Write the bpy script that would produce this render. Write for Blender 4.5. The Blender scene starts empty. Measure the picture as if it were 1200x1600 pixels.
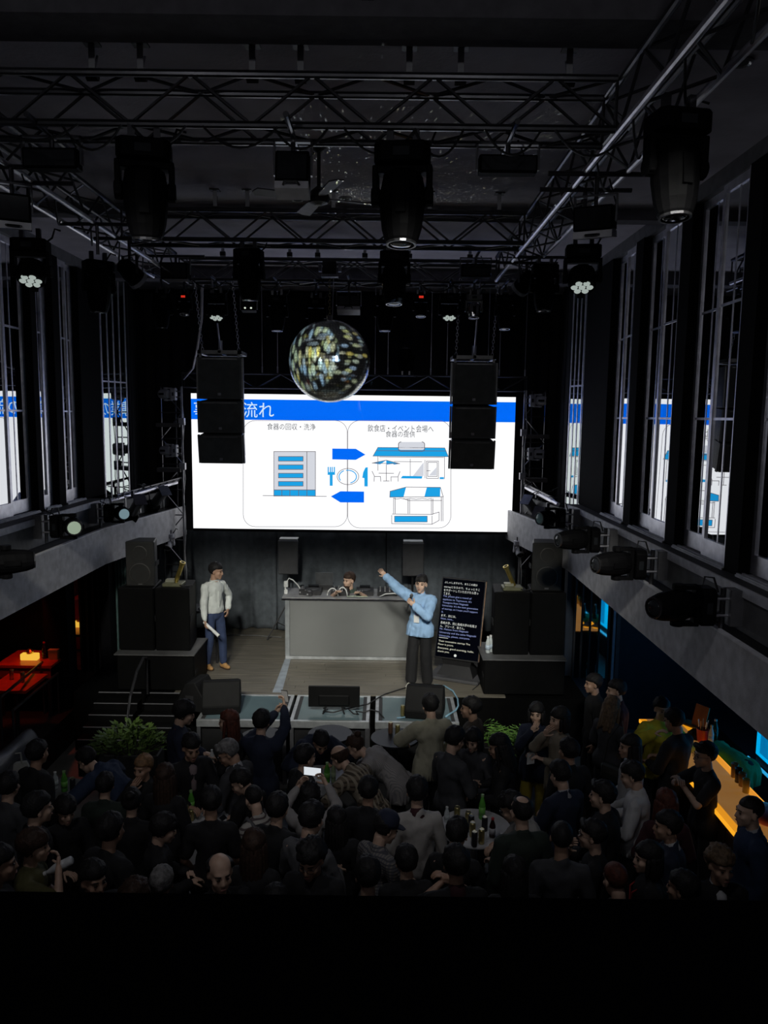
import bpy, bmesh, math, random
from mathutils import Vector, Matrix, Euler, noise
R = math.radians
COL = bpy.context.scene.collection
SC = bpy.context.scene

# ---------------------------------------------------------------- camera
CAM_Z, PITCH, ROLL, FPX = 5.05, 7.13, 0.7, 1200.0
cam_data = bpy.data.cameras.new('camera')
cam_data.sensor_fit = 'VERTICAL'
cam_data.sensor_height = 36.0
cam_data.lens = 36.0 * FPX / 1600.0
cam_data.clip_start = 0.02
cam_data.clip_end = 200
cam = bpy.data.objects.new('camera', cam_data)
COL.objects.link(cam)
CAM_M = Matrix.Translation((0, 0, CAM_Z)) @ Matrix.Rotation(R(90 - PITCH), 4, 'X') @ Matrix.Rotation(R(ROLL), 4, 'Z')
cam.matrix_world = CAM_M
SC.camera = cam

# ---------------------------------------------------------------- world, exposure
world = bpy.data.worlds.new('world')
SC.world = world
world.use_nodes = True
world.node_tree.nodes['Background'].inputs[0].default_value = (0.55, 0.6, 0.75, 1)
world.node_tree.nodes['Background'].inputs[1].default_value = 0.0015
SC.view_settings.view_transform = 'Standard'
SC.view_settings.look = 'None'
SC.view_settings.exposure = 0.0
SC.view_settings.gamma = 1.0
SC.view_settings.use_curve_mapping = False
try:
    SC.cycles.max_bounces = 8
    SC.cycles.glossy_bounces = 6
    SC.cycles.transparent_max_bounces = 16
    SC.cycles.caustics_reflective = False
    SC.cycles.caustics_refractive = False
    SC.cycles.sample_clamp_indirect = 3.0
except Exception:
    pass

def add_light(name, kind, loc, target, energy, color=(1, 1, 1), size=60, blend=0.5, radius=0.08):
    d = bpy.data.lights.new(name, kind)
    d.energy = energy
    d.color = color
    if kind == 'SPOT':
        d.spot_size = R(size)
        d.spot_blend = blend
        d.shadow_soft_size = radius
    elif kind == 'POINT':
        d.shadow_soft_size = radius
    elif kind == 'AREA':
        d.size = size
    o = bpy.data.objects.new(name, d)
    COL.objects.link(o)
    o.location = loc
    if target is not None:
        o.rotation_euler = (Vector(target) - Vector(loc)).to_track_quat('-Z', 'Y').to_euler()
    return o

# white front wash for the stage: profile lamps above and behind the photographer's balcony
for fx, tx in ((-3.0, -2.9), (-1.6, -1.3), (0.2, 0.2), (1.4, 1.7)):
    add_light('front_wash_lamp', 'SPOT', (fx, 2.6, 6.95), (tx, 12.15, 1.2), 1700, (1.0, 0.985, 0.9), 22, 0.45, 0.3)

# two dim fill spots added overhead to brighten the crowd
for x in (-2.0, 0.9):
    add_light('crowd_fill_spot', 'SPOT', (x, 3.6, 7.25), (x * 0.9, 7.6, 0.8), 75, (0.95, 0.95, 1.0), 62, 0.8, 0.12)
# dim house lamps at the rear of the hall, behind the photographer
for x in (-2.6, 1.0):
    add_light('rear_house_lamp', 'POINT', (x, -2.2, 6.3), None, 45, (0.93, 0.94, 1.0), radius=0.2)

# ---------------------------------------------------------------- pixel -> point in the room (1200 x 1600 frame)
def ray(u, v):
    d = Vector(((u - 600.0) / FPX, -(v - 800.0) / FPX, -1.0))
    return (CAM_M.to_3x3() @ d)

def at(u, v, X=None, Y=None, Z=None):
    d = ray(u, v)
    o = CAM_M.translation
    if X is not None:
        t = (X - o.x) / d.x
    elif Y is not None:
        t = (Y - o.y) / d.y
    else:
        t = (Z - o.z) / d.z
    return o + d * t

# ---------------------------------------------------------------- mesh builder
class MB:
    def __init__(s):
        s.v = []
        s.f = []
        s.M = None

    def add(s, vs, fs):
        n = len(s.v)
        if s.M is not None:
            vs = [s.M @ Vector(p) for p in vs]
        s.v.extend([tuple(p) for p in vs])
        s.f.extend([tuple(i + n for i in f) for f in fs])
        return s

    def box(s, x0, x1, y0, y1, z0, z1):
        vs = [(x, y, z) for z in (z0, z1) for y in (y0, y1) for x in (x0, x1)]
        fs = [(0, 2, 3, 1), (4, 5, 7, 6), (0, 1, 5, 4), (2, 6, 7, 3), (0, 4, 6, 2), (1, 3, 7, 5)]
        return s.add(vs, fs)

    def bc(s, c, d):
        return s.box(c[0] - d[0] / 2, c[0] + d[0] / 2, c[1] - d[1] / 2, c[1] + d[1] / 2, c[2] - d[2] / 2, c[2] + d[2] / 2)

    def frame(s, p0, p1):
        p0 = Vector(p0)
        p1 = Vector(p1)
        w = (p1 - p0).normalized()
        a = Vector((0, 0, 1)) if abs(w.z) < 0.9 else Vector((1, 0, 0))
        u = w.cross(a).normalized()
        return p0, p1, w, u, w.cross(u)

    def cyl(s, p0, p1, r0, r1=None, n=10, caps=True):
        r1 = r0 if r1 is None else r1
        p0, p1, w, u, t = s.frame(p0, p1)
        vs = []
        for p, r in ((p0, r0), (p1, r1)):
            for i in range(n):
                a = 2 * math.pi * i / n
                vs.append(p + u * (r * math.cos(a)) + t * (r * math.sin(a)))
        fs = [(i, i + n, (i + 1) % n + n, (i + 1) % n) for i in range(n)]
        if caps:
            fs += [tuple(range(n)), tuple(range(2 * n - 1, n - 1, -1))]
        return s.add(vs, fs)

    def rings(s, rings, close=True, caps=True):
        n = len(rings[0])
        vs = [p for r in rings for p in r]
        fs = []
        for k in range(len(rings) - 1):
            for i in range(n if close else n - 1):
                j = (i + 1) % n
                fs.append((k * n + i, k * n + j, (k + 1) * n + j, (k + 1) * n + i))
        if caps:
            fs += [tuple(range(n - 1, -1, -1)), tuple(range((len(rings) - 1) * n, len(rings) * n))]
        return s.add(vs, fs)

    def cap(s, p0, p1, r0, r1=None, n=10, m=3):
        """capsule: tapered tube with round ends"""
        r1 = r0 if r1 is None else r1
        p0, p1, w, u, t = s.frame(p0, p1)
        rs = []
        for k in range(m):
            a = math.pi / 2 * (k + 0.25) / m
            rs.append((p0 - w * (r0 * math.cos(a)), r0 * math.sin(a)))
        rs += [(p0, r0), (p1, r1)]
        for k in range(m - 1, -1, -1):
            a = math.pi / 2 * (k + 0.25) / m
            rs.append((p1 + w * (r1 * math.cos(a)), r1 * math.sin(a)))
        rr = []
        for p, r in rs:
            rr.append([p + u * (r * math.cos(2 * math.pi * i / n)) + t * (r * math.sin(2 * math.pi * i / n)) for i in range(n)])
        return s.rings(rr)

    def ell(s, c, r, n=14, m=9, Q=None):
        c = Vector(c)
        rr = []
        for k in range(m):
            a = math.pi * (k + 0.5) / m - math.pi / 2
            ring = []
            for i in range(n):
                b = 2 * math.pi * i / n
                p = Vector((r[0] * math.cos(a) * math.cos(b), r[1] * math.cos(a) * math.sin(b), r[2] * math.sin(a)))
                ring.append(c + (Q @ p if Q else p))
            rr.append(ring)
        return s.rings(rr)

    def lathe(s, prof, n=16, c=(0, 0, 0), caps=True):
        rr = [[(c[0] + r * math.cos(2 * math.pi * i / n), c[1] + r * math.sin(2 * math.pi * i / n), c[2] + z) for i in range(n)] for r, z in prof]
        return s.rings(rr, caps=caps)

    def prism(s, poly, z0, z1):
        n = len(poly)
        vs = [(x, y, z0) for x, y in poly] + [(x, y, z1) for x, y in poly]
        fs = [(i, (i + 1) % n, (i + 1) % n + n, i + n) for i in range(n)]
        fs += [tuple(range(n - 1, -1, -1)), tuple(range(n, 2 * n))]
        return s.add(vs, fs)

    def tube(s, pts, r, n=6):
        pts = [Vector(p) for p in pts]
        rr = []
        for k, p in enumerate(pts):
            w = (pts[min(k + 1, len(pts) - 1)] - pts[max(k - 1, 0)]).normalized()
            a = Vector((0, 0, 1)) if abs(w.z) < 0.9 else Vector((1, 0, 0))
            u = w.cross(a).normalized()
            t = w.cross(u)
            rr.append([p + u * (r * math.cos(2 * math.pi * i / n)) + t * (r * math.sin(2 * math.pi * i / n)) for i in range(n)])
        return s.rings(rr)

    def mesh(s, name, smooth=False, bevel=0.0, fix=True):
        me = bpy.data.meshes.new(name)
        me.from_pydata(s.v, [], s.f)
        if fix or bevel:
            bm = bmesh.new()
            bm.from_mesh(me)
            bmesh.ops.recalc_face_normals(bm, faces=bm.faces)
            if bevel:
                es = [e for e in bm.edges if len(e.link_faces) == 2 and e.calc_face_angle(0) > 0.6]
                bmesh.ops.bevel(bm, geom=es, offset=bevel, segments=1, affect='EDGES', clamp_overlap=True)
            bm.to_mesh(me)
            bm.free()
        if smooth:
            for p in me.polygons:
                p.use_smooth = True
        return me

    def build_each(s, name, m, parent=None, k=8, nf=6):
        """one object per box: every box added so far becomes a part of its own"""
        out = []
        for i in range(0, len(s.v), k):
            b = MB()
            b.v = s.v[i:i + k]
            b.f = [tuple(q - i for q in f) for f in s.f[i // k * nf:i // k * nf + nf]]
            out.append(b.build(name, m, parent))
        return out

    def build(s, name, m, parent=None, loc=None, smooth=False, bevel=0.0, rot=None):
        return link(name, s.mesh(name, smooth, bevel), m, parent, loc, rot)

def link(name, me, m, parent=None, loc=None, rot=None):
    o = bpy.data.objects.new(name, me)
    COL.objects.link(o)
    if m is not None:
        if len(me.materials) == 0:
            me.materials.append(m)
        if me.materials[0] is not m:
            o.material_slots[0].link = 'OBJECT'
            o.material_slots[0].material = m
    if parent is not None:
        o.parent = parent
    if loc is not None:
        o.location = loc
    if rot is not None:
        o.rotation_euler = rot
    return o

def tag(o, label=None, cat=None, group=None, kind=None):
    if label:
        o['label'] = label
    if cat:
        o['category'] = cat
    if group:
        o['group'] = group
    if kind:
        o['kind'] = kind
    return o

def thing(name, label, cat, loc=(0, 0, 0), rz=0.0, group=None, rot=None):
    o = bpy.data.objects.new(name, None)
    o.empty_display_size = 0.1
    COL.objects.link(o)
    o.location = loc
    o.rotation_euler = rot if rot is not None else (0, 0, rz)
    return tag(o, label, cat, group)

def struct(name, mb, m, **k):
    return tag(mb.build(name, m, **k), kind='structure')

def copy_tree(o, parent=None):
    c = o.copy()
    COL.objects.link(c)
    if parent is not None:
        c.parent = parent
    for ch in list(o.children):
        copy_tree(ch, c)
    return c

# ---------------------------------------------------------------- materials (all procedural)
_MATS = {}

def mat(name, color, rough=0.6, metal=0.0, var=0.18, scale=9.0, bump=0.0, bscale=60.0, spec=0.5, stretch=None):
    if name in _MATS:
        return _MATS[name]
    m = bpy.data.materials.new(name)
    m.use_nodes = True
    nt = m.node_tree
    b = nt.nodes['Principled BSDF']
    tc = nt.nodes.new('ShaderNodeTexCoord')
    mp = nt.nodes.new('ShaderNodeMapping')
    if stretch:
        mp.inputs['Scale'].default_value = stretch
    nt.links.new(tc.outputs['Object'], mp.inputs[0])
    n = nt.nodes.new('ShaderNodeTexNoise')
    n.inputs['Scale'].default_value = scale
    n.inputs['Detail'].default_value = 3
    nt.links.new(mp.outputs[0], n.inputs['Vector'])
    rp = nt.nodes.new('ShaderNodeValToRGB')
    rp.color_ramp.elements[0].position = 0.3
    rp.color_ramp.elements[1].position = 0.7
    rp.color_ramp.elements[0].color = tuple(c * (1 - var) for c in color[:3]) + (1,)
    rp.color_ramp.elements[1].color = tuple(min(1, c * (1 + var)) for c in color[:3]) + (1,)
    nt.links.new(n.outputs[0], rp.inputs[0])
    nt.links.new(rp.outputs[0], b.inputs['Base Color'])
    b.inputs['Roughness'].default_value = rough
    b.inputs['Metallic'].default_value = metal
    b.inputs['Specular IOR Level'].default_value = spec
    if bump:
        n2 = nt.nodes.new('ShaderNodeTexNoise')
        n2.inputs['Scale'].default_value = bscale
        n2.inputs['Detail'].default_value = 4
        nt.links.new(mp.outputs[0], n2.inputs['Vector'])
        bp = nt.nodes.new('ShaderNodeBump')
        bp.inputs['Strength'].default_value = bump
        bp.inputs['Distance'].default_value = 0.01
        nt.links.new(n2.outputs[0], bp.inputs['Height'])
        nt.links.new(bp.outputs[0], b.inputs['Normal'])
    _MATS[name] = m
    return m

def em(name, color, strength):
    if name in _MATS:
        return _MATS[name]
    m = bpy.data.materials.new(name)
    m.use_nodes = True
    nt = m.node_tree
    b = nt.nodes['Principled BSDF']
    b.inputs['Base Color'].default_value = (0.02, 0.02, 0.02, 1)
    b.inputs['Emission Color'].default_value = tuple(color) + (1,)
    b.inputs['Emission Strength'].default_value = strength
    b.inputs['Roughness'].default_value = 0.35
    b.inputs['Specular IOR Level'].default_value = 0.15
    _MATS[name] = m
    return m

def glass_mat(name, tint, refl, glossy=(0.9, 0.92, 0.95), rough=0.0):
    """window glass: partly mirror, partly see-through"""
    if name in _MATS:
        return _MATS[name]
    m = bpy.data.materials.new(name)
    m.use_nodes = True
    nt = m.node_tree
    nt.nodes.remove(nt.nodes['Principled BSDF'])
    out = nt.nodes['Material Output']
    tr = nt.nodes.new('ShaderNodeBsdfTransparent')
    tr.inputs[0].default_value = tuple(tint) + (1,)
    gl = nt.nodes.new('ShaderNodeBsdfGlossy')
    gl.inputs['Color'].default_value = tuple(glossy) + (1,)
    gl.inputs['Roughness'].default_value = rough
    lw = nt.nodes.new('ShaderNodeFresnel')
    lw.inputs[0].default_value = 1.45
    ma = nt.nodes.new('ShaderNodeMath')
    ma.operation = 'ADD'
    ma.use_clamp = True
    ma.inputs[1].default_value = refl
    nt.links.new(lw.outputs[0], ma.inputs[0])
    mx = nt.nodes.new('ShaderNodeMixShader')
    nt.links.new(ma.outputs[0], mx.inputs[0])
    nt.links.new(tr.outputs[0], mx.inputs[1])
    nt.links.new(gl.outputs[0], mx.inputs[2])
    nt.links.new(mx.outputs[0], out.inputs[0])
    _MATS[name] = m
    return m

BLACK = mat('black_paint', (0.012, 0.012, 0.013), 0.45, bump=0.15)
BLACKM = mat('matt_black', (0.008, 0.008, 0.009), 0.8)
DARKMETAL = mat('truss_black_steel', (0.13, 0.13, 0.14), 0.28, 0.9)
STEEL = mat('worn_aluminium', (0.75, 0.74, 0.8), 0.36, 0.85)
CHROME = mat('polished_chrome', (0.7, 0.7, 0.72), 0.15, 1.0)
GREYP = mat('grey_painted_plaster', (0.52, 0.515, 0.535), 0.75, bump=0.2, bscale=120)
FRAMEP = mat('grey_window_aluminium', (0.8, 0.79, 0.86), 0.42, 0.75, bump=0.05)
RUBBER = mat('black_rubber', (0.01, 0.01, 0.01), 0.9)
CABLE = mat('black_cable', (0.014, 0.014, 0.015), 0.55)
WHITEP = mat('white_plastic', (0.75, 0.76, 0.74), 0.4)
# ================================================================ structure
WR, WL = 3.14, -4.71           # window planes
ZS = 0.92                      # stage height
ZC = 7.38                      # ceiling
struct('floor', MB().box(-7.5, 6.2, -3.5, 15.2, -0.2, 0.0), mat('concrete_floor', (0.2, 0.195, 0.18), 0.5, bump=0.2, scale=3))
struct('ceiling', MB().box(-7.5, 6.2, -3.5, 15.2, ZC, ZC + 0.25), mat('dark_violet_ceiling', (0.52, 0.49, 0.55), 0.8, bump=0.4, scale=2.0, bscale=30))
WALLB = mat('black_wall', (0.012, 0.012, 0.014), 0.7, bump=0.2)
struct('wall_back', MB().box(-7.5, 6.2, 15.0, 15.2, 0, ZC), WALLB)
struct('wall_rear', MB().box(-7.5, 6.2, -3.5, -3.3, 0, ZC), WALLB)
# photographer's balcony: black parapet and slab
struct('trim_1', MB().box(WL, WR, 0.3, 0.63, 3.3, 4.63), mat('parapet_black', (0.0015, 0.0015, 0.002), 0.95, spec=0.0))
struct('trim_2', MB().box(WL, WR, -3.3, 0.3, 3.1, 3.3), mat('parapet_black', (0.0015, 0.0015, 0.002), 0.95, spec=0.0))
# ceiling beams that cross the room
CBEAM = mat('ceiling_beam_paint', (0.12, 0.115, 0.13), 0.8, bump=0.3, bscale=30)
for i, (y, w, h) in enumerate(((4.55, 0.34, 0.14), (8.95, 0.2, 0.12), (12.6, 0.3, 0.2))):
    struct('trim_%d' % (3 + i), MB().box(WL, WR, y, y + w, ZC - h, ZC), CBEAM)

SIDES = {
    'right': dict(w=WR, ledge=2.935, panel=2.95, fas=2.755, s=1),
    'left': dict(w=WL, ledge=-4.43, panel=-4.46, fas=-4.17, s=-1),
}
Z_FT, Z_FB, Z_SILL = 3.325, 2.79, 3.70
YB = 11.33                     # the balcony front turns inward here
LEDGE = mat('ledge_dark_stone', (0.06, 0.06, 0.06), 0.7, bump=0.5, bscale=40)
LEDGEE = mat('ledge_edge_paint', (0.72, 0.72, 0.76), 0.6)
PANELG = mat('parapet_panel_grey', (0.16, 0.16, 0.165), 0.6, bump=0.2)

def strip_poly(pts, t, z0, z1, sgn):
    """wall strip that follows pts (x,y), thickness t away from the room"""
    return MB().prism([(x, y) for x, y in pts] + [(x + sgn * t, y) for x, y in reversed(pts)], z0, z1)

tn = 6
for side, d in SIDES.items():
    s, w = d['s'], d['w']
    inw = -s * 0.16            # inward drift after the bend
    fas = [(d['fas'], -3.3), (d['fas'], YB), (d['fas'] + 2.9 * inw, 14.3)]
    pan = [(d['panel'], -3.3), (d['panel'], YB + 0.2), (d['panel'] + 2.7 * inw, 14.3)]
    led = [(d['ledge'], -3.3), (d['ledge'], YB + 0.35), (d['ledge'] + 0.4 * inw, 12.1)]
    struct('trim_%d' % tn, strip_poly(fas, 0.06, Z_FB, Z_FT, s), GREYP); tn += 1
    # shelf between fascia and panel, and the underside of the balcony
    struct('trim_%d' % tn, strip_poly([(x + s * 0.06, y) for x, y in fas], 2.6, Z_FB, Z_FB + 0.06, s), WALLB); tn += 1
    struct('trim_%d' % tn, MB().prism([(fas[0][0] + s * 0.06, fas[0][1]), (fas[1][0] + s * 0.06, fas[1][1]), (fas[2][0] + s * 0.06, fas[2][1]), (pan[2][0] + s * 0.03, 14.3), (pan[1][0] + s * 0.03, pan[1][1]), (pan[0][0] + s * 0.03, -3.3)], Z_FT - 0.03, Z_FT - 0.004), BLACK); tn += 1
    struct('trim_%d' % tn, strip_poly([(x, y) for x, y in fas], 0.05, Z_FT, Z_FT + 0.012, s), LEDGEE); tn += 1
    struct('trim_%d' % tn, strip_poly(pan, 0.05, Z_FT, Z_SILL - 0.08, s), PANELG); tn += 1
    struct('trim_%d' % tn, strip_poly(led, 0.02, Z_SILL - 0.085, Z_SILL - 0.004, s), LEDGEE); tn += 1
    struct('trim_%d' % tn, strip_poly([(x + s * 0.021, y) for x, y in led], abs(w - d['ledge']) + 0.3, Z_SILL - 0.06, Z_SILL, s), LEDGE); tn += 1
    # header above the windows
    struct('trim_%d' % tn, MB().box(min(w - s * 0.02, w + s * 0.3), max(w - s * 0.02, w + s * 0.3), -3.3, 12.25, ZC - 0.16, ZC), PANELG); tn += 1

# ---- windows: two framed leaves in each bay, black columns between
GLASS = glass_mat('dark_window_glass', (0.35, 0.37, 0.4), 0.62)
STRIPG = glass_mat('greenish_strip_glass', (0.3, 0.4, 0.38), 0.55, (0.85, 0.95, 0.92))
COLB = mat('column_black', (0.005, 0.005, 0.006), 0.9, spec=0.1)

def window(n, side, y0, y1, rz_jit=0.0):
    d = SIDES[side]
    s, w = d['s'], d['w']
    root = bpy.data.objects.new('window_%d' % n, None)
    COL.objects.link(root)
    root.location = (w, (y0 + y1) / 2, Z_SILL)
    tag(root, kind='structure')
    L = y1 - y0
    H = ZC - 0.16 - Z_SILL
    a, b = -L / 2, L / 2
    t0, t1 = (0.0, 0.07) if s > 0 else (-0.07, 0.0)
    # two sliding leaves, the nearer one in front
    for k, (ya, yb) in enumerate(((a, 0.03), (-0.03, b))):
        off = s * (0.055 if k else 0.0)
        xa, xb = sorted((off, off + s * 0.045))
        fr = MB()
        fr.box(xa, xb, ya, yb, 0.03, 0.2)
        fr.box(xa, xb, ya, yb, H - 0.08, H)
        fr.build_each('rail', FRAMEP, root)
        st = MB().box(xa, xb, ya, ya + 0.055, 0.2, H - 0.08)
        st.build('stile', FRAMEP, root)
        MB().box(xa, xb, yb - 0.055, yb, 0.2, H - 0.08).build('stile', FRAMEP, root)
        tr = MB()
        for z in (1.36, 2.42):
            tr.box(xa + 0.012, xb - 0.012, ya + 0.055, yb - 0.055, z - 0.012, z + 0.012)
        tr.build_each('transom', FRAMEP, root)
        ym = (ya + yb) / 2
        MB().box(xa + 0.014, xb - 0.014, ym - 0.009, ym + 0.009, 0.2, H - 0.08).build('mullion', FRAMEP, root)
        xm = (xa + xb) / 2
        for yc, (p, q) in enumerate(((ya + 0.055, ym - 0.009), (ym + 0.009, yb - 0.055))):
            g = MB().box(xm - 0.004, xm + 0.004, p, q, 0.2, H - 0.08).build('pane', GLASS, root)
    sill = MB()
    for q in (0.01, 0.06):
        xa, xb = sorted((-s * (0.075 - q), -s * (0.055 - q)))
        sill.box(xa, xb, a, b, 0.0, 0.03)
    xa, xb = sorted((-s * 0.075, s * 0.12))
    sill.box(xa, xb, a, b, 0.0, 0.018)
    sill.build_each('sill', LEDGEE, root)
    return root

def column(n, side, y0, y1, out=0.05):
    d = SIDES[side]
    s, w = d['s'], d['w']
    xa, xb = sorted((w - s * out, w + s * 0.35))
    o = struct('trim_%d' % n, MB().box(xa, xb, y0, y1, Z_SILL, ZC - 0.16), COLB, bevel=0.004)
    xe = w - s * out
    e = MB().box(min(xe, xe + s * 0.02), max(xe, xe + s * 0.02), y1 + 0.0005, y1 + 0.014, Z_SILL, ZC - 0.17)
    e.build('edge_strip', FRAMEP, o)
    return o

RB = [(3.85, 5.07), (5.35, 6.58), (6.86, 8.08), (8.36, 9.58), (9.86, 10.84)]
for i, (a, b) in enumerate(RB):
    window(i + 1, 'right', a, b)
RC = [(3.35, 3.85), (5.07, 5.35), (6.58, 6.86), (8.08, 8.36), (9.58, 9.86), (10.84, 12.15)]
for a, b in RC:
    column(tn, 'right', a, b); tn += 1
LB = [(7.3, 8.6), (9.0, 10.3), (10.46, 10.98), (11.2, 11.9)]
for i, (a, b) in enumerate(LB):
    window(i + 6, 'left', a, b)
for a, b in ((6.6, 7.3), (8.6, 9.0), (10.3, 10.46), (10.98, 11.2), (11.9, 12.75)):
    column(tn, 'left', a, b, 0.05); tn += 1
# black wall in front of the nearer side openings (out of the picture)
struct('wall_right', MB().box(WR, WR + 0.3, -3.3, 3.35, Z_FB, ZC), COLB)
struct('wall_left', MB().box(WL - 0.3, WL, -3.3, 6.6, Z_FB, ZC), COLB)
# dark passage walls behind the glass
struct('wall_right', MB().box(6.0, 6.2, -3.3, 15, 0, ZC), mat('outer_wall_blue', (0.02, 0.035, 0.06), 0.7))
struct('wall_left', MB().box(-7.5, -7.3, -3.3, 15, 0, ZC), mat('outer_wall_red', (0.09, 0.012, 0.012), 0.6))

# ---- angled glass strip at the end of each side, then black drapes to the back
def glass_strip(n, p0, p1, parent_side):
    s = SIDES[parent_side]['s']
    p0, p1 = Vector(p0 + (0,)), Vector(p1 + (0,))
    L = (p1 - p0).length
    ang = math.atan2(p1.y - p0.y, p1.x - p0.x)
    root = bpy.data.objects.new('window_%d' % n, None)
    COL.objects.link(root)
    root.location = (p0.x, p0.y, Z_SILL - 0.35)
    root.rotation_euler = (0, 0, ang)
    tag(root, kind='structure')
    H = ZC - 0.1 - (Z_SILL - 0.35)
    k = 4
    for i in range(k):
        a, b = L * i / k, L * (i + 1) / k
        MB().box(a + 0.012, b - 0.012, -0.005, 0.005, 0.05, H).build('pane', STRIPG, root)
    for i in range(k + 1):
        a = L * i / k
        MB().box(a - 0.012, a + 0.012, -0.012, 0.012, 0.05, H).build('mullion', FRAMEP, root)
    m = MB()
    m.box(0, L, -0.02, 0.02, 0.0, 0.05)
    m.build('rail', FRAMEP, root)
    MB().box(0, L, -0.008, 0.008, 2.2, 2.225).build('transom', FRAMEP, root)

glass_strip(10, (3.14, 12.15), (3.0, 12.6), 'right')
glass_strip(11, (-4.66, 12.78), (-4.47, 13.4), 'left')
DRAPE = mat('black_velvet', (0.010, 0.011, 0.014), 0.95, bump=0.3)
DRAPE2 = mat('charcoal_stage_cloth', (0.10, 0.115, 0.13), 0.9, bump=0.3)

def curtain(name, label, p0, p1, z0, z1, m, folds=16, amp=0.05, seed=0, swag=0.0, group=None, lean=0.0):
    rnd = random.Random(seed)
    p0, p1 = Vector(p0), Vector(p1)
    L = (p1 - p0).length
    nx, nz = max(40, int(folds * 8)), 22
    nrm = Vector((-(p1 - p0).y, (p1 - p0).x)) / L
    ph = [rnd.uniform(0, 6.28) for _ in range(4)]
    rings = []
    for j in range(nz + 1):
        tz = j / nz
        row = []
        for i in range(nx + 1):
            tx = i / nx
            x = tx * L
            f = math.sin(tx * folds * 6.283 + ph[0] + 0.9 * math.sin(tx * 9 + ph[1]))
            f += 0.45 * math.sin(tx * folds * 11.1 + ph[2])
            a = amp * (0.55 + 0.45 * (1 - tz)) * f
            sw = swag * noise.noise(Vector((x * 2.2 + seed, tz * 3.0 + abs(tx - 0.5) * 5, seed * 1.7))) 
            p = p0 + (p1 - p0) * tx + nrm * (a + sw + lean * (1 - tz))
            row.append((p.x, p.y, z0 + (z1 - z0) * tz))
        rings.append(row)
    mb = MB().rings(rings, close=False, caps=False)
    o = mb.build(name, m, smooth=True)
    md = o.modifiers.new('thick', 'SOLIDIFY')
    md.thickness = 0.012
    tag(o, label, 'curtain', group)
    return o

curtain('stage_curtain', 'black side drape right of the LED wall, behind the right light tower', (3.03, 12.64), (3.3, 14.75), ZS, ZC - 0.05, DRAPE, 9, 0.04, 3)
curtain('stage_curtain', 'black side drape left of the LED wall, behind the left light tower', (-4.62, 14.75), (-4.5, 13.45), ZS, ZC - 0.05, DRAPE, 7, 0.04, 4)
curtain('stage_curtain', 'tall black backdrop hanging above and behind the LED wall', (-4.4, 14.88), (3.1, 14.88), 3.3, ZC - 0.05, DRAPE, 24, 0.04, 5)
curtain('stage_curtain', 'dark cloth under the LED wall behind the man in the white shirt', (-4.35, 14.5), (-2.05, 14.5), ZS + 0.01, 3.02, DRAPE2, 7, 0.035, 6, 0.10)
curtain('stage_curtain', 'dark cloth with swags behind the DJ', (-2.04, 14.5), (0.05, 14.5), ZS + 0.01, 3.02, DRAPE2, 6, 0.03, 7, 0.16)
curtain('stage_curtain', 'dark cloth under the right part of the LED wall, behind the caption display', (0.06, 14.5), (2.9, 14.5), ZS + 0.01, 3.02, DRAPE2, 11, 0.03, 8, 0.04)

# ---- stage: plank deck (planks run across), black front
deck = MB()
deck.box(-4.6, 3.05, 11.02, 14.95, 0.0, ZS - 0.021)
so = struct('floor_stage', deck, mat('stage_skirt_black', (0.003, 0.003, 0.003), 0.9, spec=0.05))
PLANK = mat('weathered_deck_boards', (0.15, 0.135, 0.105), 0.5, scale=3.0, var=0.35, bump=0.25, stretch=(0.6, 14, 1))
pl = MB()
rnd = random.Random(5)
y = 11.02
while y < 14.5:
    x = -3.1
    while x < 1.85:
        L = min(rnd.uniform(1.4, 2.2), 1.85 - x)
        pl.box(x, x + L - 0.004, y, y + 0.116, ZS - 0.02, ZS - rnd.uniform(0, 0.003))
        x += L
    y += 0.12
o = pl.build('plank', PLANK, so)
tag(o, kind='stuff')
# tape line on the deck
tape = mat('grey_floor_tape', (0.3, 0.34, 0.38), 0.6)
pa, pb = at(447, 1030, Z=ZS), at(432, 1082, Z=ZS)
MB().prism([(pa.x - 0.02, pa.y), (pa.x + 0.08, pa.y), (pb.x + 0.08, pb.y), (pb.x - 0.06, pb.y)], ZS + 0.0005, ZS + 0.003).build('tape_line', tape, so)
# ================================================================ LED wall with its slide
YS = 14.2
ORD = ['first', 'second', 'third', 'fourth', 'fifth', 'sixth', 'seventh', 'eighth', 'ninth', 'tenth']
SCR = thing('led_wall', 'wide white LED wall with a blue title band and line drawings, above the stage', 'screen', (0, YS, 0))
cs = [at(299, 614.5, Y=YS), at(805.5, 620.5, Y=YS), at(799.5, 831, Y=YS), at(301.5, 825.5, Y=YS)]
SX0, SX1 = (cs[0].x + cs[3].x) / 2, (cs[1].x + cs[2].x) / 2
SZ1, SZ0 = (cs[0].z + cs[1].z) / 2, (cs[2].z + cs[3].z) / 2
E_WHITE = em('slide_white', (0.95, 0.96, 0.98), 1.12)
E_BLUE = em('slide_blue', (0.0, 0.145, 0.93), 1.0)
E_CYAN = em('slide_light_blue', (0.012, 0.36, 0.78), 1.0)
E_GREY = em('slide_pale_grey', (0.66, 0.68, 0.74), 1.0)
E_LINE = em('slide_line', (0.20, 0.17, 0.19), 0.6)
E_TEXT = em('slide_text', (0.05, 0.05, 0.055), 1.0)
MB().box(SX0, SX1, 0.0, 0.09, SZ0, SZ1).build('display_face', E_WHITE, SCR)
fr = MB()
for (a, b, c, d) in ((SX0 - 0.13, SX0, SZ0 - 0.03, SZ1 + 0.06), (SX1, SX1 + 0.13, SZ0 - 0.03, SZ1 + 0.06)):
    fr.box(a, b, -0.01, 0.1, c, d)
fr.box(SX0, SX1, -0.01, 0.1, SZ0 - 0.05, SZ0)
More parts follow.
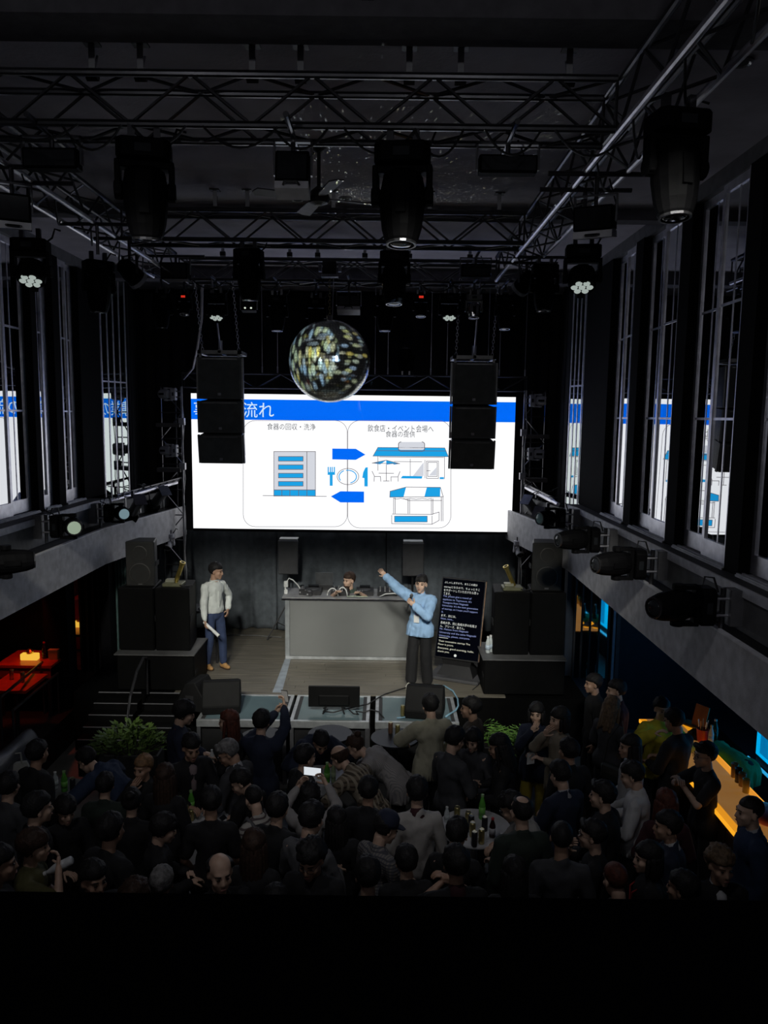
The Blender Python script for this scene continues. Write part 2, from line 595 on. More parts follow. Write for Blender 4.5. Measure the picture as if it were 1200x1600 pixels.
fr.box(SX0, SX1, -0.01, 0.1, SZ1, SZ1 + 0.03)
fr.build('bezel', BLACKM, SCR)
for i in range(12):
    MB().box(SX0 + (SX1 - SX0) * i / 12 + 0.02, SX0 + (SX1 - SX0) * (i + 1) / 12 - 0.02, 0.092, 0.2, SZ0 + 0.02, SZ1 - 0.02).build('cabinet_back', BLACK, SCR)

def S(u, v):
    p = at(u, v, Y=YS)
    return (min(max(p.x, SX0), SX1), min(max(p.z, SZ0), SZ1))

_lay = [0]
def flat(name, polys, m, layer):
    """flat printed shape on the slide: polygons in picture coordinates of the slide"""
    mb = MB()
    for poly in polys:
        pts = [S(*q) for q in poly]
        n = len(pts)
        mb.add([(x, -0.002 * layer, z) for x, z in pts], [tuple(range(n))])
    return mb.build(name, m, SCR)

def stroke(name, lines, m, layer, w=1.0):
    mb = MB()
    for ln in lines:
        for a, b in zip(ln[:-1], ln[1:]):
            p, q = Vector(S(*a)), Vector(S(*b))
            d = (q - p)
            if d.length < 1e-5:
                continue
            d.normalize()
            n = Vector((-d.y, d.x)) * (w * 0.0118 / 2)
            e = d * (w * 0.0118 / 2)
            c = [p - e + n, p - e - n, q + e - n, q + e + n]
            mb.add([(k.x, -0.002 * layer, k.y) for k in c], [(0, 1, 2, 3)])
    return mb.build(name, m, SCR)

def rect(u0, v0, u1, v1):
    return [(u0, v0), (u1, v0), (u1, v1), (u0, v1)]

def loop(p):
    return list(p) + [p[0]]

def text_mesh(s, size=1.0):
    c = bpy.data.curves.new('lettering', 'FONT')
    c.body = s
    c.size = size
    c.resolution_u = 2
    o = bpy.data.objects.new('lettering', c)
    COL.objects.link(o)
    dg = bpy.context.evaluated_depsgraph_get()
    me = bpy.data.meshes.new_from_object(o.evaluated_get(dg))
    bpy.data.objects.remove(o)
    bpy.data.curves.remove(c)
    return me

def fit_text(s, u0, v0, u1, v1, m, layer, name='lettering'):
    me = text_mesh(s)
    xs = [v.co.x for v in me.vertices]
    ys = [v.co.y for v in me.vertices]
    a, b = Vector(S(u0, v1)), Vector(S(u1, v0))
    sx, sy = (b.x - a.x) / (max(xs) - min(xs)), (b.y - a.y) / (max(ys) - min(ys))
    x0, y0 = min(xs), min(ys)
    for v in me.vertices:
        v.co = (a.x + (v.co.x - x0) * sx, -0.002 * layer, a.y + (v.co.y - y0) * sy)
    return link(name, me, m, SCR)

flat('title_band', [[(297, 623), (808, 628.5), (808, 660), (297, 655)]], E_BLUE, 1)
fit_text('事業の流れ', 303, 628.5, 428, 651.5, em('slide_title_white', (0.7, 0.88, 1.0), 0.95), 2, 'title_lettering')
fit_text('食器の回収・洗浄', 417.5, 662, 493, 671.5, E_TEXT, 2)
fit_text('飲食店・イベント会場へ', 574.5, 664.5, 677.5, 674.5, E_TEXT, 2)
fit_text('食器の提供', 602.5, 673.5, 648.5, 683, E_TEXT, 2)

def rrect(u0, v0, u1, v1, r, k=6):
    pts = []
    for cx, cy, a0 in ((u1 - r, v0 + r, -90), (u1 - r, v1 - r, 0), (u0 + r, v1 - r, 90), (u0 + r, v0 + r, 180)):
        for i in range(k + 1):
            a = R(a0 + 90 * i / k)
            pts.append((cx + r * math.cos(a), cy + r * math.sin(a)))
    return pts
stroke('outline', [loop(rrect(380, 657, 542.7, 823, 19)), loop(rrect(543.3, 657, 704.5, 825, 19))], E_LINE, 1, 0.7)
# office block
flat('building_front', [rect(428, 705.5, 493, 775)], E_GREY, 2)
flat('building_window', [rect(435.2, 713.3, 473.6, 720.5), rect(435.2, 726.3, 473.6, 733.3), rect(435.2, 739.5, 473.6, 746.5), rect(435.2, 752.3, 473.6, 759.3), rect(428, 765.4, 493, 774.8)], E_CYAN, 3)
stroke('building_outline', [loop(rect(428, 705.5, 493, 775)), [(479.6, 705.5), (479.6, 775)], [(428, 765.4), (493, 765.4)], [(440.5, 765.4), (440.5, 775)], [(453, 765.4), (453, 775)], [(466.8, 765.4), (466.8, 775)], [(411, 774.2), (510, 775.6)]]
       + [loop(rect(435.2, y, 473.6, y + 7.1)) for y in (713.3, 726.3, 739.5, 752.3)], E_LINE, 4, 0.9)
# arrows
flat('arrow', [[(519.2, 700.8), (556, 701.2), (571, 710.3), (556, 718.5), (519.2, 717.8)]], E_BLUE, 4)
flat('arrow', [[(517, 775.6), (532, 767.5), (568.8, 768), (568.8, 785.2), (532, 785)]], E_BLUE, 4)
# fork, plate, knife
flat('fork', [rect(512, 729.5, 513.8, 739), rect(515.5, 729.5, 517.3, 739), rect(518.4, 729.5, 520, 739), rect(521.6, 729.5, 523.4, 739), rect(512, 737.5, 523.4, 742), rect(515.3, 741, 519.8, 759)], E_CYAN, 4)
def ellipse(cx, cy, rx, ry, a0=0, a1=360, k=32):
    return [(cx + rx * math.cos(R(a0 + (a1 - a0) * i / k)), cy + ry * math.sin(R(a0 + (a1 - a0) * i / k))) for i in range(k + 1)]
stroke('plate_rim', [ellipse(543.7, 744.5, 16.8, 12.6)], E_LINE, 4, 0.9)
stroke('plate_shade', [ellipse(543.7, 744.8, 13.2, 10, -100, 70), ellipse(543.7, 744.8, 13.8, 10.5, 150, 240)], E_CYAN, 4, 1.5)
flat('knife', [[(571, 730.5), (574.6, 730), (574.6, 760), (569.3, 760), (569.3, 747), (566, 746.5), (567.5, 738)]], E_CYAN, 4)
# restaurant
flat('shop_awning', [[(590.5, 699), (694.8, 699.8), (700.5, 713.5), (582.8, 712.6)]], E_CYAN, 3)
stroke('shop_awning_outline', [loop([(590.5, 699), (694.8, 699.8), (700.5, 713.5), (582.8, 712.6)]), [(589, 704), (697, 704.7)]], E_LINE, 4, 0.8)
flat('shop_sign', [rrect(622.5, 690.5, 663.5, 703, 4)], E_GREY, 4)
stroke('shop_sign_outline', [rrect(622.5, 690.5, 663.5, 705, 4)[:21] + rrect(622.5, 690.5, 663.5, 705, 4)[21:]], E_LINE, 5, 1.0)
flat('shop_glass', [[(645, 743.8), (662, 722), (662, 743.8)], [(670, 743), (682, 730), (682, 743)]], E_GREY, 3)
stroke('shop_line', [[(593, 714), (693, 714.8)], [(590.5, 713), (590.5, 735)], [(694.5, 714), (694.5, 748)], [(641, 717), (641, 744)], [(616, 721), (659, 721.5)], [(664, 719), (664, 747)], loop(rect(666.5, 720.5, 685, 747.5)), loop(rect(668.5, 722.5, 683, 744.5)), [(667, 735.5), (672, 735.5)]], E_LINE, 4, 0.8)
flat('shop_planter', [[(629, 743.5), (660, 744), (659, 747.8), (626, 747.4)], rect(687, 745.5, 693.6, 748.6)], E_CYAN, 4)
flat('parasol', [[(581.5, 723.5), (603.5, 719), (594, 725.6)], [(603.5, 719), (614.5, 724.7), (603.6, 726)], [(603.5, 719), (624.5, 724.5), (616, 726)]], E_CYAN, 4)
stroke('parasol_table', [[(581.5, 723.5), (603.5, 719), (624.5, 724.5), (581.5, 723.5)], [(603.7, 726), (603.7, 751)], [(592, 739.2), (615, 739.6)], [(599, 751.5), (608, 751.5)], [(581.5, 736.5), (585, 743.8), (584.5, 752)], [(585, 744.5), (594.5, 744.5), (595, 752)], [(625, 736.8), (622, 744), (622, 752)], [(622, 745), (611, 745), (611, 752)]], E_LINE, 5, 0.9)
# market stall
flat('stall_awning', [[(609.5, 767.5), (634.5, 761), (630.5, 776.5), (609, 776.8)], [(667, 761), (688, 761.4), (687.5, 776.6), (663, 776.4)]], E_CYAN, 3)
stroke('stall_line', [loop([(609.5, 767.5), (634.5, 761), (688, 761.4), (692.5, 776), (609, 776.8)]), [(615, 778), (615, 802)], [(617.5, 778), (617.5, 802)], [(637.5, 780), (637.5, 802)], [(640, 780), (640, 802)], [(674, 779), (674, 803)], [(676.4, 779), (676.4, 803)], [(689.5, 777), (689.5, 814)], [(692, 776), (692, 814)], [(631, 779), (638, 782), (690, 782)], [(613, 803), (676, 803.8)], [(612, 805), (612, 818), (675, 819), (675, 806)], [(675, 819), (686, 813), (686, 800), (676, 803)]], E_LINE, 4, 0.9)
flat('stall_counter', [rect(616.5, 806.3, 667.5, 815.5)], E_CYAN, 4)
stroke('stall_counter_outline', [loop(rect(616.5, 806.3, 667.5, 815.5)), [(615, 778.5), (620, 779.8), (626, 778.5), (633, 780), (641, 778.7), (650, 780), (660, 778.7), (668, 780), (674, 778.7)]], E_LINE, 5, 0.8)

# ================================================================ trusses
def brace_to(name, me, p, q, m, parent):
    p, q = Vector(p), Vector(q)
    o = link(name, me, m, parent)
    o.location = p
    o.rotation_euler = (q - p).to_track_quat('Z', 'Y').to_euler()
    o.scale = (1, 1, (q - p).length)
    return o

UNIT_BRACE = MB().cyl((0, 0, 0), (0, 0, 1), 0.011, n=6).mesh('brace')

def truss(name, label, p0, length, axis, w=0.3, h=0.3, bay=0.39, m=DARKMETAL, r=0.024, lower=None, group=None):
    """box truss; p0 is the lower corner, axis 'X' or 'Y'"""
    root = thing(name, label, 'truss', p0, 0 if axis == 'X' else R(90), group)
    L = length
    k = max(1, round(L / bay))
    for (y, z) in ((0, 0), (w, 0), (0, h), (w, h)):
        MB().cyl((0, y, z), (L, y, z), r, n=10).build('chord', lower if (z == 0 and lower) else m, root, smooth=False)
    for y in (0, w):
        for i in range(k):
            a, b = L * i / k, L * (i + 1) / k
            brace_to('brace', UNIT_BRACE, (a, y, 0 if i % 2 else h), (b, y, h if i % 2 else 0), m, root)
    for z in (0, h):
        for i in range(k):
            a, b = L * i / k, L * (i + 1) / k
            brace_to('brace', UNIT_BRACE, (a, 0 if i % 2 else w, z), (b, w if i % 2 else 0, z), m, root)
    for x in (0, L):
        for a, b in (((x, 0, 0), (x, 0, h)), ((x, w, 0), (x, w, h)), ((x, 0, 0), (x, w, 0)), ((x, 0, h), (x, w, h))):
            brace_to('end_bar', UNIT_BRACE, a, b, m, root)
    return root

TXL, TXR, TZ = -2.78, 1.42, 6.85
truss('lighting_truss', 'black cross truss nearest the camera, spanning the top of the hall', (TXL + 0.02, 5.08, TZ), TXR - TXL - 0.02, 'X')
truss('lighting_truss', 'black cross truss in the middle, the one beyond the ceiling fan', (TXL + 0.02, 8.28, TZ), TXR - TXL - 0.02, 'X')
truss('lighting_truss', 'black cross truss farthest back, carrying the mirror ball', (TXL + 0.02, 10.53, TZ - 0.02), TXR - TXL + 0.05, 'X', h=0.27)
truss('lighting_truss', 'long truss with lower tubes paled as screen-lit along the right side', (TXR + 0.33, 0.8, TZ), 9.7, 'Y', lower=STEEL, m=mat('truss_unlit_steel', (0.1, 0.1, 0.11), 0.35, 0.8))  # screen light on the lower tubes is put into their paler metal
truss('lighting_truss', 'long truss with lower tubes paled as screen-lit along the left side', (TXL - 0.02, 2.4, TZ), 8.1, 'Y', lower=STEEL, m=mat('truss_unlit_steel', (0.1, 0.1, 0.11), 0.35, 0.8))  # lower tubes paler than the rest to carry the screen's light

# truss over the LED wall, hung on thin wires
zt, zb = at(552, 586, Y=14.0).z, at(552, 608, Y=14.0).z
rt = truss('screen_truss', 'thin black truss right above the LED wall', (SX0 - 0.1, 13.98, zb), SX1 - SX0 + 0.25, 'X', 0.16, zt - zb, 0.45, m=mat('screen_truss_steel', (0.09, 0.09, 0.1), 0.4, 0.7), r=0.013)
for u in (410, 434, 586, 606, 673, 698, 762, 780, 820):
    x = at(u, 580, Y=14.0).x
    MB().cyl((x - rt.location.x, 0, zt - zb), (x - rt.location.x, 0, ZC - zb - 0.02), 0.005, n=5).build('hanger_wire', STEEL, rt)
    MB().cyl((x - rt.location.x, 0, zt - zb + 0.02), (x - rt.location.x, 0, zt - zb + 0.13), 0.014, n=6).build('turnbuckle', STEEL, rt)

# ceiling hangers: short channel pieces that hold the trusses
HANG = mat('galvanised_channel', (0.45, 0.45, 0.47), 0.5, 0.5)
def hanger(x, y, label, group=None, z0=TZ + 0.33):
    root = thing('ceiling_hanger', label, 'hanger', (x, y, z0), group=group)
    MB().box(-0.02, 0.02, -0.005, 0.005, 0.0, ZC - z0).build('channel', HANG, root)
    MB().box(-0.05, 0.05, -0.05, 0.05, ZC - z0 - 0.012, ZC - z0 - 0.001).build('foot', BLACK, root)
    MB().cyl((-0.035, 0, 0.0), (0.035, 0, 0.0), 0.035, n=8).build('clamp', BLACK, root)
    MB().cyl((0, 0, 0), (0, 0.1, (ZC - z0) * 0.8), 0.008, n=5).build('stay', HANG, root)
for i, u in enumerate((135, 212, 390, 467, 640, 722, 895)):
    hanger(at(u, 112, Y=5.1).x, 5.2, '%s ceiling hanger from the left above the nearest cross truss' % ORD[i], 'hangers of the nearest cross truss')
for i, u in enumerate((333, 384, 520, 672, 782)):
    hanger(at(u, 330, Y=8.3).x, 8.4, '%s ceiling hanger from the left above the middle cross truss' % ORD[i], 'hangers of the middle cross truss')
for i, u in enumerate((347, 452, 496, 570, 640, 735)):
    hanger(at(u, 400, Y=10.6).x, 10.65, '%s ceiling hanger from the left above the farthest cross truss' % ORD[i], 'hangers of the farthest cross truss')
for u0, v0, u1, v1, lab in ((222, -20, 246, 38, 'pale bracket strip on the ceiling above the left moving head'), (573, -40, 575, 40, 'pale bracket strip on the ceiling above the right moving head')):
    a, b = at(u0, v0, Z=ZC - 0.06), at(u1, v1, Z=ZC - 0.06)
    st = thing('ceiling_bracket', lab, 'bracket', b)
    d = a - b
    m = MB()
    d.normalize(); n = Vector((-d.y, d.x, 0)) * 0.032
    L = (a - b).length
    m.prism([tuple((n)[:2]), tuple((-n)[:2]), tuple((d * L - n)[:2]), tuple((d * L + n)[:2])], 0.0, 0.02)
    m.build('strip', mat('bare_channel', (0.3, 0.3, 0.32), 0.6, 0.2), st)
    MB().cyl((0, 0, 0.02), (0, 0, 0.06), 0.015, n=6).build('bolt', DARKMETAL, st)
    MB().cyl((d.x * L, d.y * L, 0.02), (d.x * L, d.y * L, 0.06), 0.015, n=6).build('bolt', DARKMETAL, st)

# ================================================================ light fixtures
LENSD = mat('dark_lens_glass', (0.02, 0.022, 0.025), 0.08)
LED_ON = em('led_lens_glow', (0.8, 0.92, 0.86), 0.42)
LED_DIM = em('led_lens_dim', (0.6, 0.7, 0.66), 0.18)
HEADM = mat('fixture_black_plastic', (0.0035, 0.0035, 0.004), 0.6, bump=0.08, spec=0.06)
HEADW = mat('fixture_white_plastic', (0.5, 0.5, 0.55), 0.4)
BASEP = mat('fixture_base_plate', (0.75, 0.74, 0.78), 0.45, 0.1)

def hang_bar(root, dz, axis):
    """drop pole with a cross bar that rests on the truss chords"""
    if dz > 0.03:
        MB().cyl((0, 0, 0), (0, 0, dz), 0.016, n=8).build('drop_pole', DARKMETAL, root)
    a = root.rotation_euler.z
    d = Vector((math.cos(a), -math.sin(a), 0)) if axis == 'X' else Vector((math.sin(a), math.cos(a), 0))
    MB().cyl(d * -0.36 + Vector((0, 0, dz)), d * 0.36 + Vector((0, 0, dz)), 0.018, n=8).build('cross_bar', DARKMETAL, root)

def moving_head(label, pos, rz=0.0, tilt=0.0, sc=1.0, kind='spot', rot=None, body=HEADM, lens=None, group=None, name='moving_head_light', clamp=True, cat='stage light', drop=None, disp=None):
    """hangs from pos; local -z is away from the mount, head swings about local x"""
    root = thing(name, label, cat, pos, rz, group, rot)
    q = MB
    k = sc
    if clamp:
        for x in (-0.08 * k, 0.08 * k):
            MB().box(x - 0.02 * k, x + 0.02 * k, -0.025 * k, 0.025 * k, -0.09 * k, 0.03 * k).build('clamp', DARKMETAL, root)
    b = MB().prism([(-0.17 * k, -0.09 * k), (-0.13 * k, -0.13 * k), (0.13 * k, -0.13 * k), (0.17 * k, -0.09 * k), (0.17 * k, 0.09 * k), (0.13 * k, 0.13 * k), (-0.13 * k, 0.13 * k), (-0.17 * k, 0.09 * k)], -0.2 * k, -0.08 * k)
    bo = b.build('base', body, root, bevel=0.008 * k)
    MB().box(-0.05 * k, 0.05 * k, -0.135 * k, -0.13 * k, -0.17 * k, -0.12 * k).build('display', disp or LENSD, bo)
    if drop:
        hang_bar(root, drop[0], drop[1])
    y = MB()
    y.box(-0.185 * k, 0.185 * k, -0.05 * k, 0.05 * k, -0.245 * k, -0.2 * k)
    for s in (-1, 1):
        y.prism([(s * 0.15 * k, -0.055 * k), (s * 0.185 * k, -0.055 * k), (s * 0.185 * k, 0.055 * k), (s * 0.15 * k, 0.055 * k)], -0.42 * k, -0.2 * k)
        y.cyl((s * 0.14 * k, 0, -0.38 * k), (s * 0.192 * k, 0, -0.38 * k), 0.06 * k, n=12)
    y.build('yoke', body, root, bevel=0.006 * k)
    piv = Matrix.Translation((0, 0, -0.38 * k)) @ Matrix.Rotation(tilt, 4, 'X')
    h = MB()
    h.M = piv
    if kind == 'spot':
        prof = [(0.085, 0.15), (0.125, 0.12), (0.14, 0.04), (0.14, -0.08), (0.125, -0.2), (0.105, -0.27), (0.095, -0.285)]
        lz, lr = -0.286, 0.082
    elif kind == 'beam':
        prof = [(0.06, 0.12), (0.12, 0.1), (0.138, 0.02), (0.135, -0.1), (0.12, -0.16), (0.115, -0.18)]
        lz, lr = -0.181, 0.1
    else:
        prof = [(0.06, 0.1), (0.12, 0.075), (0.138, 0.0), (0.138, -0.08), (0.13, -0.11)]
        lz, lr = -0.111, 0.11
    n = 16
    ell = 1.0
    h.rings([[(r * k * math.cos(2 * math.pi * i / n), r * k * math.sin(2 * math.pi * i / n) * ell, z * k) for i in range(n)] for r, z in prof])
    ho = h.build('head', body, root, smooth=False, bevel=0.0)
    for s in (-1, 1):
        c = MB(); c.M = piv
        c.box(-0.03 * k, 0.03 * k, s * 0.138 * k - 0.008 * k, s * 0.138 * k + 0.008 * k, -0.14 * k, 0.03 * k)
        c.build('cooling_cover', HEADM, ho)
    if kind == 'wash':
        for i in range(7):
            if i == 0:
                x, y_ = 0, 0
            else:
                x, y_ = 0.075 * k * math.cos(i * math.pi / 3), 0.075 * k * math.sin(i * math.pi / 3)
            l = MB(); l.M = piv
            l.ell((x, y_, lz * k), (0.035 * k, 0.035 * k, 0.02 * k), 10, 6)
            l.build('led_lens', lens or LED_DIM, ho, smooth=True)
    else:
        l = MB(); l.M = piv
        l.ell((0, 0, lz * k), (lr * k, lr * k, 0.016 * k), 14, 6)
        l.build('lens', lens or LENSD, ho, smooth=True)
        l = MB(); l.M = piv
        l.rings([[((lr + d) * k * math.cos(2 * math.pi * i / 16), (lr + d) * k * math.sin(2 * math.pi * i / 16), (lz + z) * k) for i in range(16)] for d, z in ((0.0, -0.012), (0.014, -0.012), (0.014, 0.02), (0.0, 0.02))], caps=False)
        l.build('lens_ring', DARKMETAL, ho)
    cab = MB().tube([(0.1 * k, 0.1 * k, -0.09 * k), (0.16 * k, 0.16 * k, -0.02 * k), (0.2 * k, 0.12 * k, 0.06 * k), (0.26 * k, 0.1 * k, 0.04 * k)], 0.008, 5)
    cab.build('power_cable', CABLE, root)
    return root

def hung(u, v, Y, label, **k):
    p = at(u, v, Y=Y)
    return moving_head(label, p, drop=(max(0.02, ZL + 0.01 - p.z), 'X' if (p.x > 1.3 and Y < 10) or (p.x < -2.5 and Y < 10) else 'Y'), **k)

ZL = TZ - 0.03
def on_truss(u, Y, label, sc=1.0, dz=0.0, **k):
    x = at(u, 300, Y=Y).x
    # keep the true column of the picture at the height of the lamp
    p = at(u, 800 - FPX * math.tan(math.atan2(ZL - 0.3 - CAM_Z, Y) + R(PITCH)), Y=Y)
    return moving_head(label, (p.x, Y, ZL + dz), sc=sc, **k)

on_truss(227, 5.1, 'large black moving head on the nearest truss, left of centre', sc=0.98, tilt=R(8), rz=R(12))
on_truss(629, 5.1, 'large black moving head on the nearest truss, right of centre', sc=1.02, tilt=R(-6), rz=R(-6))
on_truss(389, 8.3, 'black moving head on the middle truss, left of the mirror ball chain', sc=0.86, tilt=R(6), rz=R(-8))
on_truss(616, 8.3, 'black moving head on the middle truss, right of the mirror ball chain', sc=0.9, tilt=R(-5))
moving_head('big black moving head hung alone on the right side truss near the windows', (TXR + 0.2, 4.55, ZL), sc=0.95, tilt=R(-6), rz=R(10))
hung(912, 372, 6.3, 'black wash light with seven lit LED lenses under the right side truss', kind='wash', sc=0.8, tilt=R(-24), lens=LED_ON, rz=R(-8))
hung(47, 362, 6.3, 'black wash light with seven lit LED lenses under the left side truss', kind='wash', sc=0.8, tilt=R(-24), lens=LED_ON, rz=R(6))
hung(852, 405, 8.9, 'black moving head at the far end of the right side truss', sc=0.85, tilt=R(-4))
hung(153, 398, 7.6, 'dusty moving head on the left side truss with light on its flank', sc=0.8, tilt=R(5), rz=R(40))
hung(252, 452, 10.5, 'black moving head at the left end of the farthest truss', sc=0.75, tilt=R(4), rz=R(30))
hung(433, 455, 10.6, 'black moving head on the farthest truss, first left of the mirror ball', sc=0.78, tilt=R(-3))
hung(602, 455, 10.6, 'black moving head on the farthest truss, first right of the mirror ball', sc=0.78, tilt=R(-3))
hung(790, 455, 10.6, 'black moving head at the right end of the farthest truss', sc=0.75, tilt=R(-6))
hung(338, 452, 10.6, 'small wash light with lit lenses above the left hanging speakers', kind='wash', sc=0.78, tilt=R(-18), lens=LED_ON)
hung(703, 452, 10.6, 'small wash light with lit lenses above the right hanging speakers', kind='wash', sc=0.78, tilt=R(-18), lens=LED_ON)
hung(494, 460, 10.7, 'black round-headed wash light just left of the mirror ball chain', kind='beam', sc=0.74, tilt=R(-10))
hung(658, 455, 10.7, 'small black beam light with a red display between two moving heads', kind='beam', sc=0.6, tilt=R(-10), disp=em('red_digits', (0.9, 0.04, 0.02), 0.6))
hung(741, 455, 10.5, 'small glossy beam light catching spots of yellow light', kind='beam', sc=0.62, tilt=R(-10), body=mat('glossy_fixture_grey', (0.2, 0.2, 0.2), 0.15, 0.7))
q_ = at(634, 585, Y=14.06)
moving_head('small black moving head standing on the truss above the LED wall', (q_.x, 14.06, zt + 0.02), rot=Euler((R(180), 0, 0)), kind='beam', sc=0.8, tilt=R(-10))
hung(288, 455, 10.6, 'small black effect light with a red display left of the wash light', kind='beam', sc=0.55, tilt=R(-14), disp=em('red_digits', (0.9, 0.04, 0.02), 0.6))
# flat floodlights / strobes
def panel_light(label, u, v, Y, w, h, dpt, tilt, top=True, white=False, rz=0):
    p = at(u, v, Y=Y)
    t = thing('flood_light', label, 'stage light', p, rz)
    M0 = Matrix.Rotation(tilt, 4, 'X')
    m = MB(); m.M = M0
    m.box(-w / 2, w / 2, -dpt / 2, dpt / 2, -h / 2, h / 2)
    m.build('housing', HEADM, t, bevel=0.008)
    m = MB(); m.M = M0
    m.box(-w / 2 + 0.015, w / 2 - 0.015, -dpt / 2 - 0.004, -dpt / 2 + 0.002, -h / 2 + 0.015, h / 2 - 0.015)
    m.build('front_glass', LENSD, t)
    m = MB(); m.M = M0
    if white:
        m.box(-w / 2, w / 2, -dpt / 2 - 0.003, dpt / 2 + 0.003, -h / 2 - 0.05, -h / 2 - 0.002)
        m.build('pale_rim', BASEP, t)
        m = MB(); m.M = M0
        m.tube([(-0.05, -dpt / 2 - 0.01, -h / 2 - 0.03), (-0.04, -dpt / 2 - 0.05, -h / 2 - 0.03), (0.04, -dpt / 2 - 0.05, -h / 2 - 0.03), (0.05, -dpt / 2 - 0.01, -h / 2 - 0.03)], 0.008)
        m.build('handle', BLACK, t)
    y = MB()
    zt = ZL - p.z
    for s in (-1, 1):
        y.box(s * (w / 2 + 0.012) - 0.006, s * (w / 2 + 0.012) + 0.006, -0.02, 0.02, -0.03, h / 2 + 0.08)
    y.box(-w / 2 - 0.018, w / 2 + 0.018, -0.02, 0.02, h / 2 + 0.07, h / 2 + 0.085)
    y.build('yoke', DARKMETAL, t)
    if zt > h / 2 + 0.085:
        MB().cyl((0, 0, h / 2 + 0.08), (0, 0, zt), 0.018, n=8).build('drop_pole', DARKMETAL, t)
    MB().tube([(0.06, dpt / 2, h / 4), (0.12, dpt / 2 + 0.05, h / 2 + 0.05), (0.07, dpt / 2, max(zt, h / 2 + .12))], 0.007, 5).build('cable', CABLE, t)
    hang_bar(t, max(zt + 0.01, h / 2 + 0.09), 'X' if abs(p.x + 0.68) > 1.8 and Y < 9.95 else 'Y')
    return t
panel_light('square black flood light with a pale lower rim, centre of the nearest truss', 458, 268, 5.2, 0.215, 0.21, 0.14, R(-14), white=True)
panel_light('wide flat black strobe bar hung right of centre on the nearest truss', 793, 259, 5.3, 0.38, 0.115, 0.1, 0)
panel_light('wide flat black strobe bar hung over the left side truss', 82, 250, 5.3, 0.36, 0.13, 0.1, 0)
panel_light('black box flood light above the right wash light', 930, 342, 5.9, 0.28, 0.17, 0.22, R(10), white=True, rz=R(-25))
panel_light('black box flood light above the left wash light', 20, 325, 5.9, 0.24, 0.19, 0.22, R(10), white=True, rz=R(25))
panel_light('flat black box hanging at the left end of the middle truss', 275, 425, 9.8, 0.33, 0.2, 0.2, 0)
panel_light('flat black box hanging at the right end of the farthest truss', 743, 424, 9.9, 0.36, 0.16, 0.15, 0)
panel_light('small flood light just right of the mirror ball chain', 545, 474, 10.4, 0.3, 0.16, 0.15, R(-20), white=True)
t = panel_light('small dim flood light with two lit lamps above the left line of speakers', 389, 480, 10.6, 0.2, 0.12, 0.12, R(-12))
for du in (-0.04, 0.04):
    MB().ell((du, -0.075, -0.02), (0.014, 0.01, 0.012), 8, 5).build('bulb', em('warm_lamp_glow', (0.9, 1.0, 0.85), 0.75), t, smooth=True)
# par cans with a white front
for u, v, Y, rz, lab in ((203, 425, 8.2, R(-35), 'small par can with a white front edge under the left side truss'), (822, 440, 9.2, R(35), 'small par can with a white front edge under the right side truss')):
    p = at(u, v, Y=Y)
    t = thing('par_can', lab, 'stage light', p, rz)
    Mx = Matrix.Rotation(R(55), 4, 'X')
    m = MB(); m.M = Mx
    m.lathe([(0.04, 0.14), (0.085, 0.1), (0.1, 0.0), (0.1, -0.1)], 14)
    m.build('can', HEADM, t)
    m = MB(); m.M = Mx
    m.lathe([(0.1, -0.1), (0.106, -0.1), (0.106, -0.14), (0.1, -0.14)], 14)
    m.build('front_ring', HEADW, t)
    m = MB(); m.M = Mx
    m.lathe([(0.095, -0.105), (0.05, -0.1)], 14)
    m.build('lens', LENSD, t)
    m = MB()
    for s in (-1, 1):
        m.box(s * 0.115 - 0.005, s * 0.115 + 0.005, -0.015, 0.015, -0.02, 0.16)
    m.box(-0.12, 0.12, -0.015, 0.015, 0.155, 0.168)
    m.box(-0.012, 0.012, -0.012, 0.012, 0.16, max(0.2, ZL - p.z + 0.0))
    m.build('yoke', DARKMETAL, t)
    hang_bar(t, max(0.2, ZL + 0.01 - p.z), 'X')

# ---- moving heads mounted sideways on the balcony fronts
def wall_head(label, u, v, side, tilt, sc=1.0, body=HEADM, lens=None, kind='beam', brl=''):
    d = SIDES[side]
    p = at(u, v, X=d['panel'])
    bx = thing('lamp_bracket', brl, 'bracket', p)
    s = d['s']
    m = MB()
    m.box(min(0, -s * 0.1), max(0, -s * 0.1), -0.07, 0.07, -0.14, 0.16)
    m.build('plate', mat('bracket_grey', (0.16, 0.16, 0.17), 0.5, 0.3), bx)
    MB().cyl((-s * 0.14, 0, -0.2), (-s * 0.14, 0, 0.17), 0.024, n=8).build('pole', DARKMETAL, bx)
    MB().cyl((-s * 0.1, -0.02, 0.08), (-s * 0.24, -0.02, 0.08), 0.012, n=6).build('clamp_bolt', STEEL, bx)
    MB().cyl((-s * 0.1, -0.02, -0.06), (-s * 0.24, -0.02, -0.06), 0.012, n=6).build('clamp_bolt', STEEL, bx)
    MB().tube([(-s * 0.16, 0.05, 0.12), (-s * 0.2, 0.06, 0.24), (-s * 0.28, 0.05, 0.25), (-s * 0.31, 0.04, 0.1)], 0.009, 6).build('cable', CABLE, bx)
    # local -z of the lamp points into the room
    rot = Euler((0, s * R(90), 0))
    return moving_head(label, (p.x - s * 0.16, p.y, p.z + 0.02), rot=rot, tilt=tilt, sc=sc, kind=kind, body=body, lens=lens, clamp=True)

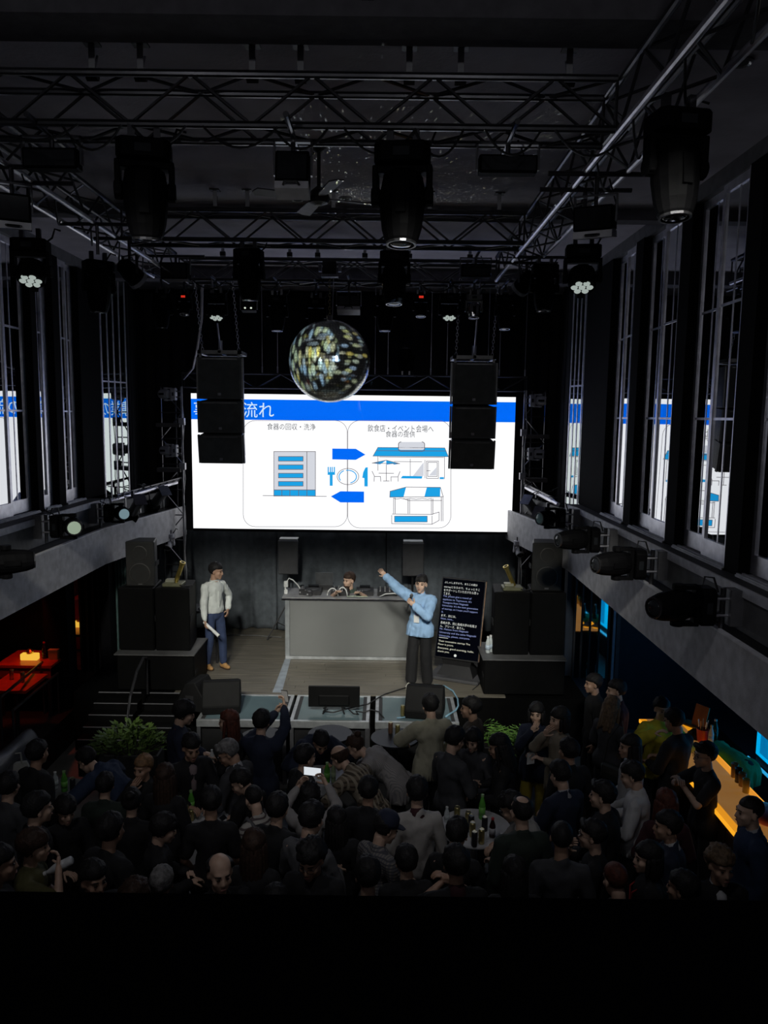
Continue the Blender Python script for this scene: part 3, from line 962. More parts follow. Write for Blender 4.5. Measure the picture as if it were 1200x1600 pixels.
wall_head('large black moving head sideways on the right balcony front, nearest the camera', 1155, 950, 'right', R(-25), 0.92, kind='spot', brl='grey steel lamp bracket nearest the camera on the right parapet')
wall_head('black moving head sideways on the right balcony front, second from the camera', 1040, 884, 'right', R(-20), 0.92, kind='spot', brl='grey steel lamp bracket second from the camera on the right parapet')
wall_head('black moving head sideways on the right balcony front, third from the camera', 963, 846, 'right', R(-20), 0.92, kind='spot', brl='grey steel lamp bracket third from the camera on the right parapet')
wall_head('black moving head sideways at the far end of the right balcony front', 905, 812, 'right', R(-30), 0.85, kind='beam', lens=mat('teal_lens', (0.25, 0.4, 0.4), 0.1), brl='grey steel lamp bracket at the far end of the right parapet')
GREENL = em('lens_green_white_rim', (0.75, 0.95, 0.7), 0.35)
wall_head('large black moving head sideways on the left balcony front, nearest the frame edge', -66, 880, 'left', R(30), 0.92, kind='spot', brl='grey steel lamp bracket nearest the camera on the left parapet')
wall_head('black moving head with a pale green lens on the left balcony front', 55, 824, 'left', R(-62), 0.85, kind='beam', lens=GREENL, brl='grey steel lamp bracket of the lamp with the pale green lens on the left parapet')
wall_head('black moving head with a blue-white lens at the far end of the left balcony front', 142, 803, 'left', R(-55), 0.8, kind='beam', lens=em('lens_blue_white', (0.5, 0.75, 0.85), 0.3), brl='grey steel lamp bracket at the far end of the left parapet')

# ---- ellipsoidal profile spots with their pipe truss at each stage corner
def profile_spot(label, u, v, Y, yaw, pitch, sc=1.0):
    p = at(u, v, Y=Y)
    t = thing('profile_spotlight', label, 'stage light', p)
    Mx = Matrix.Rotation(yaw, 4, 'Z') @ Matrix.Rotation(pitch, 4, 'X')
    k = sc
    m = MB(); m.M = Mx
    m.box(-0.1 * k, 0.1 * k, 0.02 * k, 0.3 * k, -0.1 * k, 0.1 * k)
    m.build('lamp_house', HEADM, t, bevel=0.03 * k)
    m = MB(); m.M = Mx @ Matrix.Rotation(R(90), 4, 'X')
    m.lathe([(0.075 * k, -0.02 * k), (0.08 * k, 0.0), (0.08 * k, 0.3 * k), (0.088 * k, 0.3 * k), (0.088 * k, 0.36 * k)], 14)
    m.build('lens_tube', mat('scuffed_grey_tube', (0.09, 0.09, 0.09), 0.35, 0.3), t)
    m = MB(); m.M = Mx
    m.box(-0.1 * k, 0.1 * k, -0.375 * k, -0.365 * k, -0.1 * k, 0.1 * k)
    m.build('colour_frame', DARKMETAL, t)
    m = MB()
    for s in (-1, 1):
        q = Vector((math.cos(yaw) * 0.12 * k * s, math.sin(yaw) * 0.12 * k * s, 0))
        m.box(q.x - 0.006, q.x + 0.006, q.y - 0.02, q.y + 0.02, -0.02, 0.24 * k)
    m.box(-0.13 * k, 0.13 * k, -0.02, 0.02, 0.235 * k, 0.25 * k)
    m.cyl((0, 0, 0.24 * k), (0, 0, 0.34 * k), 0.03 * k, n=8)
    m.build('yoke', DARKMETAL, t)
    return t
profile_spot('grey profile spotlight nearest the balcony at the left stage corner', 208, 800, 12.2, R(40), R(-38), 1.0)
profile_spot('grey profile spotlight beside the LED wall at the left stage corner', 243, 785, 13.4, R(50), R(-38), 1.0)
profile_spot('grey profile spotlight nearest the balcony at the right stage corner', 855, 818, 12.4, R(-40), R(-36), 1.0)
profile_spot('grey profile spotlight beside the LED wall at the right stage corner', 838, 800, 13.4, R(-50), R(-40), 1.0)

def corner_pipe(label, a, b, seed):
    rnd = random.Random(seed)
    t = thing('pipe_truss', label, 'truss', a)
    d = b - a
    MB().cyl((0, 0, 0), d, 0.03, n=10).build('pipe', STEEL, t)
    off = Vector((0.0, 0.3, 0.06)) if d.x > 0 else Vector((0.0, 0.3, 0.06))
    MB().cyl(off, d + off, 0.022, n=8).build('pipe', DARKMETAL, t)
    k = 9
    for i in range(k):
        p = d * (i / k)
        q = d * ((i + 1) / k) + off
        brace_to('brace', UNIT_BRACE, p, q, STEEL, t)
        brace_to('brace', UNIT_BRACE, q, d * ((i + 1) / k), DARKMETAL, t)
    for i in range(8):
        p = d * rnd.uniform(0.0, 1) + Vector((0, rnd.uniform(0.0, 0.3), 0.05))
        pts = [p]
        for j in range(4):
            pts.append(pts[-1] + Vector((rnd.uniform(-.1, .12), rnd.uniform(-.06, .06), rnd.uniform(-0.04, 0.06))))
        MB().tube(pts, 0.008, 5).build('cable', mat('grey_cable', (0.12, 0.12, 0.12), 0.5), t)
    return t
corner_pipe('pale pipe truss heaped with cables between left balcony and light tower', at(172, 783, Y=12.0), at(276, 754, Y=13.8), 1)
corner_pipe('pale pipe truss heaped with cables between right balcony and light tower', at(872, 788, Y=12.1), at(822, 762, Y=13.7), 2)

# ---- light towers either side of the LED wall
def tower(side, u_top, v_top, u_bot, v_bot, sgn):
    Y = 13.8
    a, b = at(u_top, v_top, Y=Y), at(u_bot, v_bot, Y=Y)
    x, z1 = (a.x + b.x) / 2, a.z
    t = thing('light_tower', 'thin upright truss tower with shelves and cables at the %s edge of the LED wall' % side, 'truss', (x, Y, ZS))
    H = z1 - ZS
    o = sgn * 0.38
    tw = mat('tower_pole_grey', (0.3, 0.3, 0.32), 0.4, 0.6)
    MB().cyl((0, 0, 0), (0, 0, H), 0.02, n=8).build('pole', tw, t)
    MB().cyl((o, 0.05, 0), (o, 0.05, H), 0.014, n=8).build('pole', DARKMETAL, t)
    MB().cyl((o * 0.5, 0.32, 0), (o * 0.5, 0.32, H), 0.014, n=8).build('pole', DARKMETAL, t)
    MB().box(min(0, o) - 0.1, max(0, o) + 0.1, -0.1, 0.4, 0, 0.015).build('base_plate', BLACK, t)
    k = 10
    for i in range(k):
        za, zb_ = H * i / k, H * (i + 1) / k
        brace_to('brace', UNIT_BRACE, (0 if i % 2 else o, 0.02, za), (o if i % 2 else 0, 0.02, zb_), DARKMETAL, t)
        brace_to('brace', UNIT_BRACE, (0, 0, za), (o, 0.05, za), DARKMETAL, t)
    for v in ((661, 731) if side == 'left' else (672, 740)):
        z = at(270, v, Y=Y).z - ZS
        MB().box(min(0.02 * sgn, o * 1.15), max(0.02 * sgn, o * 1.15), -0.1, 0.1, z - 0.07, z).build('shelf', mat('tower_shelf_grey', (0.12, 0.11, 0.11), 0.6), t)
        MB().box(-0.05, 0.05, -0.05, 0.05, z - 0.03, z + 0.09).build('clamp', HEADW, t)
    MB().tube([(0.03 * sgn, -0.03, H * f + 0.04 * math.sin(f * 40)) if False else (0.03 + 0.02 * math.sin(f * 31), -0.03, H * f) for f in [i / 14 for i in range(15)]], 0.008, 5).build('cable', mat('pale_cable', (0.5, 0.5, 0.52), 0.5), t)
    return x, Y
xl, yl = tower('left', 283, 604, 288, 845, -1)
xr, yr = tower('right', 820, 610, 813, 852, 1)
for u, v, s, lab in ((270, 616, 1, 'white moving head clamped high on the left light tower'), (276, 704, 1, 'white moving head clamped halfway up the left light tower'),
                     (824, 626, -1, 'white moving head clamped high on the right light tower'), (822, 709, -1, 'white moving head clamped halfway up the right light tower')):
    p = at(u, v, Y=13.75)
    x = xl if s > 0 else xr
    moving_head(lab, (x - s * 0.02, 13.72, p.z), rot=Euler((0, s * R(90), 0)), tilt=R(20 * s), sc=0.62, kind='beam', body=HEADW)
for u, v, lab in ((263, 847, 'pale par light low on the left light tower above the speaker'), (812, 858, 'pale par light low on the right light tower above the speaker')):
    p = at(u, v, Y=13.6)
    moving_head(lab, p + Vector((0, 0, 0.2)), sc=0.6, kind='beam', body=HEADW, tilt=R(-50))

# ================================================================ mirror ball
bp = at(515, 564.5, Y=10.45)
BALL_R = 0.545
ball = thing('mirror_ball', 'large mirror ball hanging in front of the LED wall with yellow and blue flecks', 'mirror ball', bp)
def facet_ball():
    rnd = random.Random(11)
    mb = MB()
    n = 44
    for k in range(n):
        a0 = math.pi * k / n - math.pi / 2
        a1 = math.pi * (k + 1) / n - math.pi / 2
        am = (a0 + a1) / 2
        c = max(6, int(2 * n * math.cos(am)))
        for i in range(c):
            b0, b1 = 2 * math.pi * (i + 0.06) / c, 2 * math.pi * (i + 0.94) / c
            e = (a1 - a0) * 0.05
            q = []
            for a, b in ((a0 + e, b0), (a0 + e, b1), (a1 - e, b1), (a1 - e, b0)):
                q.append(Vector((math.cos(a) * math.cos(b), math.cos(a) * math.sin(b), math.sin(a))) * BALL_R)
            # each tile sits a little uneven
            ctr = sum(q, Vector()) / 4
            t1, t2 = rnd.uniform(-0.012, 0.012), rnd.uniform(-0.012, 0.012)
            nrm = ctr.normalized()
            u = (q[1] - q[0]).normalized()
            w = nrm.cross(u)
            q = [p + nrm * (t1 * (p - ctr).dot(u) + t2 * (p - ctr).dot(w)) for p in q]
            mb.add(q, [(0, 1, 2, 3)])
    return mb
mm = mat('mirror_tile', (0.66, 0.68, 0.62), 0.16, 0.6, var=0.45, scale=60)
tag(facet_ball().build('mirror_tile', mm, ball), kind='stuff')
MB().ell((0, 0, 0), (BALL_R * 0.994,) * 3, 40, 26).build('core', mat('ball_core', (0.05, 0.05, 0.05), 0.6), ball, smooth=True)
MB().cyl((0, 0, BALL_R - 0.02), (0, 0, BALL_R + 0.05), 0.05, n=12).build('top_cap', CHROME, ball)
zt = TZ - bp.z
zz = BALL_R + 0.06
UNIT_LINK = MB().rings([[(0.016 * math.cos(a) + 0.004 * math.cos(a) * math.cos(b), 0.004 * math.sin(b), 0.026 * math.sin(a) + 0.004 * math.sin(a) * math.cos(b)) for b in [2 * math.pi * j / 5 for j in range(5)]] for a in [2 * math.pi * i / 8 for i in range(9)]], caps=False).mesh('chain_link')
i = 0
while zz < zt:
    link('chain_link', UNIT_LINK, mat('brassy_chain', (0.5, 0.42, 0.2), 0.3, 0.8), ball, (0, 0, zz), (0, 0, R(90) * (i % 2)))
    zz += 0.043
    i += 1
MB().cyl((0.035, 0.0, BALL_R + 0.03), (0.05, 0.0, zt), 0.006, n=5).build('safety_wire', STEEL, ball)
mo = thing('mirror_ball_motor', 'small black motor box with pale sides on the farthest truss above the mirror ball', 'motor', (bp.x, 10.45, TZ + 0.1))
MB().box(-0.09, 0.09, -0.09, 0.06, -0.06, 0.1).build('housing', BLACK, mo, bevel=0.006)
for s in (-1, 1):
    MB().box(s * 0.13 - 0.02, s * 0.13 + 0.02, -0.05, 0.05, -0.02, 0.07).build('side_bracket', HEADW, mo)
MB().box(-0.11, 0.11, -0.1, 0.07, -0.1, -0.065).build('bottom_plate', HEADW, mo)

# gobo lamps: a spot lamp with a broken yellow and blue pattern aimed at the ball, and an added one for the flecks the ball throws on the ceiling
def gobo(light, scale, cols, lo, hi, stretch=(1, 1, 1)):
    d = light.data
    d.use_nodes = True
    nt = d.node_tree
    e = nt.nodes['Emission']
    g = nt.nodes.new('ShaderNodeTexCoord')
    mp = nt.nodes.new('ShaderNodeMapping')
    mp.inputs['Scale'].default_value = stretch
    nt.links.new(g.outputs['Normal'], mp.inputs[0])
    v = nt.nodes.new('ShaderNodeTexVoronoi')
    v.inputs['Scale'].default_value = scale
    nt.links.new(mp.outputs[0], v.inputs['Vector'])
    rp = nt.nodes.new('ShaderNodeValToRGB')
    rp.color_ramp.elements[0].position = lo
    rp.color_ramp.elements[0].color = (1, 1, 1, 1)
    rp.color_ramp.elements[1].position = hi
    rp.color_ramp.elements[1].color = (0, 0, 0, 1)
    nt.links.new(v.outputs['Distance'], rp.inputs[0])
    c = nt.nodes.new('ShaderNodeValToRGB')
    c.color_ramp.elements[0].color = cols[0] + (1,)
    c.color_ramp.elements[1].color = cols[-1] + (1,)
    if len(cols) == 3:
        k = c.color_ramp.elements.new(0.5)
        k.color = cols[1] + (1,)
    sep = nt.nodes.new('ShaderNodeSeparateColor')
    nt.links.new(v.outputs['Color'], sep.inputs[0])
    nt.links.new(sep.outputs[0], c.inputs[0])
    mx = nt.nodes.new('ShaderNodeMix')
    mx.data_type = 'RGBA'
    mx.blend_type = 'MULTIPLY'
    mx.inputs[0].default_value = 1.0
    nt.links.new(c.outputs[0], mx.inputs[6])
    nt.links.new(rp.outputs[0], mx.inputs[7])
    nt.links.new(mx.outputs[2], e.inputs[0])
    e.inputs[1].default_value = 1.0
GOBO = True
b1 = add_light('ball_spot_lamp', 'SPOT', (-2.4, 5.6, 6.3), (bp.x - 0.12, bp.y, bp.z), 1900, (1, 1, 1), 10.5, 0.15, 0.01)
b2 = add_light('ball_spot_lamp', 'SPOT', (1.3, 5.6, 6.3), (bp.x - 0.05, bp.y, bp.z), 1300, (1, 1, 1), 10.5, 0.15, 0.01)
gobo(b1, 85, ((1.0, 0.85, 0.1), (0.4, 0.65, 1.0), (0.85, 1.0, 0.4)), 0.36, 0.62, (1, 0.4, 1))
gobo(b2, 85, ((1.0, 0.8, 0.1), (0.4, 0.6, 1.0), (0.9, 0.95, 0.4)), 0.3, 0.52, (0.45, 1, 1))
# added lamp without a fixture, stands in for mirror ball reflections on the ceiling
c_ = at(665, 262, Z=ZC)
b3 = add_light('ball_fleck_stand_in', 'SPOT', (bp.x + 0.2, 9.9, TZ - 0.25), tuple(c_), 260, (1, 1, 1), 62, 0.5, 0.005)
gobo(b3, 95, ((1.0, 0.95, 0.5), (0.8, 0.9, 1.0), (0.9, 1.0, 0.6)), 0.12, 0.2, (1, 1, 1))
# line array speakers
def line_array(label, u, v_top, v_bot, Y, n=3):
    a, b = at(u, v_top, Y=Y), at(u, v_bot, Y=Y)
    t = thing('line_array_speaker', label, 'speaker', a)
    W = 0.61
    H = a.z - b.z
    z = -0.1
    fr = MB()
    for x in (-W / 2, W / 2 - 0.05):
        fr.box(x, x + 0.05, -0.2, 0.3, -0.05, 0.0)
    fr.box(-W / 2, W / 2, -0.2, -0.16, -0.05, 0.0)
    fr.box(-W / 2, W / 2, 0.26, 0.3, -0.05, 0.0)
    fr.box(-0.02, 0.02, -0.2, 0.3, -0.04, 0.01)
    for x in (-W / 2 + 0.02, W / 2 - 0.05):
        fr.box(x, x + 0.03, -0.19, -0.15, -0.14, 0)
    fr.build('rigging_frame', mat('rigging_grey', (0.3, 0.3, 0.29), 0.4, 0.5), t)
    hs = [0.6, 0.47, 0.43]
    tot = sum(hs)
    avail = H - 0.1
    tilts = (0, R(5), R(10))
    for i in range(n):
        h = hs[i] / tot * avail - 0.015
        Mx = Matrix.Translation((0, 0, z)) @ Matrix.Rotation(tilts[i], 4, 'X')
        m = MB(); m.M = Mx
        m.prism([(-W / 2, -0.2), (W / 2, -0.2), (W / 2 - 0.06, 0.34), (-W / 2 + 0.06, 0.34)], -h, 0)
        c = m.build('cabinet', mat('line_array_charcoal', (0.15, 0.155, 0.15), 0.55, bump=0.25, bscale=90), t, bevel=0.008)
        m = MB(); m.M = Mx
        m.box(-W / 2 + 0.03, W / 2 - 0.03, -0.214, -0.199, -h + 0.03, -0.035)
        m.build('grille', mat('line_array_grille', (0.15, 0.158, 0.15), 0.6, bump=0.8, bscale=400), c)
        m = MB(); m.M = Mx
        m.box(-0.022, 0.022, -0.222, -0.213, -h + 0.05, -h + 0.085)
        m.build('badge', HEADW, c)
        m = MB(); m.M = Mx
        m.box(-W / 2 + 0.06, W / 2 - 0.06, -0.22, -0.2, -0.03, -0.012)
        m.build('front_lip', mat('rigging_grey', (0.3, 0.3, 0.29), 0.4, 0.5), c)
        for s in (-1, 1):
            m = MB(); m.M = Mx
            m.box(s * (W / 2 + 0.012) - 0.012, s * (W / 2 + 0.012) + 0.012, -0.18, -0.13, -h, 0.0)
            m.build('side_rail', mat('rigging_grey', (0.3, 0.3, 0.29), 0.4, 0.5), c)
        z -= h + 0.015
    ztop = TZ - a.z
    for x in (-W / 2 + 0.05, W / 2 - 0.05):
        zz, i = 0.0, 0
        while zz < ztop:
            link('chain_link', UNIT_LINK, STEEL, t, (x, -0.1 + (10.6 - Y + 0.1) * zz / ztop, zz + 0.02), (0, 0, R(90) * (i % 2)))
            zz += 0.043; i += 1
    MB().cyl((0, -0.1, 0.0), (0, -0.1 + (10.6 - Y), ztop), 0.012, n=6).build('lift_strap', STEEL, t)
    MB().cyl((0, -0.1, 0.0), (0, -0.1, 0.14), 0.03, n=8).build('hook', STEEL, t)
    return t
line_array('hanging column of three black speaker cabinets covering the title at left', 347, 549, 722, 11.1)
line_array('hanging column of three black speaker cabinets at the right end of the LED wall', 739.5, 557, 731, 11.1)
# ceiling fan
fp = at(498, 310, Z=ZC - 0.45)
fan = thing('ceiling_fan', 'black ceiling fan with pale drooping blades behind the nearest truss', 'fan', fp)
MB().lathe([(0.02, 0.1), (0.07, 0.06), (0.1, 0.0), (0.08, -0.04), (0.03, -0.06)], 14).build('motor', BLACK, fan)
MB().cyl((0, 0, 0.08), (0, 0, 0.4), 0.016, n=8).build('rod', BLACK, fan)
MB().lathe([(0.07, 0.449), (0.07, 0.41), (0.02, 0.38)], 12).build('canopy', BLACK, fan)
for k in range(4):
    a = R(20 + 90 * k)
    m = MB(); m.M = Matrix.Rotation(a, 4, 'Z') @ Matrix.Rotation(R(10), 4, 'X')
    m.prism([(0.1, -0.03), (0.2, -0.055), (0.55, -0.065), (0.58, 0), (0.55, 0.065), (0.2, 0.055), (0.1, 0.03)], -0.005, 0.005)
    m.build('blade', mat('fan_blade_grey', (0.18, 0.17, 0.18), 0.5), fan)
# downlights and a detector on the ceiling
for u, v, lab in ((1159, 96, 'round recessed downlight on the ceiling at the upper right'), (540, 309, 'small round detector on the ceiling right of the fan'), (465, 311, 'small round detector on the ceiling under the square flood light')):
    p = at(u, v, Z=ZC)
    t = thing('ceiling_downlight', lab, 'downlight', (p.x, p.y, ZC))
    MB().lathe([(0.045, -0.012), (0.06, -0.02), (0.075, -0.008), (0.075, -0.001)], 18).build('trim_ring', mat('downlight_ring', (0.35, 0.35, 0.37), 0.3, 0.6), t)
    MB().lathe([(0.045, -0.013), (0.02, -0.005)], 18).build('baffle', BLACKM, t)
# loose cables draped along the trusses
def cable(label, pts, r=0.008, m=CABLE, group=None):
    o = MB().tube(pts, r, 6).build('draped_cable', m, None)
    return tag(o, label, 'cable', group)
rnd = random.Random(77)
def sag(a, b, d, n=10):
    a, b = Vector(a), Vector(b)
    return [a + (b - a) * (i / n) + Vector((0, 0, -d * 4 * (i / n) * (1 - i / n))) for i in range(n + 1)]
for i in range(9):
    x0 = TXL + 0.3 + i * 0.44
    cable('%s loop of black cable from the left along the nearest cross truss' % ORD[i], sag((x0, 5.05, TZ - 0.02), (x0 + rnd.uniform(0.3, 0.6), 5.05, TZ - 0.02), rnd.uniform(0.06, 0.17)), group='cables looped along the nearest truss')
for i in range(8):
    y0 = 3.2 + i * 0.8
    cable('%s loop of cable, counting from the camera, along the right side truss' % ORD[i], sag((TXR + 0.02, y0, TZ + 0.02), (TXR + 0.3, y0 + 0.7, TZ - 0.02), rnd.uniform(0.05, 0.16)), group='cables looped along the right truss')
    cable('%s loop of cable, counting from the camera, along the left side truss' % ORD[i], sag((TXL - 0.05, y0 + 0.4, TZ + 0.02), (TXL - 0.3, y0 + 1.1, TZ - 0.02), rnd.uniform(0.05, 0.16)), group='cables looped along the left truss')
for i in range(9):
    x0 = TXL + 0.2 + i * 0.43
    cable('%s loop of black cable from the left along the farthest cross truss' % ORD[i], sag((x0, 10.5, TZ - 0.04), (x0 + rnd.uniform(0.3, 0.5), 10.5, TZ - 0.04), rnd.uniform(0.05, 0.12)), group='cables looped along the farthest truss')
a, b, c = at(316, 456, Y=10.83), at(308, 545, Y=12.2), at(287, 592, Y=13.8)
a.z = TZ - 0.02
cable('grey multicore cable curving down from the truss to the left light tower', [a, a.lerp(b, 0.5) + Vector((0.03, 0, 0)), b, b.lerp(c, 0.5) + Vector((0.05, 0, -0.05)), c], 0.022, mat('grey_violet_cable', (0.2, 0.18, 0.22), 0.5))
# ================================================================ stage front: glass panels in aluminium frames
ALU = mat('brushed_aluminium_frame', (0.5, 0.52, 0.53), 0.35, 0.6)
SGLASS = mat('frosted_blue_grey_glass', (0.13, 0.19, 0.21), 0.12, spec=0.8, var=0.1, scale=2)
YF0, YF1 = at(500, 1127, Z=ZS).y, 11.0
edges = [(305, 447), (452, 577), (586, 717)]
for i, (ua, ub) in enumerate(edges):
    xa, xb = at(ua, 1127, Z=ZS).x, at(ub, 1127, Z=ZS).x
    lab = ('leftmost glass-topped stage platform with aluminium frame, under the left monitors', 'middle glass-topped stage platform with aluminium frame, under the black flat screen', 'rightmost glass-topped stage platform with aluminium frame, under the blue cable')[i]
    t = thing('stage_platform', lab, 'stage platform', ((xa + xb) / 2, (YF0 + YF1) / 2, 0))
    w, dp = (xb - xa) / 2, (YF1 - YF0) / 2
    for nm, bx in (('frame_rail', (-w, w, -dp, -dp + 0.05)), ('frame_rail', (-w, w, dp - 0.05, dp - 0.004)), ('frame_rail', (-w, -w + 0.05, -dp + 0.05, dp - 0.05)), ('frame_rail', (w - 0.05, w, -dp + 0.05, dp - 0.05))):
        MB().box(bx[0], bx[1], bx[2], bx[3], ZS - 0.1, ZS).build(nm, ALU, t, bevel=0.004)
    MB().box(-w + 0.05, w - 0.05, -dp + 0.05, dp - 0.05, ZS - 0.03, ZS - 0.008).build('glass_top', SGLASS, t)
    m = MB()
    for (p, q, r_, s_) in ((-w + 0.05, -w + 0.1, -dp + 0.05, dp - 0.05), (w - 0.1, w - 0.05, -dp + 0.05, dp - 0.05)):
        m.box(p, q, r_, s_, ZS - 0.0079, ZS - 0.005)
    m.build_each('edge_tape', mat('black_edge_tape', (0.03, 0.03, 0.03), 0.7), t)
    for sx in (-1, 1):
        for sy in (-1, 1):
            MB().box(sx * (w - 0.03) - 0.025, sx * (w - 0.03) + 0.025, sy * (dp - 0.03) - 0.025, sy * (dp - 0.03) + 0.025, 0, ZS - 0.1).build('leg', mat('platform_leg_grey', (0.14, 0.14, 0.15), 0.45, 0.5), t)
    MB().box(-w + 0.06, w - 0.06, -dp + 0.07, -dp + 0.08, 0.02, ZS - 0.11).build('front_panel', BLACKM, t)

# ================================================================ DJ booth
pa, pb = at(446, 1029, Z=ZS), at(643, 1029, Z=ZS)
bx0, bx1, by = pa.x, pb.x, pa.y
bt = at(540, 934, Y=by).z
booth = thing('dj_booth', 'grey-fronted DJ booth with silver edges in the middle of the stage', 'dj booth', ((bx0 + bx1) / 2, by, ZS))
bw, bh = (bx1 - bx0) / 2, bt - ZS
MB().box(-bw + 0.08, bw - 0.0, -0.012, 0.02, 0.06, bh - 0.05).build('front_panel', mat('booth_front_grey', (0.17, 0.175, 0.17), 0.55, var=0.04, scale=2), booth)
m = MB()
MB().box(-bw, bw, -0.03, 0.06, 0.0, 0.055).build('bottom_rail', ALU, booth, bevel=0.004)
MB().box(-bw, -bw + 0.075, -0.02, 0.06, 0.055, bh - 0.05).build('side_post', mat('booth_side_grey', (0.3, 0.32, 0.33), 0.4, 0.3), booth)
MB().box(-bw, -bw + 0.03, 0.06, 0.7, 0.0, bh - 0.05).build('side_panel', BLACKM, booth)
MB().box(bw - 0.03, bw, 0.06, 0.7, 0.0, bh - 0.05).build('side_panel', BLACKM, booth)
MB().box(-bw - 0.06, bw + 0.01, -0.04, 0.72, bh - 0.05, bh - 0.015).build('counter_top', CHROME, booth, bevel=0.006)
MB().box(-bw - 0.05, bw, -0.02, 0.7, bh - 0.0149, bh).build('counter_mat', mat('counter_grey', (0.25, 0.25, 0.25), 0.5), booth)
GEAR = mat('dj_gear_black', (0.03, 0.03, 0.032), 0.35)
KNOB = mat('silver_knob', (0.5, 0.5, 0.5), 0.3, 0.7)

def deck_unit(label, u, w, kind):
    p = at(u, 930, Y=by + 0.32)
    t = thing(kind, label, 'dj equipment', (p.x, by + 0.32, bt))
    MB().box(-w / 2, w / 2, -0.17, 0.19, 0.0, 0.075).build('body', GEAR, t, bevel=0.006)
    if kind == 'dj_player':
        MB().lathe([(0.1, 0.075), (0.105, 0.085), (0.06, 0.09)], 20, (0, -0.03, 0)).build('jog_wheel', mat('jog_wheel', (0.12, 0.12, 0.12), 0.3, 0.5), t)
        m = MB(); m.M = Matrix.Translation((0, 0.14, 0.075)) @ Matrix.Rotation(R(-35), 4, 'X')
        m.box(-0.09, 0.09, -0.05, 0.05, 0.0, 0.03)
        m.build('display', LENSD, t)
        for i in range(3):
            MB().cyl((-w / 2 + 0.03 + 0.04 * i, -0.14, 0.075), (-w / 2 + 0.03 + 0.04 * i, -0.14, 0.09), 0.014, n=10).build('button', KNOB, t)
    else:
        for i in range(4):
            for j in range(3):
                MB().cyl((-w / 2 + 0.05 + (w - 0.1) * i / 3, 0.14 - 0.07 * j, 0.075), (-w / 2 + 0.05 + (w - 0.1) * i / 3, 0.14 - 0.07 * j, 0.1), 0.012, n=8).build('knob', KNOB, t)
            MB().box(-w / 2 + 0.04 + (w - 0.1) * i / 3, -w / 2 + 0.06 + (w - 0.1) * i / 3, -0.14, -0.06, 0.075, 0.09).build('fader', KNOB, t)
deck_unit('black deck player at the left of the DJ booth, before the laptop', 489, 0.3, 'dj_player')
deck_unit('black mixer with silver knobs before the DJ', 532, 0.32, 'dj_mixer')
deck_unit('black deck player on the booth right of the mixer', 570, 0.3, 'dj_player')
deck_unit('low black effects unit at the right of the DJ booth', 605, 0.34, 'effects_unit')
p = at(507, 925, Y=by + 0.62)
lt = thing('laptop', 'open laptop with its dark lid towards the audience on the DJ booth', 'laptop', (p.x, by + 0.60, bt + 0.085))
MB().box(-0.15, 0.15, -0.02, 0.1, 0.0, 0.018).build('keyboard_base', mat('laptop_grey', (0.09, 0.095, 0.1), 0.4, 0.4), lt)
m = MB(); m.M = Matrix.Translation((0, -0.02, 0.018)) @ Matrix.Rotation(R(10), 4, 'X')
m.box(-0.15, 0.15, -0.008, 0.0, 0.0, 0.22)
m.build('lid', mat('laptop_grey', (0.09, 0.095, 0.1), 0.4, 0.4), lt)
MB().bc((0, 0.03, -0.043), (0.28, 0.12, 0.086)).build('riser', BLACK, lt)
# the small things on the left end of the booth
p = at(447, 922, Y=by + 0.25)
t = thing('power_strip', 'white plug block with a looping cable at the left end of the booth', 'power strip', (p.x, by + 0.25, bt))
MB().box(-0.03, 0.03, -0.03, 0.03, 0.0, 0.07).build('block', WHITEP, t, bevel=0.006)
MB().box(-0.035, 0.035, -0.03, 0.03, 0.12, 0.22).build('plug', WHITEP, t, bevel=0.008)
MB().tube([(0, 0, 0.07), (-0.02, 0, 0.1), (0, 0, 0.12)], 0.012).build('cable', WHITEP, t)
MB().tube([(0.02, 0, 0.22), (0.05, 0, 0.27), (0.12, 0, 0.24), (0.2, 0.02, 0.15), (0.26, 0.04, 0.05), (0.34, 0, 0.02)], 0.011).build('cable', WHITEP, t)
for u, h, lab in ((472, 0.16, 'small chrome and black gadget on the left end of the booth'), (478, 0.1, 'low dark metal box beside the chrome gadget on the booth')):
    p = at(u, 925, Y=by + 0.2 if h > 0.12 else by + 0.12)
    t = thing('stage_gadget', lab, 'gadget', (p.x + (0.06 if h < 0.12 else 0), p.y, bt))
    MB().box(-0.05, 0.05, -0.04, 0.04, 0.0, h * 0.6).build('body', GEAR, t, bevel=0.005)
    MB().cyl((0, 0, h * 0.6), (0, 0, h), 0.03, 0.04, n=10).build('knob', CHROME, t)
    MB().cyl((-0.03, -0.042, h * 0.3), (-0.03, -0.03, h * 0.3), 0.015, n=8).build('dial', KNOB, t)
def loose(label, pts, r, m, cat='cable', name='loose_cable', group=None):
    return tag(MB().tube(pts, r, 6).build(name, m, None, smooth=True), label, cat, group)
z = bt + 0.012
def arc(cx, cy, cz, rx, rz, a0=0, a1=180, k=10):
    return [(cx + rx * math.cos(R(a0 + (a1 - a0) * i / k)), cy, cz + rz * math.sin(R(a0 + (a1 - a0) * i / k))) for i in range(k + 1)]
yb_ = by + 0.05
xq = at(524, 925, Y=yb_).x
loose('white cable arching over the deck before the laptop', arc(xq - 0.05, by + 0.08, z, 0.09, 0.13), 0.011, WHITEP)
loose('white cable loop standing up before the DJ', arc(xq + 0.12, by + 0.08, z, 0.08, 0.15), 0.011, WHITEP)
loose('white cable lying along the right of the booth', [(xq + 0.75, by + 0.06, z), (xq + 0.85, by + 0.05, z + 0.05), (xq + 1.0, by + 0.06, z + 0.06), (xq + 1.15, by + 0.06, z + 0.02), (xq + 1.17, by + 0.06, z + 0.12)], 0.011, WHITEP)
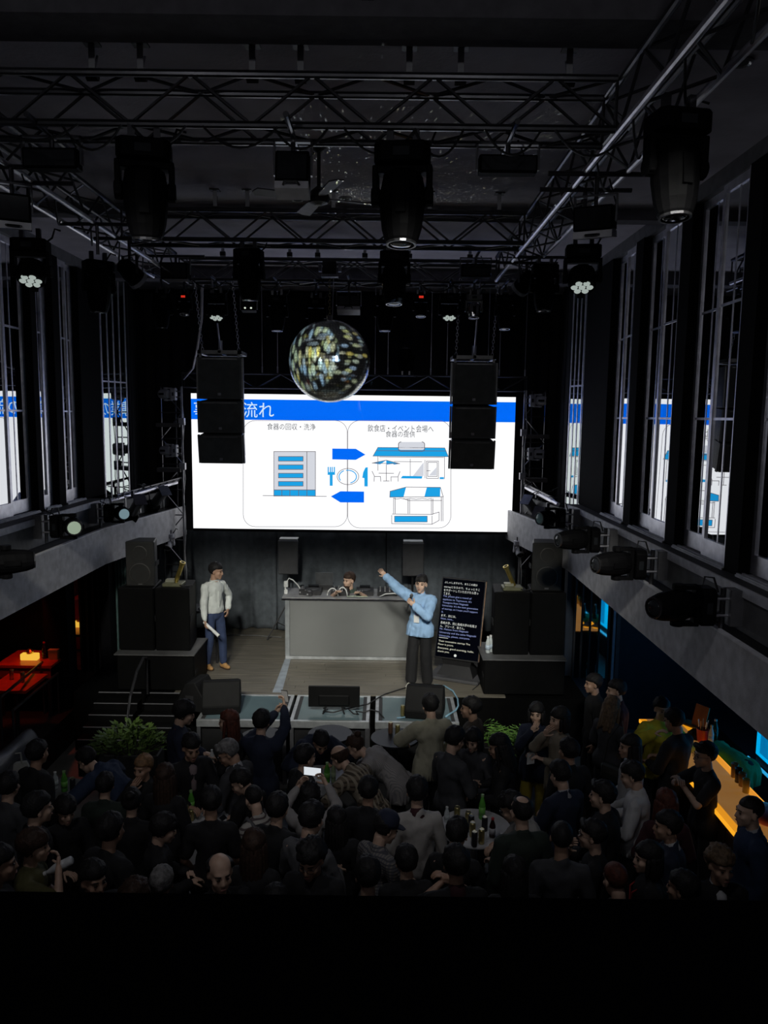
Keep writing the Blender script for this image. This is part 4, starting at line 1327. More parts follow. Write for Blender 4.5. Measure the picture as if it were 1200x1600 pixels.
loose('thin pale cable lying flat before the mixer', [(xq + 0.2, by + 0.04, z), (xq + 0.32, by + 0.03, z + 0.01), (xq + 0.45, by + 0.04, z), (xq + 0.55, by + 0.05, z)], 0.008, mat('pale_green_cable', (0.5, 0.6, 0.45), 0.5))

# ================================================================ speakers
CABM = mat('speaker_box_black', (0.004, 0.004, 0.004), 0.6, bump=0.25, bscale=90, spec=0.12)
CABS = mat('speaker_box_charcoal', (0.022, 0.022, 0.021), 0.5, bump=0.25, bscale=90)
GRILL = mat('speaker_cloth_black', (0.005, 0.005, 0.005), 0.75, bump=0.8, bscale=400, spec=0.1)
CABP = mat('speaker_box_grey', (0.05, 0.052, 0.056), 0.5, bump=0.4, bscale=200)
GRILS = mat('speaker_grille_charcoal', (0.024, 0.024, 0.022), 0.55, bump=0.8, bscale=400)

def cabinet(name, label, x0, x1, y, dpt, z0, z1, kind='full', group=None, taper=0.05, r=0.015):
    t = thing(name, label, 'speaker', ((x0 + x1) / 2, y, z0), group=group)
    w, h = (x1 - x0) / 2, z1 - z0
    MB().prism([(-w, 0), (w, 0), (w - taper, dpt), (-w + taper, dpt)], 0.0, h).build('cabinet', CABP if 'pole' in name else CABS if kind == 'full' else CABM, t, bevel=r)
    MB().box(-w + 0.02, w - 0.02, -0.012, 0.004, 0.02, h - 0.02).build('grille', CABP if 'pole' in name else GRILS if kind == 'full' else GRILL, t)
    if kind == 'full':
        for zz, rr in ((h * 0.3, w * 0.72), (h * 0.75, w * 0.5)):
            m = MB(); m.M = Matrix.Translation((0, -0.012, zz)) @ Matrix.Rotation(R(90), 4, 'X')
            m.lathe([(rr, 0.0), (rr, 0.006), (rr * 0.9, 0.008), (rr * 0.9, 0.0)], 22, caps=False)
            m.build('driver_ring', mat('driver_ring_dark', (0.03, 0.028, 0.025), 0.5), t)
        MB().box(-0.03, 0.03, -0.016, -0.011, h * 0.05, h * 0.08).build('badge', mat('badge_grey', (0.2, 0.2, 0.2), 0.4, 0.5), t)
    for s in (-1, 1):
        MB().box(s * w - 0.004, s * w + 0.004, 0.06, min(0.2, dpt * .6), h * 0.45, h * 0.55).build('side_handle', BLACKM, t)
    return t

for side, us in (('right', dict(base=(757, 884), a=(771, 828), b=(829, 884), sp=(831, 879), vb=1098, vt=1031, tb=1023, tt=925, st=848)),
                 ('left', dict(base=(182, 303), a=(185, 241), b=(242, 297), sp=(196, 242), vb=1090, vt=1023, tb=1016, tt=918, st=846))):
    yb0 = 11.1
    x0, x1 = at(us['base'][0], us['vt'], Y=yb0).x, at(us['base'][1], us['vt'], Y=yb0).x
    zb1 = at(us['base'][0], us['vt'], Y=yb0).z
    cabinet('subwoofer', 'wide low subwoofer at the bottom of the %s speaker stack' % side, x0, x1, yb0, 0.8, ZS, zb1, 'sub', taper=0.0)
    o = MB().box(x0 - 0.03, x1 + 0.01, yb0 - 0.03, yb0 + 0.86, zb1, zb1 + 0.018).build('stack_board', mat('stack_board_grey', (0.1, 0.1, 0.1), 0.5), None)
    tag(o, 'dark grey board lying on the lowest subwoofer of the %s stack' % side, 'board')
    ya = at(us['a'][0], us['tb'], Z=zb1 + 0.018).y
    za = at(us['a'][0], us['tt'], Y=ya).z
    for k, nm in (('a', 'inner' if side == 'right' else 'outer'), ('b', 'outer' if side == 'right' else 'inner')):
        xa, xb = at(us[k][0], 970, Y=ya).x, at(us[k][1], 970, Y=ya).x
        cabinet('tall_speaker', 'tall black speaker of the %s stack, the one %s' % (side, 'nearer the LED wall' if nm == 'inner' else 'farther from the LED wall'), xa + 0.004, xb - 0.004, ya, 0.62, zb1 + 0.018, za, 'sub')
    ys = ya + 0.08
    xa, xb = at(us['sp'][0], 885, Y=ys).x, at(us['sp'][1], 885, Y=ys).x
    cabinet('speaker', 'black two-way speaker on top of the %s speaker stack' % side, xa, xb, ys, 0.4, za, at(us['sp'][0], us['st'], Y=ys).z, 'full', taper=0.08)
    # confetti cannon: brassy tube on a small base
    u = 795 if side == 'right' else 276
    p = at(u + 5 if side == 'right' else u - 4, 912, Y=ya + 0.2)
    t = thing('confetti_cannon', 'brass-coloured confetti cannon standing on the %s speaker stack' % side, 'confetti cannon', (p.x, ya + 0.2, za))
    MB().box(-0.15, 0.15, -0.12, 0.12, 0.0, 0.05).build('base', mat('cannon_base_olive', (0.2, 0.2, 0.12), 0.4, 0.4), t, bevel=0.008)
    MB().box(-0.12, 0.02, -0.06, 0.06, 0.05, 0.1).build('valve_block', mat('cannon_block', (0.4, 0.4, 0.3), 0.4, 0.4), t, bevel=0.008)
    d = Vector((-0.14, -0.05, 0.3)) if side == 'right' else Vector((0.12, -0.05, 0.3))
    c = Vector((0.03, 0, 0.06))
    BR = mat('brass_tube', (0.65, 0.5, 0.14), 0.28, 0.9)
    MB().cyl(c, c + d, 0.034, n=12).build('barrel', BR, t)
    MB().cyl(c + d * 0.93, c + d * 1.03, 0.046, n=12).build('muzzle', BR, t)
    MB().cyl(c + d * 1.031, c + d * 1.034, 0.03, n=12).build('bore', BLACKM, t)
    MB().tube([(0.1, -0.1, 0.03), (0.16, -0.14, 0.02), (0.22, -0.1, 0.012), (0.3, -0.05, 0.012)], 0.012).build('hose', CABLE, t)

for u, u0, u1, vt, vb, lab in ((450, 434, 466, 844, 898, 'slim speaker on a tripod stand behind the left end of the booth'), (646, 629, 662, 848, 901, 'slim speaker on a tripod stand behind the right end of the booth')):
    Y = 13.75
    a, b = at(u0, vt, Y=Y), at(u1, vb, Y=Y)
    s = cabinet('pole_speaker', lab, a.x, b.x, Y, 0.32, b.z, a.z, 'sub', taper=0.06)
    MB().box((a.x - b.x) / 2 + 0.02, (b.x - a.x) / 2 - 0.02, 0.03, 0.26, a.z - b.z, a.z - b.z + 0.02).build('pale_lid', mat('lid_grey', (0.4, 0.41, 0.4), 0.5), s)
    st = thing('speaker_stand', lab.replace('slim speaker on a tripod stand', 'black tripod stand under the slim speaker'), 'stand', (s.location.x, Y + 0.14, ZS))
    MB().cyl((0, 0, 0.15), (0, 0, b.z - ZS - 0.002), 0.02, n=8).build('pole', BLACK, st)
    MB().cyl((0, 0, 0.66), (0, 0, 0.74), 0.035, n=8).build('collar', BLACK, st)
    for k in range(3):
        an = R(200 + 120 * k)
        q = Vector((math.cos(an), math.sin(an), 0))
        MB().cyl((q * 0.02) + Vector((0, 0, 0.7)), q * 0.42 + Vector((0, 0, 0.012)), 0.013, n=6).build('leg', BLACK, st)
        MB().cyl((0, 0, 0.2), q * 0.23 + Vector((0, 0, 0.33)), 0.008, n=6).build('brace', BLACK, st)

# floor monitors (wedges)
def wedge(label, u, v, rz, w=0.52):
    p = at(u, v, Z=ZS)
    t = thing('stage_monitor', label, 'speaker', (p.x, p.y, ZS), rz)
    prof = [(-0.2, 0.0), (0.22, 0.0), (0.26, 0.1), (0.1, 0.4), (-0.04, 0.42), (-0.22, 0.12)]
    m = MB(); m.M = Matrix(((0, 0, 1, 0), (1, 0, 0, 0), (0, 1, 0, 0), (0, 0, 0, 1)))
    m.prism(prof, -w / 2, w / 2)
    m.build('cabinet', mat('monitor_paint', (0.007, 0.007, 0.007), 0.7, bump=0.3, bscale=120, spec=0.15), t, bevel=0.012)
    m = MB(); m.M = Matrix(((0, 0, 1, 0), (1, 0, 0, 0), (0, 1, 0, 0), (0, 0, 0, 1)))
    m.prism([(0.262, 0.12), (0.27, 0.125), (0.118, 0.4), (0.108, 0.395)], -w / 2 + 0.03, w / 2 - 0.03)
    m.build('grille', GRILL, t)
    for s in (-1, 1):
        MB().box(s * w / 2 - 0.003, s * w / 2 + 0.003, -0.02, 0.1, 0.17, 0.23).build('side_handle', BLACKM, t)
    return t
wedge('black wedge monitor beside another at the left stage front, back to the audience', 347, 1108, R(8))
wedge('dark wedge monitor standing on its side at the left stage edge', 312, 1104, R(75), 0.42)
wedge('black wedge monitor at the right stage front, behind the man in the beige shirt', 664, 1116, R(-10))

# ================================================================ flat screen facing the stage
p = at(522, 1112, Z=ZS)
tv = thing('flat_screen', 'black flat screen on two splayed feet on the middle glass platform', 'screen', (p.x, p.y, ZS))
w = (at(562, 1090, Y=p.y).x - at(482, 1090, Y=p.y).x) / 2
zt_ = at(522, 1072, Y=p.y).z - ZS
zb_ = at(522, 1104, Y=p.y).z - ZS
MB().box(-w, w, -0.02, 0.02, zb_, zt_).build('panel', mat('screen_back_black', (0.004, 0.004, 0.004), 0.5, spec=0.15), tv, bevel=0.006)
MB().box(-w * 0.6, w * 0.6, -0.05, -0.018, zb_ + 0.03, zt_ - 0.12).build('back_housing', mat('screen_back_black', (0.004, 0.004, 0.004), 0.5), tv, bevel=0.012)
MB().box(-w + 0.01, w - 0.01, 0.02, 0.023, zb_ + 0.01, zt_ - 0.01).build('display', LENSD, tv)
for s in (-1, 1):
    MB().cyl((s * w * 0.3, 0, zb_), (s * w * 0.42, -0.1, 0.008), 0.012, n=6).build('foot', BLACK, tv)
    MB().cyl((s * w * 0.3, 0, zb_), (s * w * 0.42, 0.1, 0.008), 0.012, n=6).build('foot', BLACK, tv)
a = at(500, 1104, Z=ZS + 0.01)
loose('black cable from the flat screen across the glass to the presenter', [at(u, v, Z=ZS + 0.012) for u, v in ((512, 1108), (505, 1111), (520, 1113), (548, 1106), (575, 1100), (600, 1085), (625, 1077), (636, 1074))], 0.009, CABLE)
loose('black cable coiled on the glass right of the flat screen', [at(u, v, Z=ZS + 0.012) for u, v in ((545, 1108), (552, 1115), (560, 1116), (556, 1111), (568, 1113), (580, 1109), (592, 1112), (600, 1122))], 0.009, CABLE)
loose('blue cable curving round the right wedge monitor on the stage', [at(u, v, Z=ZS + 0.015) for u, v in ((678, 1070), (695, 1072), (708, 1080), (715, 1092), (716, 1103), (712, 1110), (702, 1116), (696, 1120))], 0.013, mat('blue_cable', (0.22, 0.4, 0.52), 0.5))
loose('blue cable end left of the right wedge monitor', [at(u, v, Z=ZS + 0.015) for u, v in ((640, 1094), (636, 1100), (635, 1108), (638, 1116), (632, 1121), (620, 1122))], 0.011, mat('blue_cable', (0.22, 0.4, 0.52), 0.5))
loose('black cable on the deck left of the caption display', [at(u, v, Z=ZS + 0.012) for u, v in ((330, 995), (360, 992), (400, 993), (440, 996))], 0.01, mat('grey_cable', (0.12, 0.12, 0.12), 0.5))

# ================================================================ caption display on its stand
pB = at(716, 1056, Z=ZS)
yaw = R(-23)
sg = thing('caption_display', 'tall leaning caption display with white and blue text beside the presenter', 'screen', (pB.x, pB.y, ZS), yaw)
BASEG = mat('display_base_grey', (0.09, 0.09, 0.095), 0.45, 0.3)
MB().box(-0.42, 0.42, -0.33, 0.33, 0.0, 0.05).build('base_plate', BASEG, sg, bevel=0.01)
m = MB()
m.rings([[(-0.3, -0.2, 0.05), (0.3, -0.2, 0.05), (0.3, 0.2, 0.05), (-0.3, 0.2, 0.05)], [(-0.22, -0.1, 0.2), (0.22, -0.1, 0.2), (0.22, 0.12, 0.2), (-0.22, 0.12, 0.2)], [(-0.26, -0.12, 0.38), (0.26, -0.12, 0.38), (0.26, 0.1, 0.38), (-0.26, 0.1, 0.38)]])
m.build('pedestal', BLACK, sg)
LEAN = R(-15)
DM = Matrix.Translation((0.0, -0.14, 0.3)) @ Matrix.Rotation(LEAN, 4, 'X')
DW, DH = 0.74, 1.3
m = MB(); m.M = DM
m.box(-DW / 2, DW / 2, 0.0, 0.05, 0.0, DH)
m.build('housing', BLACK, sg, bevel=0.006)
m = MB(); m.M = DM
m.box(-DW / 2 + 0.02, DW / 2 - 0.02, -0.003, 0.0, 0.025, DH - 0.025)
sf = m.build('display', mat('caption_screen_navy', (0.0015, 0.002, 0.005), 0.12, spec=0.25), sg)
m = MB(); m.M = DM
m.box(DW / 2 - 0.004, DW / 2 + 0.004, -0.004, 0.02, 0.02, DH - 0.02)
m.build('coppery_side', mat('coppery_edge', (0.7, 0.45, 0.3), 0.3, 0.7), sg)  # coppery strip down the right edge of the display
TW = em('caption_white', (0.9, 0.92, 0.85), 0.75)
TB = em('caption_blue', (0.42, 0.5, 0.95), 0.6)
TY = em('caption_cream', (0.92, 0.9, 0.7), 0.75)
rows = [('ぶしゃしますので、またこの度は', 0.030, TW, 0.034, 0.86), ('startupとなるので、ちょっとそこ', 0.085, TW, 0.040, 0.93), ('をサポートしていただけたら思っ', 0.125, TW, 0.040, 0.9), ('てます。', 0.168, TW, 0.04, 0.19),
        ('Yes, please give a round of', 0.203, TB, 0.036, 0.74), ('applause to Taymuson. It\'s', 0.243, TB, 0.036, 0.75), ('Younguro from Nagasaki', 0.283, TB, 0.036, 0.67), ('University. It\'s the next generation', 0.320, TB, 0.036, 0.93), ('of startup, so I hope you\'ll support', 0.360, TB, 0.036, 0.93), ('it.', 0.398, TB, 0.03, 0.045),
        ('まず、次には、', 0.440, TW, 0.038, 0.39), ('Now, next...', 0.482, TB, 0.032, 0.33), ('長崎大学、同じ長崎大学の松尾さ', 0.527, TW, 0.040, 0.94), ('ん、プリーズ、皆さん。', 0.570, TW, 0.038, 0.64),
        ('Mr. Matsuo from Nagasaki', 0.610, TB, 0.034, 0.74), ('University and the same Nagasaki', 0.650, TB, 0.036, 0.95), ('University, please, everyone.', 0.690, TB, 0.036, 0.8), ('————', 0.725, TW, 0.006, 0.24),
        ('Their innovative startup The', 0.757, TY, 0.034, 0.82), ('Floor is yours.', 0.797, TY, 0.034, 0.4), ('Everyone, good morning, hello,', 0.840, TY, 0.036, 0.93), ('thank you.', 0.882, TY, 0.034, 0.31)]
for s_, t_, m_, h_, w_ in rows:
    me = text_mesh(s_)
    xs = [v.co.x for v in me.vertices]; ys_ = [v.co.y for v in me.vertices]
    W = (DW - 0.1) * w_
    H = h_ * DH * 0.82
    kx, ky = W / (max(xs) - min(xs)), H / (max(ys_) - min(ys_))
    x0, y0 = min(xs), min(ys_)
    for v in me.vertices:
        v.co = DM @ Vector((-DW / 2 + 0.05 + (v.co.x - x0) * kx, -0.0045, DH * (1 - t_) - 0.03 - H + (v.co.y - y0) * ky))
    link('lettering', me, m_, sg)
m = MB(); m.M = DM
m.cyl((-0.02, -0.0045, 0.07), (-0.02, -0.0035, 0.07), 0.022, n=16)
m.build('home_dot', TW, sg)
a, b = at(752, 1040, Z=ZS + 0.01), at(757, 1066, Z=ZS + 0.01)
loose('thin black cable behind the caption display base', [at(u, v, Z=ZS + 0.01) for u, v in ((742, 1040), (750, 1046), (754, 1058), (748, 1070), (738, 1078))], 0.007, CABLE)
# two water bottles on the right subwoofer board
def bottle(label, loc, h, col, cap, liquid=None, group=None, r=0.032, name='bottle', rot=None, metal=False):
    t = thing(name, label, name if name != 'tea_bottle' else 'bottle', loc, group=group, rot=rot)
    MB().lathe([(r * 0.85, 0.0), (r, 0.01), (r, h * 0.55), (r * 0.95, h * 0.62), (r * 0.45, h * 0.86), (r * 0.42, h * 0.92)], 12).build('body', col, t, smooth=True)
    MB().lathe([(r * 0.5, h * 0.915), (r * 0.5, h), (r * 0.3, h)], 10).build('cap', cap, t)
    MB().lathe([(r * 1.02, h * 0.2), (r * 1.02, h * 0.5)], 12).build('label_band', liquid or col, t, smooth=True)
    return t
CLEAR = mat('clear_plastic', (0.55, 0.6, 0.6), 0.12, var=0.1)
rb = [o for o in COL.objects if o.name.startswith('stack_board')][0]
zb1 = max((rb.matrix_world @ Vector(c)).z for c in rb.bound_box)
for u, lab in ((762, 'clear water bottle on the right stack board, nearer the caption display'), (767, 'clear water bottle on the right stack board, nearer the tall speaker')):
    p = at(u, 1020, Z=zb1)
    bottle(lab, (p.x, p.y + (0.06 if u > 765 else 0), zb1), 0.26, CLEAR, WHITEP, mat('blue_white_band', (0.5, 0.6, 0.7), 0.4), r=0.038)
p = at(317, 1010, Y=11.9)
# side table with small items at the left stage edge
t = thing('side_table', 'low dark table at the left stage edge behind the man in the white shirt', 'table', (at(312, 952, Y=12.6).x, 12.6, ZS))
zt_ = at(312, 950, Y=12.6).z - ZS
MB().box(-0.2, 0.35, -0.2, 0.3, zt_ - 0.04, zt_).build('table_top', mat('table_dark', (0.08, 0.085, 0.09), 0.5), t)
for sx in (-0.17, 0.32):
    for sy in (-0.17, 0.27):
        MB().box(sx - 0.02, sx + 0.02, sy - 0.02, sy + 0.02, 0, zt_ - 0.04).build('leg', BLACK, t)
mk = thing('microphone', 'black microphone with a white head lying on the low dark table', 'microphone', (t.location.x + 0.05, 12.5, ZS + zt_ + 0.025))
MB().cyl((0.0, 0, 0), (0.14, 0.03, 0), 0.014, 0.018, n=8).build('handle', BLACK, mk)
MB().ell((-0.02, 0, 0), (0.03, 0.026, 0.026), 10, 6).build('head', WHITEP, mk, smooth=True)

# ================================================================ steps at the left
STEPW = mat('step_nosing_grey', (0.17, 0.17, 0.18), 0.5)
def steps(label, u0, u1, y0):
    xa, xb = at(u0, 1100, Y=10.8).x, at(u1, 1100, Y=10.8).x
    t = thing('stage_steps', label, 'steps', ((xa + xb) / 2, y0, 0))
    w = (xb - xa) / 2
    n = 4
    MB().box(-w, w, -0.006, -0.0005, ZS - 0.014, ZS + 0.002).build('nosing', STEPW, t)
    for i in range(n):
        z1 = ZS - 0.095 * (i + 1)
        MB().box(-w, w, -0.21 * (i + 1), -0.21 * i - 0.0065, 0, z1).build('tread', mat('step_black', (0.004, 0.004, 0.004), 0.8, spec=0.1), t)
        MB().box(-w, w, -0.21 * (i + 1) - 0.004, -0.21 * (i + 1) + 0.014, z1 - 0.006, z1 + 0.003).build('nosing', STEPW, t)
    return t
steps('black steps with white nosings at the left stage edge, beside the wedge monitor', 222, 290, 11.018)
steps('black steps with white nosings left of the curved handrail', 146, 214, 11.018)
a = at(218, 1070, Y=10.6)
hr = thing('handrail', 'dark curved handrail between the two sets of black steps', 'handrail', (a.x, 0, 0))
MB().tube([(0.0, 10.95, ZS + 0.55), (0.0, 10.8, ZS + 0.6), (0, 10.5, ZS + 0.5), (0, 10.2, ZS + 0.25), (0, 10.0, ZS - 0.1), (0, 9.9, 0.4), (0, 9.88, 0.0)], 0.02, 8).build('rail', mat('handrail_dark', (0.06, 0.06, 0.065), 0.35, 0.6), hr)
MB().cyl((0, 10.95, 0.92), (0, 10.95, ZS + 0.55), 0.018, n=8).build('post', mat('handrail_dark', (0.06, 0.06, 0.065), 0.35, 0.6), hr)
# ================================================================ people
SKIN = mat('skin_light', (0.60, 0.40, 0.29), 0.5, var=0.1, scale=20)
SKIN2 = mat('skin_tan', (0.46, 0.28, 0.19), 0.5, var=0.1, scale=20)
EYEM = mat('eye_dark', (0.02, 0.015, 0.012), 0.15)
LIPM = mat('lip_tone', (0.32, 0.13, 0.11), 0.5)
HAIRC = {
    'black': mat('hair_black', (0.012, 0.011, 0.011), 0.62, spec=0.3, var=0.4, scale=30, bump=0.6, bscale=70),
    'brown': mat('hair_dark_brown', (0.04, 0.022, 0.014), 0.62, spec=0.3, var=0.4, scale=30, bump=0.6, bscale=70),
    'auburn': mat('hair_auburn', (0.085, 0.025, 0.015), 0.62, spec=0.3, var=0.4, scale=30, bump=0.6, bscale=70),
    'grey': mat('hair_grey', (0.17, 0.165, 0.16), 0.62, spec=0.3, var=0.5, scale=30, bump=0.6, bscale=70),
    'blond': mat('hair_dull_blond', (0.26, 0.15, 0.075), 0.62, spec=0.3, var=0.4, scale=30, bump=0.6, bscale=70),
    'light': mat('hair_light_brown', (0.13, 0.085, 0.05), 0.62, spec=0.3, var=0.5, scale=30, bump=0.6, bscale=70),
}
VOX = {}

def remesh(mb, vox, adapt=0.0, smooth_it=2, wrinkle=0.0, seed=0, wscale=9.0, ratio=1.0):
    """union of overlapping solids as one continuous surface"""
    me = mb.mesh('tmp')
    o = bpy.data.objects.new('tmp', me)
    COL.objects.link(o)
    md = o.modifiers.new('r', 'REMESH')
    md.mode = 'VOXEL'
    md.voxel_size = vox
    md.adaptivity = adapt
    if smooth_it:
        s = o.modifiers.new('s', 'SMOOTH')
        s.factor = 0.5
        s.iterations = smooth_it
    if ratio < 1:
        d = o.modifiers.new('d', 'DECIMATE')
        d.ratio = ratio
    dg = bpy.context.evaluated_depsgraph_get()
    out = bpy.data.meshes.new_from_object(o.evaluated_get(dg))
    bpy.data.objects.remove(o)
    bpy.data.meshes.remove(me)
    if wrinkle:
        nr = [v.normal.copy() for v in out.vertices]
        sd = Vector((seed * 3.1, seed * 1.7, seed * 0.9))
        for v, n in zip(out.vertices, nr):
            p = v.co
            w = noise.noise(Vector((p.x * wscale, p.y * wscale, p.z * wscale * 0.55)) + sd)
            w += 0.5 * noise.noise(Vector((p.x * wscale * 2.3 + p.z * 6, p.y * wscale * 2.3, p.z * wscale)) + sd)
            v.co = p + n * (wrinkle * (0.35 - abs(w)) * 1.6)
    for p in out.polygons:
        p.use_smooth = True
    return out

def ik(S, W, L1, L2, hint):
    S, W, hint = Vector(S), Vector(W), Vector(hint)
    d = W - S
    L = min(d.length, (L1 + L2) * 0.995)
    u = d.normalized()
    a = (L1 * L1 - L2 * L2 + L * L) / (2 * L)
    h = math.sqrt(max(0, L1 * L1 - a * a))
    n = (hint - u * hint.dot(u)).normalized()
    return S + u * a + n * h, S + u * L

def rotx(p, piv, ang):
    return Matrix.Translation(piv) @ Matrix.Rotation(ang, 4, 'X') @ Matrix.Translation(-Vector(piv)) @ Vector(p)

class Pose:
    def __init__(s, lean=0.0, bend=0.0, yaw=0.0, pitch=0.0, roll=0.0, r=None, l=None, rh=None, lh=None, step=0.06, stance=0.1, sit=False, female=False, twist=0.0, curl=0.9, rcurl=None, lcurl=None):
        """r / l: wrist targets in body space (x right, y front, z up); rh / lh: elbow hints"""
        s.__dict__.update(locals())

def skeleton(P):
    hipz = 0.55 if P.sit else 0.90
    dz = hipz - 0.90
    piv = Vector((0, 0, 0.93 + dz))
    piv2 = Vector((0, -0.01, 1.16 + dz))
    f = 0.88 if P.female else 1.0
    def T(p, upper=True):
        p = Vector(p) + Vector((0, 0, dz))
        if upper:
            if P.bend and p.z > 1.1 + dz:
                p = rotx(p, piv2, -P.bend)
            p = rotx(p, piv, -P.lean)
        return p
    K = {}
    K['pelvis'] = T((0, 0, 0.93), False)
    K['waist'] = T((0, 0.0, 1.08))
    K['chest'] = T((0, 0.0, 1.27))
    K['upchest'] = T((0, -0.01, 1.37))
    K['neck0'] = T((0, -0.02, 1.43))
    K['neck1'] = T((0, 0.005, 1.52))
    for sd, s in (('r', 1), ('l', -1)):
        K['sh' + sd] = T((s * 0.165 * f, -0.01, 1.38))
        K['hip' + sd] = T((s * 0.085, 0, 0.90), False)
        hx = s * (P.stance)
        st = P.step if sd == 'r' else -P.step
        if P.sit:
            K['kn' + sd] = Vector((s * 0.14, 0.4, 0.48))
            K['an' + sd] = Vector((s * 0.14, 0.34, 0.08))
        else:
            K['an' + sd] = Vector((hx, st, 0.085))
            K['kn' + sd] = (K['hip' + sd] + K['an' + sd]) / 2 + Vector((0, 0.03, 0.02))
        W = getattr(P, sd)
        hint = getattr(P, sd + 'h')
        if W is None:
            W = Vector((s * 0.24, 0.03, 0.86))
        if hint is None:
            hint = Vector((s * 0.6, -0.8, -0.3))
        W = Vector(W) + Vector((0, 0, dz))
        K['el' + sd], K['wr' + sd] = ik(K['sh' + sd], W, 0.285, 0.25, hint)
    # head frame
    base = Matrix.Translation(K['neck1']) @ Matrix.Rotation(-(P.lean + P.bend) * 0.55, 4, 'X') @ Matrix.Rotation(P.yaw, 4, 'Z') @ Matrix.Rotation(P.pitch, 4, 'X') @ Matrix.Rotation(P.roll, 4, 'Y')
    K['head'] = base @ Matrix.Translation((0, 0.025, 0.092)) @ Matrix.Scale(1.08, 4)
    return K

def hand(mb, W, E, s, curl, fine=False):
    """palm plus five separate fingers; s = +1 right, -1 left"""
    d = (W - E).normalized()
    side = d.cross(Vector((0, 0, 1)))
    if side.length < 0.2:
        side = Vector((s, 0, 0))
    side.normalize()
    up = side.cross(d).normalized()
    # palms turn inwards
    inn = -side * s if abs(d.z) > 0.6 else -up
    acr = d.cross(inn).normalized()
    M0 = Matrix((acr, d, inn)).transposed()
    pc = W + d * 0.05
    palm = MB()
    palm.ell(pc, (0.04, 0.052, 0.017), 12, 8, M0)
    fing = MB()
    for i, (ox, L) in enumerate(((-0.03, 0.072), (-0.010, 0.08), (0.010, 0.075), (0.029, 0.06))):
        p = W + d * 0.085 + acr * ox
        dd = d.copy()
        r = 0.0095
        for seg, k in ((0, 0.45), (1, 0.32), (2, 0.23)):
            ang = curl * (0.35 + 0.25 * seg)
            dd = (dd * math.cos(ang) + inn * math.sin(ang)).normalized()
            q = p + dd * (L * k)
            fing.cap(p, q, r, r * 0.92, 7, 2)
            p = q
            r *= 0.92
            # bending plane follows the finger
        # next finger
    ts = -1 if True else 1
    tdir = acr * (-1.0)
    p = W + d * 0.025 + tdir * 0.032
    dd = (d * 0.6 + tdir * 0.55 + inn * 0.45).normalized()
    q = p + dd * 0.045
    fing.cap(p - dd * 0.02, q, 0.013, 0.0105, 8, 2)
    dd = (dd + d * 0.35 + inn * (0.5 * curl) - tdir * 0.3).normalized()
    fing.cap(q, q + dd * 0.032, 0.0105, 0.0085, 8, 2)
    return palm, fing, d, inn

def body_parts(P, vox, ratio=1.0, slim=1.0):
    K = skeleton(P)
    b = MB()
    hw = 0.9 if P.female else 1.0
    Q = (K['upchest'] - K['waist']).to_track_quat('Z', 'Y').to_matrix()
    b.ell(K['pelvis'] + Vector((0, 0, -0.02)), (0.145, 0.1, 0.11), 14, 9)
    b.cap(K['pelvis'], K['waist'], 0.095, 0.092, 12)
    b.cap(K['waist'], K['upchest'], 0.092, 0.085, 12)
    b.ell((K['chest'] + K['upchest']) / 2, (0.132 * hw, 0.086, 0.125), 14, 9, Q)
    b.cap(K['neck0'] - Vector((0, 0, 0.04)), K['neck1'] + Vector((0, 0, 0.03)), 0.058 * hw, 0.053 * hw, 12)
    for s in 'rl':
        b.cap(K['upchest'] , K['sh' + s], 0.06, 0.052, 10)
        b.cap(K['sh' + s], K['el' + s], 0.05, 0.04, 10)
        b.cap(K['el' + s], K['wr' + s], 0.039, 0.027, 10)
        b.cap(K['hip' + s], K['kn' + s], 0.078, 0.055, 12)
        b.cap(K['kn' + s], K['an' + s], 0.053, 0.04, 10)
        a = K['an' + s]
        b.cap(a + Vector((0, -0.02, -0.045)), a + Vector((0, 0.12, -0.055)), 0.034, 0.028, 8)
    # head
    H = K['head']
    h = MB()
    h.M = H
    fs = 0.94 if P.female else 1.0
    h.ell((0, -0.012, 0.045), (0.074 * fs, 0.094, 0.084), 18, 12)
    h.ell((0, 0.03, -0.022), (0.060 * fs, 0.062, 0.084), 16, 11)
    h.ell((0, 0.066, -0.088), (0.028 * fs, 0.024, 0.022), 10, 7)
    h.ell((0, 0.068, 0.036), (0.056 * fs, 0.026, 0.016), 12, 7)
    h.cap((0, 0.09, 0.022), (0, 0.104, -0.02), 0.0075, 0.0125, 8, 2)
    h.ell((0, 0.098, -0.026), (0.019, 0.014, 0.010), 8, 6)
    h.ell((0, 0.084, -0.056), (0.026, 0.013, 0.014), 10, 6)
    for s in (-1, 1):
        h.ell((s * 0.038, 0.06, -0.02), (0.026, 0.024, 0.022), 10, 7)
        h.ell((s * 0.076 * fs, -0.008, 0.0), (0.010, 0.02, 0.032), 8, 7, Matrix.Rotation(s * 0.35, 3, 'Z'))
    b.M = None
    b.add(h.v, h.f)
    fingers = MB()
    for s, sg in (('r', 1), ('l', -1)):
        c = getattr(P, s + 'curl')
        palm, fg, d, inn = hand(b, K['wr' + s], K['el' + s], sg, P.curl if c is None else c)
        b.add(palm.v, palm.f)
        fingers.add(fg.v, fg.f)
        K['hd' + s] = K['wr' + s] + d * 0.09 + inn * 0.03
        K['hdir' + s] = d
        K['hin' + s] = inn
    me = remesh(b, vox, 0.0, 2, ratio=ratio)
    # fingers are rooted inside the palm
    bm = bmesh.new()
    bm.from_mesh(me)
    fm = fingers.mesh('f', smooth=True)
    bm.from_mesh(fm)
    bm.to_mesh(me)
    bm.free()
    bpy.data.meshes.remove(fm)
    for p in me.polygons:
        p.use_smooth = True
    return K, me

